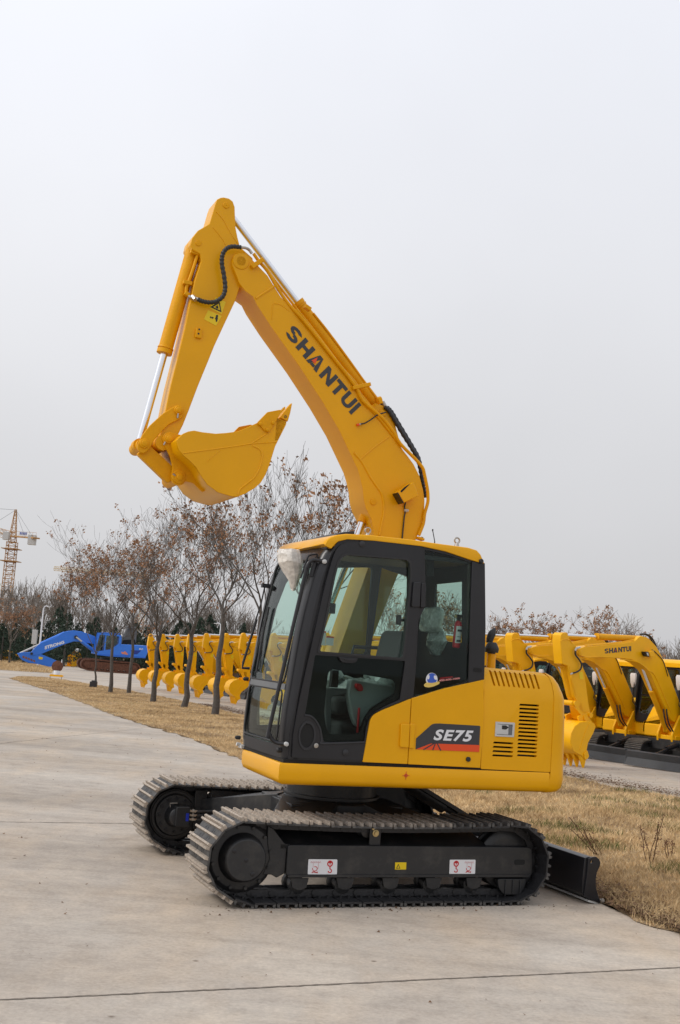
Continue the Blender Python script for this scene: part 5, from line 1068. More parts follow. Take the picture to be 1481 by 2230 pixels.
    a, b, t = rt(Fq([(150, 1870), (222, 1950), (207, 2058)], kn))
    for i in range(5):
        y = kn+.0+i*(kf-kn-.06)/4; g = G(); g.loft([[(a[0], y, a[1]), (a[0], y+.06, a[1]), (b[0], y+.06, b[1]), (b[0], y, b[1])], [(t[0]-.006, y+.015, t[1]), (t[0]-.006, y+.045, t[1]), (t[0]+.006, y+.045, t[1]), (t[0]+.006, y+.015, t[1])]]); g.build('bucket_tooth', Y, bk2)
    g = G(); g.prism(fil(rt(Fq([(238, 1800), (262, 1880), (240, 1920), (205, 1930), (190, 1850)], kn)), .01, 2), kn-.02, kn); g.build('side_cutter', Y, bk2, bevel=.004)
    # boom cylinders : slanting rods in front of the boom leg
    u0 = Fq([(1000, 640)], ym)[0]; u1 = Fq([(1340, 1520)], ym)[0]
    cylinder('boom_cylinder', u1, u0, .055, .03, .62, ym-.0, ro)
    for k in range(2): hose('bracket_hose', sq([(1300+40*k, 1230), (1310+40*k, 1330), (1340+40*k, 1450), (1400+30*k, 1540)], BNy-.06), .014, ro)
    tipl = t
    return ro, (t[0], kn+.03, t[1])
M['wshoe'] = mat('worn_track_rib', (.10, .085, .07), .8, var=.5, vs_=10)
M['bladeg'] = mat('dull_black_blade', (.035, .038, .042), .55, var=.3, vs_=5)
M['g3b'] = glass('row_cab_glass', (.55, .65, .63), 1.3)
smA, tipA = build_small(0.0, 'x'); smB, tipB = build_small(R(-13), 'x')
TIP0 = Vector((4.77, 21.6, 0)); RD = Vector((-.378, .926, 0))
NROW = 16
ords = ['nearest', 'second', 'third', 'fourth', 'fifth', 'sixth', 'seventh', 'eighth', 'ninth', 'tenth', 'eleventh', 'twelfth', 'thirteenth', 'fourteenth', 'fifteenth', 'sixteenth']
ptx = {9: (513, 1536), 10: (477, 1529), 11: (433, 1521.7), 12: (399, 1514), 13: (371, 1508), 14: (340, 1503), 15: (313.6, 1499)}
def row_label(k):
    if k == 0: return 'nearest small yellow excavator of the row, its whole boom lettering visible'
    if k == 1: return 'second small yellow excavator from the near end, its arm behind the big one\'s engine cover'
    if k == 15: return 'small yellow excavator at the far end of the row, next to the blue excavator'
    if k == 9: return 'small yellow excavator whose bucket hangs just left of the big cab\'s wiper'
    if k > 9: return '%s small yellow excavator counted from the row\'s far end by the blue one' % ords[15-k]
    return 'small yellow excavator, %s from the near end of the row, mostly behind the big one' % ords[k]
first = {0: True, 1: True}
for k in range(NROW):
    src = 0 if k < 2 else 1
    if k in ptx: P = ground(*ptx[k])
    else: P = TIP0+RD*(2.27*k-(.55 if k else 0))
    P.z = terr(P.y)
    a = (.66-.05*k if k < 6 else .38)+.03*math.sin(k*2.7)*(k > 1)
    tl_ = (tipA, tipB)[src]; base = (smA, smB)[src]
    if first[src]: o = base; first[src] = False
    else: o = dup_tree(base)
    ca, sa = math.cos(a), math.sin(a); o.location = (P.x-(tl_[0]*ca-tl_[1]*sa), P.y-(tl_[0]*sa+tl_[1]*ca), P.z); o.rotation_euler = (0, 0, a)
    if k == 0: o.location.x -= .02
    o['label'] = row_label(k); o['group'] = 'small excavators parked in a long row'
    if k: pass
# =====================================================================
# blue excavator
# =====================================================================
pc = ground(243, 1465); aB = .32; FB = Frame(pc.x-math.sin(aB)*1.45, pc.y+math.cos(aB)*1.45, aB, pc.z)
Zg = (0, 1340, 4.356)
be = thing('excavator', 'large blue excavator with rusty tracks, its boom folded down to the ground', 'excavator', FB.o, aB)
def BQ2(p, y): return FB.Q(p, y, Zg)
Bc, Rs_ = M['blue'], M['rust']
for yt, s_ in ((-1.20, -1), (1.20, 1)):
    pr = BQ2([(800, 418), (900, 416), (1100, 436), (1270, 450), (1315, 465), (1333, 505), (1320, 545), (1270, 556), (1000, 535), (830, 520), (785, 505), (765, 470), (775, 435)], -1.45)
    P = fil(pr, .25, 4); g = G(); cx_ = sum(p[0] for p in P)/len(P); cz_ = sum(p[1] for p in P)/len(P)
    inn = [(cx_+(x-cx_)*.965, cz_+(z-cz_)*.80) for x, z in P]
    g.prism(P, yt-.3, yt+.3, holes=[inn]); P2 = []
    for a, b in zip(P, P[1:]+P[:1]):
        L_ = (Vector(b)-Vector(a)).length; k = max(1, int(L_/.11))
        for i in range(k): P2.append((a[0]+(b[0]-a[0])*i/k, a[1]+(b[1]-a[1])*i/k))
    for x, z in P2: g.box((x, yt, z), (.05, .61, .05))
    g.build('track', Rs_, be, smooth=0)
    g = G(); g.prism([(cx_+(x-cx_)*.90, cz_+(z-cz_)*.62) for x, z in P], yt-.22, yt+.22); xl_ = min(p[0] for p in P)+.46; xr_ = max(p[0] for p in P)-.46
    for x in (xl_, xr_): g.steps((x, yt+.26, cz_+(.04 if x < 0 else -.02)), (0, -1, 0), [(0, .36), (.1, .38), (.42, .38), (.5, .2), (.52, .1)], 20)
    for i in range(7): x = xl_+.55+i*(xr_-xl_-1.1)/6; g.cyl((x, yt-.24, cz_-.27), (x, yt+.24, cz_-.27), .11, 12)
    g.build('track_frame', Rs_, be)
g = G(); g.box((cx_, 0, .75), (1.6, 2.2, .35)); g.cyl((cx_, 0, .8), (cx_, 0, 1.15), .6, 24); g.build('centre_frame', M['dark'], be)
bod = BQ2([(905, 352), (1060, 345), (1150, 275), (1405, 290), (1410, 330), (1380, 405), (905, 370)], -1.4)
g = G(); g.prism(bod, -1.4, 1.4); bb = g.build('body', Bc, be, bevel=.04)
g = G(); g.prism(BQ2([(1195, 378), (1210, 375), (1385, 400), (1380, 407), (1060, 392), (905, 375), (905, 368)], -1.42), -1.42, -1.40); g.build('body_edge', M['blue2'], bb)
g = G(); g.prism(BQ2([(1240, 330), (1340, 335), (1300, 370), (1255, 368)], -1.41), -1.415, -1.40); g.build('blue_panel', mat('deep_blue', (.004, .03, .25), .4), bb)
g = G(); lettering(g, BQ2([(1320, 325), (1358, 328), (1358, 312), (1320, 310)], -1.41), -1.415, '6LC', offset=.03); g.build('lettering', M['wht'], bb, smooth=0)
g = G(); g.prism(fil(BQ2([(1150, 345), (1175, 350), (1185, 338), (1215, 368), (1210, 375), (1155, 366)], -1.41), .02, 2), -1.415, -1.40); g.build('flame_sticker', mat('flame_orange', (.6, .2, .12), .6), bb)
co = BQ2([(940, 165), (1060, 170), (1150, 190), (1155, 215), (1150, 275), (1060, 348), (905, 356), (908, 290)], -1.4)
ci1 = BQ2([(946, 185), (1000, 185), (985, 335), (915, 340), (918, 290)], -1.4); ci2 = BQ2([(1010, 190), (1130, 200), (1125, 270), (1050, 325), (1000, 330)], -1.4)
g = G()
for y in (-1.4, -.55): g.prism(co, y, y+.06, holes=[ci1, ci2])
g.build('cab_frame', Bc, be)
g = G(); [g.prism(c_, y+.02, y+.03) for c_ in (ci1, ci2) for y in (-1.4, -.55)]; g.build('cab_glass', M['g3b'], be, smooth=0)
g = G(); tz = max(p[1] for p in co); g.box((sum(p[0] for p in co[:3])/3+.05, -.95, tz), (1.35, .95, .06)); g.build('cab_roof', M['blue2'], be, bevel=.02)
g = G(); bp = BQ2([(940, 165), (908, 290), (905, 356)], -1.4)
for y in (-1.35, -.55): g.tube([(x-.01, y, z) for x, z in bp], .03, 6)
g.build('cab_pillar', Bc, be)
hl = BQ2([(1155, 215), (1215, 100), (1300, 108), (1290, 265), (1250, 265), (1250, 140), (1170, 225)], -1.2)
g = G(); g.prism(BQ2([(1150, 225), (1212, 105), (1222, 112), (1162, 230)], -1.2), -1.2, -1.12); g.prism(BQ2([(1212, 100), (1300, 108), (1300, 122), (1212, 114)], -1.2), -1.2, -.2); g.prism(BQ2([(1215, 110), (1300, 118), (1290, 262), (1160, 262)], -.2), -.2, -.15); g.build('open_engine_hood', M['grey'], be)
g = G(); g.prism(BQ2([(1170, 235), (1280, 230), (1290, 275), (1160, 270)], -.9), -.9, .6); g.build('engine', M['pit'], be)
bo = BQ2([(292, 362), (315, 325), (385, 262), (520, 215), (590, 165), (640, 150), (700, 143), (770, 152), (850, 180), (920, 208), (915, 275), (840, 265), (760, 250), (700, 248), (612, 275), (520, 312), (400, 365), (330, 382), (300, 378)], -.2)
g = G(); g.prism(bo, -.2, .25); bb2 = g.build('boom', Bc, be, bevel=.02)
g = G(); lettering(g, BQ2([(424, 325), (612, 266), (607, 240), (424, 292)], -.2), -.205, 'STRONG', offset=.05); g.build('lettering', M['wht'], bb2, smooth=0)
g = G(); x, z = BQ2([(720, 207)], -.2)[0]; g.cyl((x, -.34, z), (x, .3, z), .14, 16); g.build('pivot_pin', M['dark'], bb2)
aro = BQ2([(165, 362), (205, 352), (300, 348), (375, 362), (545, 432), (552, 450), (520, 472), (475, 490), (360, 462), (270, 452), (210, 425), (185, 395)], -.18)
g = G(); g.prism(aro, -.18, .22); aa = g.build('arm', Bc, be, bevel=.02)
g = G(); g.prism(BQ2([(366, 392), (408, 398), (400, 420), (368, 415)], -.18), -.186, -.18); g.build('warning_sticker', M['sty'], aa)
g = G()
for k in range(5): g.prism(fil(BQ2([(215+k*25, 380+k*10), (235+k*25, 388+k*10), (232+k*25, 412+k*9), (212+k*25, 400+k*9)], -.18), .02, 1), -.185, -.18)
g.each('rust_patch', mat('rusty_paint', (.22, .10, .06), .8, var=.4), aa)
x, z = BQ2([(300, 362)], -.2)[0]; g = G(); g.cyl((x, -.3, z), (x, .3, z), .10, 14); g.build('pivot_pin', M['dark'], aa)
A = BQ2([(610, 168)], .02)[0]; B = BQ2([(190, 358)], .02)[0]; C_ = BQ2([(383, 268)], .02)[0]
def bcyl(A, B, f, y, r):
    A = Vector((A[0], y, A[1])); B = Vector((B[0], y, B[1])); C = A+(B-A)*f; g = G(); g.cyl(A, C, r, 14); c = g.build('cylinder', Bc, be); g = G(); g.cyl(C, B, r*.55, 12); g.build('rod', M['cgrey'], c)
bcyl(A, B, (Vector(C_)-Vector(A)).length/(Vector(B)-Vector(A)).length, -.05, .13)
bcyl(BQ2([(905, 345)], -.3)[0], BQ2([(722, 207)], -.3)[0], .7, -.32, .12); bcyl(BQ2([(905, 345)], -.3)[0], BQ2([(722, 207)], -.3)[0], .7, .36, .12)
# =====================================================================
# ground
# =====================================================================
def concrete_mat():
    m_, t, b = nodes('weathered_concrete'); n = t.nodes.new; l = t.links.new
    tc = n('ShaderNodeTexCoord')
    def noise(sc, det=6, ro=.6, stretch=None, dist=0):
        q = n('ShaderNodeTexNoise'); q.inputs['Scale'].default_value = sc; q.inputs['Detail'].default_value = det; q.inputs['Roughness'].default_value = ro; q.inputs['Distortion'].default_value = dist
        if stretch:
            mp = n('ShaderNodeMapping'); mp.inputs['Rotation'].default_value = (0, 0, stretch[1]); mp.inputs['Scale'].default_value = stretch[0]; l(tc.outputs['Object'], mp.inputs[0]); l(mp.outputs[0], q.inputs['Vector'])
        else: l(tc.outputs['Object'], q.inputs['Vector'])
        return q.outputs[0]
    def ramp(src, stops):
        r = n('ShaderNodeValToRGB'); l(src, r.inputs[0]); e = r.color_ramp.elements
        e[0].position, e[0].color = stops[0][0], (*stops[0][1], 1); e[1].position, e[1].color = stops[-1][0], (*stops[-1][1], 1)
        for p, c in stops[1:-1]: k = e.new(p); k.color = (*c, 1)
        return r.outputs[0]
    def mix(a, b_, f, mode='MIX'):
        x = n('ShaderNodeMix'); x.data_type = 'RGBA'; x.blend_type = mode; l(a, x.inputs[6]); l(b_, x.inputs[7])
        if isinstance(f, float): x.inputs[0].default_value = f
        else: l(f, x.inputs[0])
        return x.outputs[2]
    base = ramp(noise(.55, 5, .55, ((.35, 1, 1), .5)), [(.30, (.30, .258, .215)), (.48, (.40, .348, .295)), (.60, (.44, .39, .335)), (.70, (.51, .46, .40))])
    warm = ramp(noise(.9, 6, .6, ((1, .4, 1), .2)), [(.45, (0, 0, 0)), (.7, (1, 1, 1))]); base = mix(base, ramp(noise(2., 3), [(.3, (.37, .285, .205)), (.7, (.40, .325, .25))]), warm) if False else base
    w1 = n('ShaderNodeMath'); w1.operation = 'MULTIPLY'; w1.inputs[1].default_value = .7; l(warm, w1.inputs[0]); rgbw = n('ShaderNodeRGB'); rgbw.outputs[0].default_value = (.48, .375, .27, 1); base = mix(base, rgbw.outputs[0], w1.outputs[0])
    streak = ramp(noise(2.2, 7, .72, ((.22, 2.2, 1), .42)), [(.36, (.91, .91, .91)), (.5, (1, 1, 1)), (.72, (1.07, 1.06, 1.05))]); base = mix(base, streak, 1.0, 'MULTIPLY')
    scr = ramp(noise(5, 4, .8, ((.12, 3.0, 1), -.5)), [(.62, (1, 1, 1)), (.74, (1.22, 1.2, 1.18))]); base = mix(base, scr, 1.0, 'MULTIPLY')
    fine = ramp(noise(38, 5, .7), [(.3, (.84, .84, .84)), (.7, (1.12, 1.12, 1.12))]); med = ramp(noise(5.5, 6, .7), [(.34, (.88, .875, .87)), (.5, (1, 1, 1)), (.66, (1.08, 1.08, 1.07))]); base = mix(base, med, 1.0, 'MULTIPLY'); base = mix(base, fine, 1.0, 'MULTIPLY')
    vo = n('ShaderNodeTexVoronoi'); vo.inputs['Scale'].default_value = 2.3; l(tc.outputs['Object'], vo.inputs['Vector']); spot = ramp(vo.outputs['Distance'], [(.018, (.42, .38, .35)), (.05, (1, 1, 1))]); base = mix(base, spot, 1.0, 'MULTIPLY')
    stain = ramp(noise(.9, 5, .6, None, 1.5), [(.36, (1.10, 1.09, 1.07)), (.46, (1, 1, 1)), (.60, (1, 1, 1)), (.72, (.80, .79, .78))]); base = mix(base, stain, 1.0, 'MULTIPLY')
    l(base, b.inputs['Base Color']); b.inputs['Roughness'].default_value = .82; b.inputs['Specular IOR Level'].default_value = .3
    bp = n('ShaderNodeBump'); bp.inputs['Strength'].default_value = .35; bp.inputs['Distance'].default_value = .006; l(noise(55, 6, .75), bp.inputs['Height']); l(bp.outputs[0], b.inputs['Normal'])
    return m_
def straw_mat(name, cols, scale=.9, scale2=14, alpha=0):
    m_, t, b = nodes(name); n = t.nodes.new; l = t.links.new; tc = n('ShaderNodeTexCoord')
    a = n('ShaderNodeTexNoise'); a.inputs['Scale'].default_value = scale; a.inputs['Detail'].default_value = 5; a.inputs['Roughness'].default_value = .6; l(tc.outputs['Object'], a.inputs['Vector'])
    r = n('ShaderNodeValToRGB'); l(a.outputs[0], r.inputs[0]); e = r.color_ramp.elements; e[0].position = cols[0][0]; e[0].color = (*cols[0][1], 1); e[1].position = cols[-1][0]; e[1].color = (*cols[-1][1], 1)
    for p, c in cols[1:-1]: k = e.new(p); k.color = (*c, 1)
    f = n('ShaderNodeTexNoise'); f.inputs['Scale'].default_value = scale2; f.inputs['Detail'].default_value = 4; l(tc.outputs['Object'], f.inputs['Vector'])
    r2 = n('ShaderNodeValToRGB'); l(f.outputs[0], r2.inputs[0]); r2.color_ramp.elements[0].position = .3; r2.color_ramp.elements[0].color = (.55, .52, .5, 1); r2.color_ramp.elements[1].position = .7; r2.color_ramp.elements[1].color = (1.35, 1.32, 1.25, 1)
    x = n('ShaderNodeMix'); x.data_type = 'RGBA'; x.blend_type = 'MULTIPLY'; x.inputs[0].default_value = 1; l(r.outputs[0], x.inputs[6]); l(r2.outputs[0], x.inputs[7]); l(x.outputs[2], b.inputs['Base Color']); b.inputs['Roughness'].default_value = .9; b.inputs['Specular IOR Level'].default_value = .15
    return m_
M['conc'] = concrete_mat()
M['soil'] = straw_mat('dry_soil', [(.35, (.17, .12, .075)), (.5, (.30, .215, .13)), (.65, (.40, .30, .19))], .8, 20)
M['straw'] = straw_mat('dry_grass_blades', [(.30, (.36, .25, .13)), (.45, (.58, .42, .235)), (.58, (.70, .53, .31)), (.70, (.46, .36, .18))], .8, 9)
M['green'] = straw_mat('green_grass_blades', [(.3, (.07, .10, .03)), (.6, (.15, .16, .05))], 2, 9)
M['litter'] = straw_mat('leaf_litter', [(.3, (.07, .04, .025)), (.6, (.16, .095, .055))], 3, 30)
def sheet_from(poly, dz, cuts=(18, 115), sub=0):
    bm = bmesh.new(); vs = [bm.verts.new((p[0], p[1], 0)) for p in poly]; bm.faces.new(vs)
    bmesh.ops.triangulate(bm, faces=bm.faces[:])
    for c in cuts: bmesh.ops.bisect_plane(bm, geom=bm.verts[:]+bm.edges[:]+bm.faces[:], plane_co=(0, c, 0), plane_no=(0, 1, 0))
    for v in bm.verts: v.co.z = terr(v.co.y)+dz
    me = bpy.data.meshes.new('sheet'); bm.to_mesh(me); bm.free()
    for p in me.polygons:
        if p.normal.z < 0: p.flip()
    return me
def struct(name, me, m_):
    me.materials.clear(); me.materials.append(m_); o = bpy.data.objects.new(name, me); COL.objects.link(o); o['kind'] = 'structure'; return o
struct('ground', sheet_from([(-2500, -60), (2500, -60), (2500, 4500), (-2500, 4500)], -.03), M['soil'])
struct('concrete_yard', sheet_from([(-90, -25), (90, -25), (90, 112), (-90, 112)], 0), M['conc'])
nearE = [(20, 1477), (60, 1490), (100, 1502), (180, 1530), (250, 1558), (330, 1583), (430, 1612), (515, 1650), (700, 1723), (950, 1822), (1200, 1921), (1305, 1967), (1344, 1986), (1401, 2007), (1444, 2021), (1490, 2043), (1700, 2130)]
farE = [(2300, 1905), (1700, 1782), (1481, 1738), (1349, 1715), (1239, 1693), (1000, 1648), (760, 1600), (520, 1556), (430, 1533), (340, 1515), (260, 1500), (200, 1490), (125, 1478), (90, 1474), (40, 1473)]
def edge_world(px, amp, seed, step=.12):
    rr = random.Random(seed); W = [ground(*p) for p in px]; o = []
    for a, b in zip(W[:-1], W[1:]):
        n = max(1, int((b-a).length/step)); nr = (b-a).cross(Vector((0, 0, 1))).normalized()
        for i in range(n): k = a+(b-a)*(i/n); j = rr.uniform(-amp, amp); o.append((k.x+nr.x*j, k.y+nr.y*j))
    o.append((W[-1].x, W[-1].y)); return o
stripA = edge_world(nearE, .085, 1)+edge_world(farE, .12, 2, .3)
struct('soil_strip', sheet_from(stripA, .006), M['soil'])
mound = edge_world([(-80, 1462), (0, 1459), (60, 1463), (112, 1466)], .1, 3, .5)+edge_world([(120, 1459), (90, 1446), (40, 1436), (0, 1430), (-120, 1418)], .15, 4, 1.0)
struct('soil_strip', sheet_from(mound, .006), M['soil'])
# joints in the concrete
def joint(a, b, ext0, ext1, wd, seed):
    A = ground(*a); B = ground(*b); d = (B-A).normalized(); A2 = A-d*ext0; B2 = B+d*ext1; L_ = (B2-A2).length; n = int(L_/.03); nr = d.cross(Vector((0, 0, 1))); rr = random.Random(seed); g = G(); V = []; F = []
    off = 0
    for i in range(n+1):
        p = A2+d*(L_*i/n); off = off*.9+rr.uniform(-.002, .002); w0 = wd*rr.uniform(.35, 1.0); V += [tuple(p+nr*(off+w0)), tuple(p+nr*(off-wd*rr.uniform(.35, 1.0)))]
    V = [(x, y, terr(y)+.003) for x, y, z in V]; F = [(2*i, 2*i+1, 2*i+3, 2*i+2) for i in range(n)]
    g.add(V, F); me = g.mesh('joint', M['litterj'], 0); o = struct('pavement_joint', me, M['litterj'])
M['litterj'] = mat('joint_filler', (.19, .16, .13), .95, var=.5, vs_=25)
joint((0, 2178), (1481, 2108), 6, 12, .011, 5); joint((0, 1790), (285, 1794), 20, 22, .010, 6); joint((0, 1620), (330, 1585), 14, -.5, .008, 8)
j0 = ground(0, 2178); j1 = ground(1481, 2108)
joint((1000, 1700), (1481, 1722), -30, 0, .01, 9) if False else None
# ---- grass ----
def poly_pts(poly, n, dens, rs, ymax=90):
    P = np.array(poly); x0, y0 = P.min(0); x1, y1 = P.max(0); out = []; k = len(poly); tot = 0
    px_, py_ = P[:, 0], P[:, 1]
    while tot < n:
        q = rs.rand(400000, 2)*[x1-x0, y1-y0]+[x0, y0]
        q = q[rs.rand(len(q)) < dens(q)]
        # inside the frame (with a margin)
        zz = np.where(q[:, 1] < 18, 0, -SLOPE*(np.minimum(q[:, 1], 115)-18))
        v = np.stack([q[:, 0], q[:, 1], zz-CO.z], 1); dep = v @ np.array(fw); u = CF*(v @ np.array(crt))/dep+740; 
        q = q[(dep > 1) & (u > -260) & (u < 1741)]
        ins = np.zeros(len(q), bool); j = k-1
        for i in range(k):
            c = ((py_[i] > q[:, 1]) != (py_[j] > q[:, 1])) & (q[:, 0] < (px_[j]-px_[i])*(q[:, 1]-py_[i])/(py_[j]-py_[i]+1e-12)+px_[i]); ins ^= c; j = i
        q = q[ins]; out.append(q); tot += len(q)
    return np.concatenate(out)[:n]
def blades(name, q, h, wd, m_, rs, lean=.5, dz=0):
    n = len(q); d = np.hypot(q[:, 0], q[:, 1]); ang = rs.rand(n)*2*np.pi; hh = h*(.45+.9*rs.rand(n)); ww = wd*(1+d*.045)*(.6+.8*rs.rand(n))
    z = np.where(q[:, 1] < 18, 0, -SLOPE*(np.minimum(q[:, 1], 115)-18))+dz; la = rs.rand(n)*2*np.pi; ll = hh*lean*rs.rand(n)*2
    V = np.zeros((n, 3, 3)); V[:, 0, 0] = q[:, 0]-np.cos(ang)*ww; V[:, 0, 1] = q[:, 1]-np.sin(ang)*ww; V[:, 1, 0] = q[:, 0]+np.cos(ang)*ww; V[:, 1, 1] = q[:, 1]+np.sin(ang)*ww
    V[:, 0, 2] = z; V[:, 1, 2] = z; V[:, 2, 0] = q[:, 0]+np.cos(la)*ll; V[:, 2, 1] = q[:, 1]+np.sin(la)*ll; V[:, 2, 2] = z+hh
    me = bpy.data.meshes.new(name); me.vertices.add(3*n); me.vertices.foreach_set('co', V.reshape(-1)); me.loops.add(3*n); me.loops.foreach_set('vertex_index', np.arange(3*n, dtype=np.int32)); me.polygons.add(n); me.polygons.foreach_set('loop_start', np.arange(0, 3*n, 3, dtype=np.int32)); me.update(); me.validate()
    me.materials.append(m_); o = bpy.data.objects.new(name, me); COL.objects.link(o); o['kind'] = 'stuff'; return o
rs = np.random.RandomState(3)
def fn_patch(q, s, ph): return .5+.5*np.sin(q[:, 0]*s+ph+1.7*np.sin(q[:, 1]*s*.7+ph))*np.cos(q[:, 1]*s*1.1-ph+1.3*np.sin(q[:, 0]*s*.6))
dens = lambda q: np.clip(1.0/(1+(np.hypot(q[:, 0], q[:, 1])/11)**2)*1.6, 0, 1)*(.35+.65*fn_patch(q, 1.3, .4))
qa = poly_pts(stripA, 330000, dens, rs)
hp_ = .026+.034*fn_patch(qa, 2.1, 1.0)**2*(qa[:, 1] < 19)+.012
g1_ = blades('dry_grass', qa, hp_, .0022, M['straw'], rs, .8); tag(g1_, 'short straw-coloured dry grass covering the strip between the concrete slabs', 'grass')
mk = (fn_patch(qa[::3], 2.7, 2.2) > .72) & (qa[::3, 0] > 2) & (qa[::3, 1] < 19); qg = qa[::3][mk]; qg = qg+rs.randn(*qg.shape)*.03
gg = blades('green_grass', qg, .07, .0024, M['green'], rs, .6); tag(gg, 'sparse tufts of green grass showing through the dry grass', 'grass')
qm = poly_pts(mound, 20000, lambda q: np.ones(len(q)), rs); gm = blades('dry_grass', qm, .14, .003, M['straw'], rs, .7); tag(gm, 'dry grass on the far left strip by the blue digger', 'grass')
# litter along the edges
def litter(name, pxs, n, spread, rs, s, lab, ins=.0, uni=False):
    W = np.array([tuple(ground(*p))[:2] for p in pxs]); seg = rs.randint(0, len(W)-1, n); 
    le = np.hypot(*(W[1:]-W[:-1]).T); seg = rs.choice(len(W)-1, n, p=le/le.sum()); t = rs.rand(n)[:, None]; q = W[seg]*(1-t)+W[seg+1]*t
    dirv = (W[seg+1]-W[seg])/le[seg][:, None]; nr = np.stack([-dirv[:, 1], dirv[:, 0]], 1); off = np.abs(rs.randn(n))[:, None]*spread-ins; q = q+nr*off
    n = len(q); a = rs.rand(n)*2*np.pi; sz = s*(.4+1.0*rs.rand(n)); V = np.zeros((n, 3, 3)); z = np.where(q[:, 1] < 18, 0, -SLOPE*(np.minimum(q[:, 1], 115)-18))+.008+rs.rand(n)*.018
    for k, (aa, lk) in enumerate(((0, 1), (2.3, .8), (3.9, .8))): V[:, k, 0] = q[:, 0]+np.cos(a+aa)*sz*lk; V[:, k, 1] = q[:, 1]+np.sin(a+aa)*sz*lk; V[:, k, 2] = z+rs.rand(n)*sz*.9
    me = bpy.data.meshes.new(name); me.vertices.add(3*n); me.vertices.foreach_set('co', V.reshape(-1)); me.loops.add(3*n); me.loops.foreach_set('vertex_index', np.arange(3*n, dtype=np.int32)); me.polygons.add(n); me.polygons.foreach_set('loop_start', np.arange(0, 3*n, 3, dtype=np.int32)); me.update()
    me.materials.append(M['litter']); o = bpy.data.objects.new(name, me); COL.objects.link(o); o['kind'] = 'stuff'; tag(o, lab, 'leaf litter'); return o
litter('fallen_leaves', nearE[8:], 9000, .22, rs, .020, 'brown dead leaves and twigs lying along the near edge of the dry grass')
litter('fallen_leaves', farE[:9][::-1], 16000, .40, rs, .019, 'brown dead leaves banked along the far edge of the dry grass', 0)
# dry weeds
def weed(px, h, seed, lab, lean=0):
    P = ground(*px); rr = random.Random(seed); t = thing('dry_weed', lab, 'weed', P, 0); g = G(); g2 = G()
    for s in range(5 if h > .3 else 3):
        a = rr.uniform(0, 6.28); x = rr.uniform(-.04, .04); pts = [(x, rr.uniform(-.03, .03), 0)]; hh = h*rr.uniform(.5, 1)
        for i in range(1, 6): pts.append((x+math.cos(a)*hh*.06*i+rr.uniform(-.01, .01)-lean*.04*i, math.sin(a)*.02*i, hh*i/5))
        g.tube(pts, .0035, 4)
        for i in range(26):
            k = rr.uniform(1.2, 4.99); b = int(k); p = Vector(pts[b])*(1-(k-b))+Vector(pts[b+1] if b < 5 else pts[5])*(k-b); s_ = rr.uniform(.005, .014); q = p+Vector((rr.uniform(-.03, .03), rr.uniform(-.03, .03), rr.uniform(-.01, .03)))
            g2.add([q, q+Vector((s_, rr.uniform(-s_, s_), s_*.4)), q+Vector((s_*.3, rr.uniform(-s_, s_), s_*1.3))], [(0, 1, 2)])
    g.build('stem', M['litter'], t, smooth=0); g2.build('dry_leaves', M['weedl'], t, smooth=0)
M['weedl'] = mat('rusty_weed', (.16, .075, .045), .9, var=.4)
weed((1415, 1882), .46, 1, 'tallest rusty brown dead weed stalk in the dry grass right of the blade'); weed((1303, 1864), .38, 2, 'thin leaning dead weed stalk just behind the blade\'s upper corner', 1); weed((1452, 1872), .2, 3, 'low dead weed right of the tallest stalk')
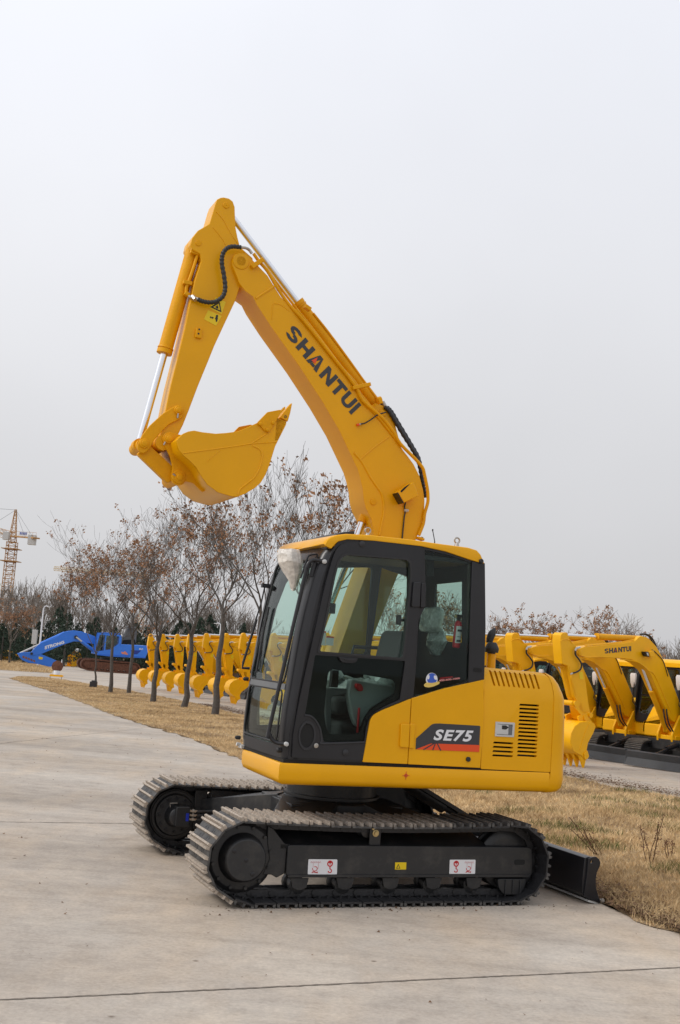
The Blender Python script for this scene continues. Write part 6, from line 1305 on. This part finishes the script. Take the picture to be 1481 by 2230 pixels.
# =====================================================================
# trees
# =====================================================================
def bare_tree(name, P, h, seed, lab, grp=None, tr=.13, fork=2.4, leaf=.5, dens=1.0, spread=.55, twist=.12, depthmax=5, rz=0, cat='tree', thin=1.0, wide=1.0):
    rr = random.Random(seed); t = thing(name, lab, cat, P, rz, grp); gt = G(); gb = G(); gl = G(); tips = []
    def grow(p, d, r, L_, dep, target):
        n = max(3, int(L_/.28)); pts = [p]; rads = [r]; q = p.copy(); dd = d.copy(); r1 = max(r*.5, .004*thin)
        for i in range(n):
            dd = (dd+Vector((rr.gauss(0, twist), rr.gauss(0, twist), rr.gauss(0, twist*.5)+.045*dep*.5))).normalized(); q = q+dd*(L_/n); pts.append(q.copy()); rads.append(r+(r1-r)*(i+1)/n)
        target.tube(pts, r, 6 if dep < 2 else (4 if dep < 4 else 3), rr=rads)
        if dep >= 3: tips.append((pts[-1], dep))
        if dep >= depthmax: return
        nc = [0, 2, 3, 2, 1, 1][dep] if dep > 0 else 0
        nc = int(nc*dens+rr.random()*.9)
        for k in range(nc+2):
            f = rr.uniform(.12, 1.0) if k < nc+1 else 1.0; i = min(n-1, int(f*n)); pp = pts[i+1]; base = (pts[i+1]-pts[i]).normalized()
            ang = rr.uniform(.3, .8)*spread*1.9; az = rr.uniform(0, 6.283); u = base.orthogonal().normalized(); u.rotate(Quaternion(base, az)); nd = (base*math.cos(ang)+u*math.sin(ang)).normalized(); nd = (nd+Vector((0, 0, .28))).normalized()
            grow(pp, nd, max(rads[i+1]*rr.uniform(.52, .74), .0042*thin), L_*rr.uniform(.52, .78), dep+1, target)
    # trunk
    n = 7; pts = [Vector((0, 0, -.1))]; rads = [tr*1.25]; lx, ly = rr.uniform(-.02, .02), rr.uniform(-.02, .02)
    for i in range(1, n+1): pts.append(Vector((lx*i+rr.gauss(0, .02), ly*i+rr.gauss(0, .02), fork*i/n))); rads.append(tr*(1-.38*i/n)*(1.08 if i == 1 else 1))
    gt.tube(pts, tr, 10, rr=rads); top = pts[-1]; rt_ = rads[-1]
    nl = rr.choice([3, 4, 4]); a0 = rr.uniform(0, 6.28)
    for k in range(nl):
        a = a0+k*6.283/nl+rr.uniform(-.4, .4); tilt = rr.uniform(.35, .85)*spread*1.5; d = Vector((math.cos(a)*math.sin(tilt), math.sin(a)*math.sin(tilt), math.cos(tilt)))
        st = pts[-1-(k % 2)]; grow(st.copy(), d, rt_*rr.uniform(.6, .8), (h-fork)*rr.uniform(.50, .66), 1, gb)
    zm = max(v[2] for v in gb.v); sc_z = (h-fork)/(zm-fork); sc_x = max(.85, min(1.25, sc_z*1.3))*wide
    fx = lambda v: (top.x+(v[0]-top.x)*sc_x, top.y+(v[1]-top.y)*sc_x, fork+(v[2]-fork)*sc_z if v[2] > fork else v[2])
    gb.v = [fx(v) for v in gb.v]; tips = [(Vector(fx(p)), d_) for p, d_ in tips]
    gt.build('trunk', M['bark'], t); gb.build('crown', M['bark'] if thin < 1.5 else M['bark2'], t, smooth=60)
    if leaf:
        rr2 = random.Random(seed+99); sel = [p for p, d_ in tips if rr2.random() < leaf*(.25+.75*(math.sin(p.x*1.3+seed)*math.cos(p.z*1.1+seed*.7) > -.2))*.30]
        for p in sel:
            for j in range(rr2.randint(5, 12)):
                c = p+Vector((rr2.gauss(0, .055), rr2.gauss(0, .055), rr2.gauss(-.02, .06))); s = rr2.uniform(.022, .052)*max(1, thin*.8); u = Vector((rr2.gauss(0, 1), rr2.gauss(0, 1), rr2.gauss(0, 1))).normalized(); v = u.orthogonal().normalized()
                w_ = u.cross(v); gl.add([c-v*s, c-w_*s*.7+u*s*.3, c+v*s, c+w_*s*.7+u*s*.3], [(0, 1, 2), (0, 2, 3)])
        if gl.v: gl.build('leaves', M['leaf'], t, smooth=0)
    return t
rowT = [((468, 1557), 6.5, 11, 2.7, .09, .5, 'planted tree with forked trunk at 2.7 metres standing nearest left of the cab'), ((399, 1541), 6.5, 22, 2.4, .088, .55, 'second planted tree left of the cab, straight trunk with high twiggy crown'), ((333, 1529), 6.4, 33, 2.2, .085, .6, 'third planted tree left of the cab, standing before the end of the yellow row'),
    ((280, 1510), 6.2, 44, 2.3, .075, .8, 'slim planted tree whose trunk crosses the blue excavator\'s rear'), ((240, 1508), 6.2, 55, 2.3, .075, .9, 'slim planted tree whose trunk crosses the blue excavator\'s cab'), ((208, 1497), 6.0, 66, 1.6, .045, .9, 'thinnest planted sapling, with a dark block at its foot')]
TG = 'trees planted along the dry grass strip'
for px, h, sd_, fk, tr, lf_, lab in rowT: bare_tree('tree', ground(*px), h, sd_, lab, TG, tr=tr, fork=fk, leaf=lf_)
bare_tree('tree', ground(556, 1588), 6.4, 77, 'tree seen through the windscreen of the big cab, crown rising under its bucket', TG, tr=.09, fork=2.5, leaf=.5, wide=.75, rz=2.6)
bare_tree('tree', ground(648, 1612), 5.8, 91, 'leafy crowned tree between the raised bucket and the boom', TG, tr=.09, fork=2.3, leaf=.7, spread=.5, wide=.68, rz=3.1)
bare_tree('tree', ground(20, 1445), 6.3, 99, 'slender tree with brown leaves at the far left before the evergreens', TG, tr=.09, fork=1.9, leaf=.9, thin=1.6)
g = G(); P = ground(203, 1497); g.box((P.x, P.y, P.z+.12), (.28, .25, .24)); g.box((P.x+.02, P.y, P.z+.26), (.2, .2, .06)); tag(g.build('block', M['blkm'], None, bevel=.01), 'small dark block at the foot of the thinnest sapling', 'block')
# leafy trees beyond the row, right of the big excavator
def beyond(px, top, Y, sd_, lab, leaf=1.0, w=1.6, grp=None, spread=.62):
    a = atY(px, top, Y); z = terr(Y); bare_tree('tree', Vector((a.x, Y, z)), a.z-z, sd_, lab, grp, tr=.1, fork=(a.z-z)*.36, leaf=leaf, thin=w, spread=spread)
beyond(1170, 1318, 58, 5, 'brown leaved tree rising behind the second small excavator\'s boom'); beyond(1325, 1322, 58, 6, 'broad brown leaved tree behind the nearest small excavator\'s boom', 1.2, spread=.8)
beyond(985, 1285, 50, 7, 'leafy tree seen through the rear window of the big cab'); beyond(868, 1262, 50, 8, 'tree seen through the far door window of the big cab', .6)
# bare trees far behind : prototypes with finer, larger crowns, copied
def far_proto(seed, h, spread):
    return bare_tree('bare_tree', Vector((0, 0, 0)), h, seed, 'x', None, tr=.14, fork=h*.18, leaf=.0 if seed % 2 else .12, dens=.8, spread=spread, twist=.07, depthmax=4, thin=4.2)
protos = [far_proto(201, 8.5, .36), far_proto(202, 8.0, .42), far_proto(203, 9.0, .32), far_proto(205, 7.2, .5)]
used = set(); rf_ = random.Random(12)
ORD = 'first second third fourth fifth sixth seventh eighth ninth tenth eleventh twelfth thirteenth fourteenth fifteenth sixteenth seventeenth eighteenth nineteenth twentieth'.split()
def nth(i, n): return (ORD[i]+' {} from the left') if i < n-i and i < 20 else ((ORD[n-1-i]+' {} from the right') if n-1-i < 20 else 'middle {}')
def crowd(pxs, lab, grp):
    pxs = sorted(pxs); N_ = len(pxs)
    for i, (px, top, Y) in enumerate(pxs):
        k = rf_.randrange(4); base = protos[k]
        if k in used: o = dup_tree(base)
        else: o = base; used.add(k)
        a = atY(px, top, Y); z = terr(Y)-.2; s = (a.z-z)/(8.5, 8.0, 9.0, 7.2)[k]*1.0
        o.location = (a.x, Y, z); o.scale = (s*1.0, s*1.0, s); o.rotation_euler = (0, 0, rf_.uniform(0, 6.28)); o['label'] = nth(i, N_).format('bare tree')+' '+lab; o['group'] = grp
BL = []
for i in range(15): BL.append((2+i*13+rf_.uniform(-5, 5), 1262+14*math.sin(i*1.9)+(0 if i < 13 else 25)+rf_.uniform(-12, 12), 150+rf_.uniform(-8, 18)))
crowd(BL, 'in the far belt behind the left evergreens', 'bare trees in the far belt on the left')
BL = []
for i in range(22): BL.append((205+i*17+rf_.uniform(-6, 6), 1300+18*math.sin(i*1.3)+rf_.uniform(-14, 14), 135+rf_.uniform(-8, 18)))
crowd(BL, 'in the far belt behind the yellow row', 'bare trees in the far belt behind the row')
BL = []
for i in range(26): BL.append((590+i*20+rf_.uniform(-7, 7), 1366+8*math.sin(i*1.7)+rf_.uniform(-10, 10), 125+rf_.uniform(-8, 18)))
BL += [(1400+i*14, 1388+rf_.uniform(-8, 10), 120+i*2) for i in range(8)]
crowd(BL, 'on the skyline right of the big cab', 'bare trees on the right skyline')
# evergreens
def cedar_proto(seed):
    rr = random.Random(seed); t = thing('evergreen_tree', 'x', 'evergreen tree', (0, 0, 0)); g = G(); g.tube([(0, 0, -.2), (0, 0, 2.5), (0, 0, 5)], .1, 6, rr=[.14, .08, .02]); g.build('trunk', M['bark'], t)
    g = G()
    for k in range(95):
        z = .5+4.4*(k/95)**.9; R_ = (1-(z-.3)/5.0)*rr.uniform(1.3, 2.2)+.12; a = rr.uniform(0, 6.28); n = int(10+R_*26)
        for j in range(n):
            f = rr.uniform(.15, 1)**.7; aa = a+rr.gauss(0, .16); c = Vector((math.cos(aa)*R_*f, math.sin(aa)*R_*f, z-.28*f*f+rr.gauss(0, .05))); s = rr.uniform(.05, .15)
            u = Vector((rr.gauss(0, 1), rr.gauss(0, 1), rr.gauss(.4, .5))).normalized(); v = u.orthogonal().normalized(); w_ = u.cross(v)
            g.add([c-v*s, c+w_*s*.6, c+v*s*.9-Vector((0, 0, s*.6))], [(0, 1, 2)])
    g.build('crown', M['cedar'], t, smooth=0); return t
cp = [cedar_proto(1), cedar_proto(2), cedar_proto(3)]; cu = set()
CE = [(x, t, y) for x, t, y in ((-8, 1322, 118), (12, 1345, 112), (40, 1330, 116), (62, 1338, 110), (86, 1350, 118), (108, 1348, 112), (132, 1316, 116), (150, 1330, 110), (172, 1352, 118), (196, 1352, 114), (212, 1340, 120), (300, 1352, 118), (322, 1362, 122), (392, 1346, 118), (412, 1352, 120), (440, 1340, 118), (462, 1334, 120), (486, 1350, 118), (252, 1362, 120), (530, 1352, 122), (1100, 1398, 110), (360, 1360, 121))]
CE.sort()
for i, (px, top, Y) in enumerate(CE):
    k = i % 3; o = cp[k] if k not in cu else dup_tree(cp[k]); cu.add(k); a = atY(px, top, Y); z = terr(Y); s = (a.z-z)/5.0; o.location = (a.x, Y, z); o.scale = (s, s, s); o.rotation_euler = (0, 0, rf_.uniform(0, 6))
    o['group'] = 'dark evergreens along the far edge of the yard'; o['label'] = 'low dark evergreen on the right skyline' if px > 1000 else (nth(i, len(CE)-1).format('dark evergreen')+' in the clump along the far yard edge')
# far dense hedge that closes the view under the crowns
def hedge(px0, px1, top, Y, seed, lab, m_=None, n=9000):
    rr = random.Random(seed); a = atY(px0, top, Y); b = atY(px1, top, Y); g = G()
    for i in range(n):
        f = rr.random(); x = a.x+(b.x-a.x)*f; zt_ = a.z+(b.z-a.z)*f; z0_ = terr(Y); H_ = zt_-z0_; z = z0_+H_*(rr.random()**.8)*(.8+.25*math.sin(x*.9+seed)); s = rr.uniform(.12, .3); c = Vector((x, Y+rr.uniform(-.8, .8), z))
        u = Vector((rr.gauss(0, 1), rr.gauss(0, 1), rr.gauss(0, 1))).normalized(); v = u.orthogonal().normalized(); w_ = u.cross(v); g.add([c-v*s, c+w_*s*.7, c+v*s], [(0, 1, 2)])
    tag(g.build('hedge', m_ or M['cedar'], None, smooth=0), lab, 'hedge')
hedge(-150, 240, 1372, 124, 1, 'dark hedge under the evergreens at the far left'); hedge(240, 620, 1386, 126, 2, 'low dark hedge behind the yellow row'); M['thick'] = mat('brown_thicket', (.085, .072, .06), .95, var=.4); hedge(600, 1750, 1430, 128, 3, 'low brown thicket along the right skyline', M['thick'], 14000)
# =====================================================================
# cranes, masts, lamps and the things of the far yard
# =====================================================================
def lattice(g, A, B, w0, w1, n, r, tri=False):
    A = Vector(A); B = Vector(B); d = (B-A).normalized(); u = d.orthogonal().normalized() if abs(d.z) < .9 else Vector((1, 0, 0)); u = (u-d*u.dot(d)).normalized(); v = d.cross(u)
    cs = [(1, 1), (-1, 1), (-1, -1), (1, -1)]; P = []
    for i in range(n+1):
        t = i/n; wd = (w0*(1-t)+w1*t)/2; c = A+(B-A)*t; P.append([c+u*a*wd+v*b*wd for a, b in cs])
    for k in range(4):
        for i in range(n): g.tube([P[i][k], P[i+1][k]], r, 4); g.tube([P[i][k], P[i+1][(k+1) % 4]] if i % 2 else [P[i+1][k], P[i][(k+1) % 4]], r*.65, 3); g.tube([P[i][k], P[i][(k+1) % 4]], r*.6, 3)
YC = 210; c_at = lambda px, py, Y=YC: atY(px, py, Y)
cb = c_at(12, 1395); tc_ = thing('tower_crane', 'tall orange-yellow tower crane at the far left edge with grey counterweight on its short arm', 'tower crane', (0, 0, 0))
T0 = c_at(27, 1180); B0 = Vector((T0.x, T0.y, -2))
g = G(); lattice(g, B0, T0, 1.6, 1.6, 26, .07); g.build('mast', M['crane'], tc_, smooth=0)
g = G(); lattice(g, T0, T0+Vector((0, 0, 5.9)), 1.2, .25, 7, .06); g.build('tower_head', M['crane'], tc_, smooth=0)
J = T0+Vector((0, 0, 1.0)); e1 = c_at(80, 1172, 203); e0 = c_at(-110, 1128, 226)
g = G(); lattice(g, J, e0+Vector((0, 0, 0)), 1.1, .9, 16, .05); g.build('jib', M['crane'], tc_, smooth=0)
g = G(); e1_ = Vector((e1.x, e1.y, J.z-.2)); g.bar(J, e1, 1.2, .25); 
for k in range(8): p = J+(e1-J)*(k/7); g.tube([p+Vector((0, -.6, 0)), p+Vector((0, -.6, .9))], .03, 3)
g.tube([J+Vector((0, -.6, .9)), e1+Vector((0, -.6, .9))], .03, 3); g.build('counter_jib', M['crane'], tc_, smooth=0)
g = G(); p = c_at(70, 1176, 204); g.box(p+Vector((0, 0, 0)), (1.25, 1.2, 1.7)); g.build('counterweight', M['cgrey'], tc_)
g = G(); p = c_at(14, 1167, 208); g.box(p, (1.0, 1.2, 1.4)); g.build('operator_cab', M['cgrey'], tc_)
g = G(); p = c_at(51, 1162, 205); g.box(p, (1.4, .08, .75)); sg = g.build('sign_panel', M['white'], tc_)
g = G()
for k in range(5): g.box(p+Vector((-.5+.25*k, -.05, .02)), (.14, .03, .42))
g.each('sign_character', mat('sign_blue', (.05, .1, .4), .5), sg)
for z_, w_ in ((-.1, 1.4), (-1.3, 3.0), (-3.5, 3.2)):
    g = G(); g.box(T0+Vector((0, 0, z_)), (w_, w_, .12)); g.build('platform', M['crane'], tc_)
g = G(); tt = T0+Vector((0, 0, 5.8)); g.tube([tt, e1+Vector((-.8, 0, .3))], .025, 3); g.tube([tt, e1+Vector((-2.2, 0, .3))], .025, 3); g.tube([tt, e0+Vector((2, 0, 2.5))], .03, 3); g.tube([tt, J+(e0-J)*.4], .03, 3); g.each('tie_rope', M['blkm'], tc_)
tc2 = thing('tower_crane', 'pale tower crane far off, its long level jib crossing above the tree tops', 'tower crane', (0, 0, 0))
A = c_at(118, 1238, 300); B = c_at(318, 1245, 300); B.z = A.z+.0; Mz = A+(B-A)*1.0
g = G(); lattice(g, A, B, .75, .75, 22, .06); g.build('jib', M['crane2'], tc2, smooth=0); g = G(); lattice(g, (B.x, B.y, -2), (B.x, B.y, B.z), 1.3, 1.3, 14, .05); g.build('mast', M['crane2'], tc2, smooth=0)
rm = thing('radio_mast', 'thin dark radio mast with ring brackets behind the bare trees', 'radio mast', (0, 0, 0)); A = c_at(157, 1246, 180); A0 = Vector((A.x, A.y, -2)); g = G(); lattice(g, A0, A, .5, .3, 14, .03); g.build('mast', M['grey'], rm, smooth=0)
g = G()
for k in range(5): g.torus((A.x, A.y, A.z-.5-.75*k), (0, .1, 1), .38+.05*(k % 2), .03, 12, 4)
g.each('ring_bracket', M['grey'], rm)
for px, py, pb, Y, dx, lab in ((95, 1324, 1402, 100, 1, 'white street lamp standing among the evergreens left of the blue boom'), (481, 1362, 1420, 100, -1, 'street lamp with arm to the left above the yellow booms')):
    P = atY(px, py, Y); z = terr(Y); sl_ = thing('street_lamp', lab, 'street lamp', (P.x, P.y, z)); h_ = P.z-z; g = G(); g.cyl((0, 0, 0), (0, 0, h_), .10, 8, .055); g.build('pole', M['wht'], sl_); g = G(); g.tube([tuple(p) for p in spline([(0, 0, h_-.1), (dx*.08, 0, h_+.12), (dx*.25, 0, h_+.18), (dx*.36, 0, h_+.15)], 4)], .04, 6); g.build('arm', M['wht'], sl_); g = G(); g.box((dx*.45, 0, h_+.13), (.3, .14, .07)); g.build('lamp_head', M['cgrey'], sl_, bevel=.02)
# trailer, cabinet, bucket stacks, hydrant
Zg = (0, 1340, 4.356)
def zg(x, y): return (x/4.356, 1340+y/4.356)
P = ground(28, 1411); tl_ = thing('flatbed_trailer', 'long dark flatbed trailer parked under the evergreens at the left', 'trailer', (P.x, 108, terr(108)), .12)
g = G(); g.box((3.6, 0, .95), (8.6, 2.2, .22)); g.box((3.9, 0, 1.35), (5.0, 2.0, .5)); g.build('deck', M['blkm'], tl_, bevel=.02)
for x in (.2, 5.9, 6.9): g = G(); g.steps((x, -1.1, .48), (0, 1, 0), [(0, .3), (.03, .47), (.22, .47), (.25, .3)], 18); wlo = g.build('wheel', M['rub'], tl_); g = G(); g.steps((x, -1.12, .48), (0, 1, 0), [(0, .1), (.0, .22), (.04, .24)], 14); g.build('rim', M['cgrey'], wlo)
P = atY(75.5, 1387, 107); g = G(); g.box((0, 0, 1.0), (.42, .4, 1.3)); g.box((0, 0, .15), (.1, .1, .5)); o = g.build('cabinet', M['cgrey'], None, bevel=.02); o.location = (P.x, 107, P.z-1.0); tag(o, 'pale grey cabinet on the trailer under the evergreens', 'cabinet')
def small_bucket(px, py, s, lab, grp, rz=0, mm='yelbg'):
    P = ground(px, py); t = thing('digger_bucket', lab, 'digger bucket', P, rz, grp); g = G()
    pr = [(0, 0), (.25, -.0), (.5, .15), (.62, .45), (.55, .8), (.35, .95), (0, .6)]
    for y in (-.4, .38): g.prism([(x*s, z*s) for x, z in pr], y*s, (y+.03)*s)
    w_ = pr[:6]; g.loft([[(x*s, -.4*s, z*s), (x*s, .4*s, z*s), ((x*.93)*s, .4*s, (z*.95+.02)*s), ((x*.93)*s, -.4*s, (z*.95+.02)*s)] for x, z in w_]); g.build('shell', M[mm], t, smooth=40)
    for k in range(4): g = G(); y = (-.36+.22*k)*s; g.bar((0, y, .02*s), (-.14*s, y, -.0*s), .07*s, .05*s); g.build('tooth', M[mm], t)
for i in range(7): small_bucket(2+i*7.2, 1437+i*.3, 1.05, ORD[i]+' yellow bucket from the left in the line of loose buckets by the edge', 'loose yellow buckets lined up at the left', -.3+.1*(i % 3))
small_bucket(150, 1451, 1.6, 'large loose yellow bucket under the blue excavator\'s boom', None, .5)
P = ground(150, 1451); g = G(); crumple(g, (P.x+.75, P.y-.1, P.z+1.55), (.55, .5, .4), 6, .05, 9); tag(g.build('foam_wrap', M['white'], None, smooth=30), 'white wrapped bundle on top of the large loose bucket', 'bundle')
for (px, py, w_, h_, lab) in ((118, 1440, 2.0, 1.25, 'dark green tarpaulin covered machine part behind the blue boom'), (182, 1436, 1.0, 1.1, 'dark green covered drum between the blue boom and its tracks')):
    P = ground(px, py); g = G(); g.loft([[(x, -.5, 0), (x, -.45, h_*k), (x, .45, h_*k), (x, .5, 0)] for x, k in ((-w_/2, .5), (-w_/2+.15, .9), (0, 1.0), (w_/2-.2, .92), (w_/2, .6))]); o = g.build('covered_load', M['cedar'], None, bevel=.04); o.location = P+Vector((0, 3, 0)); tag(o, lab, 'covered load')
P = ground(*zg(537, 565)); hy = thing('hydrant', 'rusty round topped hydrant on a short white post beside the grass', 'hydrant', P, 0); s_ = (P-CO).length/CF
g = G(); g.cyl((0, 0, 0), (0, 0, 9*s_), 6.5*s_, 14); g.build('post', M['wht'], hy); g = G(); g.steps((0, -3*s_, 18*s_), (0, 1, 0), [(0, 7*s_), (1*s_, 12*s_), (5*s_, 12*s_), (6*s_, 7*s_)], 10); g.cyl((0, 0, 8*s_), (0, 0, 20*s_), 4*s_, 10); g.build('valve_head', M['rust'], hy); g = G(); g.cyl((8*s_, 0, 25*s_), (8*s_, 0, 33*s_), 1.2*s_, 8, .6*s_); g.build('marker_pin', M['wht'], hy)
P = ground(*zg(533, 606)); s_ = (P-CO).length/CF; tb_ = thing('low_sign_board', 'low yellow board on two thin legs in front of the hydrant', 'sign board', P, 0)
g = G(); g.prism([(-15*s_, 5.5*s_), (-13*s_, 9.5*s_), (12*s_, 9.5*s_), (15.5*s_, 7.5*s_), (12*s_, 5.5*s_)], -.03, .03); g.build('board', M['yelbg'], tb_)
for x in (-13, 11): g = G(); g.cyl((x*s_, 0, -.02), (x*s_, 0, 6*s_), .6*s_, 6); g.build('leg', M['grey'], tb_)

def grit(n, seed):
    rr = np.random.RandomState(seed); q = np.stack([rr.uniform(-6, 7, n), rr.uniform(4.5, 24, n)], 1)
    k = n//9; t = rr.rand(k); q[:k] = np.array([E.W((-1.5, -1.2, 0))[:2]])*(1-t[:, None])+np.array([E.W((1.3, -1.2, 0))[:2]])*t[:, None]+rr.randn(k, 2)*.10
    s = .003+.006*rr.rand(n)**2*(1+q[:, 1]*.03); a = rr.rand(n)*6.28; V = np.zeros((n, 3, 3))
    z = np.where(q[:, 1] < 18, 0, -SLOPE*(q[:, 1]-18))+.0045
    for i, aa in enumerate((0, 2.1, 4.2)): V[:, i, 0] = q[:, 0]+np.cos(a+aa)*s*1.3; V[:, i, 1] = q[:, 1]+np.sin(a+aa)*s; V[:, i, 2] = z+(i == 1)*s
    me = bpy.data.meshes.new('grit'); me.vertices.add(3*n); me.vertices.foreach_set('co', V.reshape(-1)); me.loops.add(3*n); me.loops.foreach_set('vertex_index', np.arange(3*n, dtype=np.int32)); me.polygons.add(n); me.polygons.foreach_set('loop_start', np.arange(0, 3*n, 3, dtype=np.int32)); me.update()
    me.materials.append(M['litter']); o = bpy.data.objects.new('grit', me); COL.objects.link(o); o['kind'] = 'stuff'; tag(o, 'fine grit and crumbs of dirt scattered on the concrete round the tracks', 'grit')
grit(1300, 5)
# end
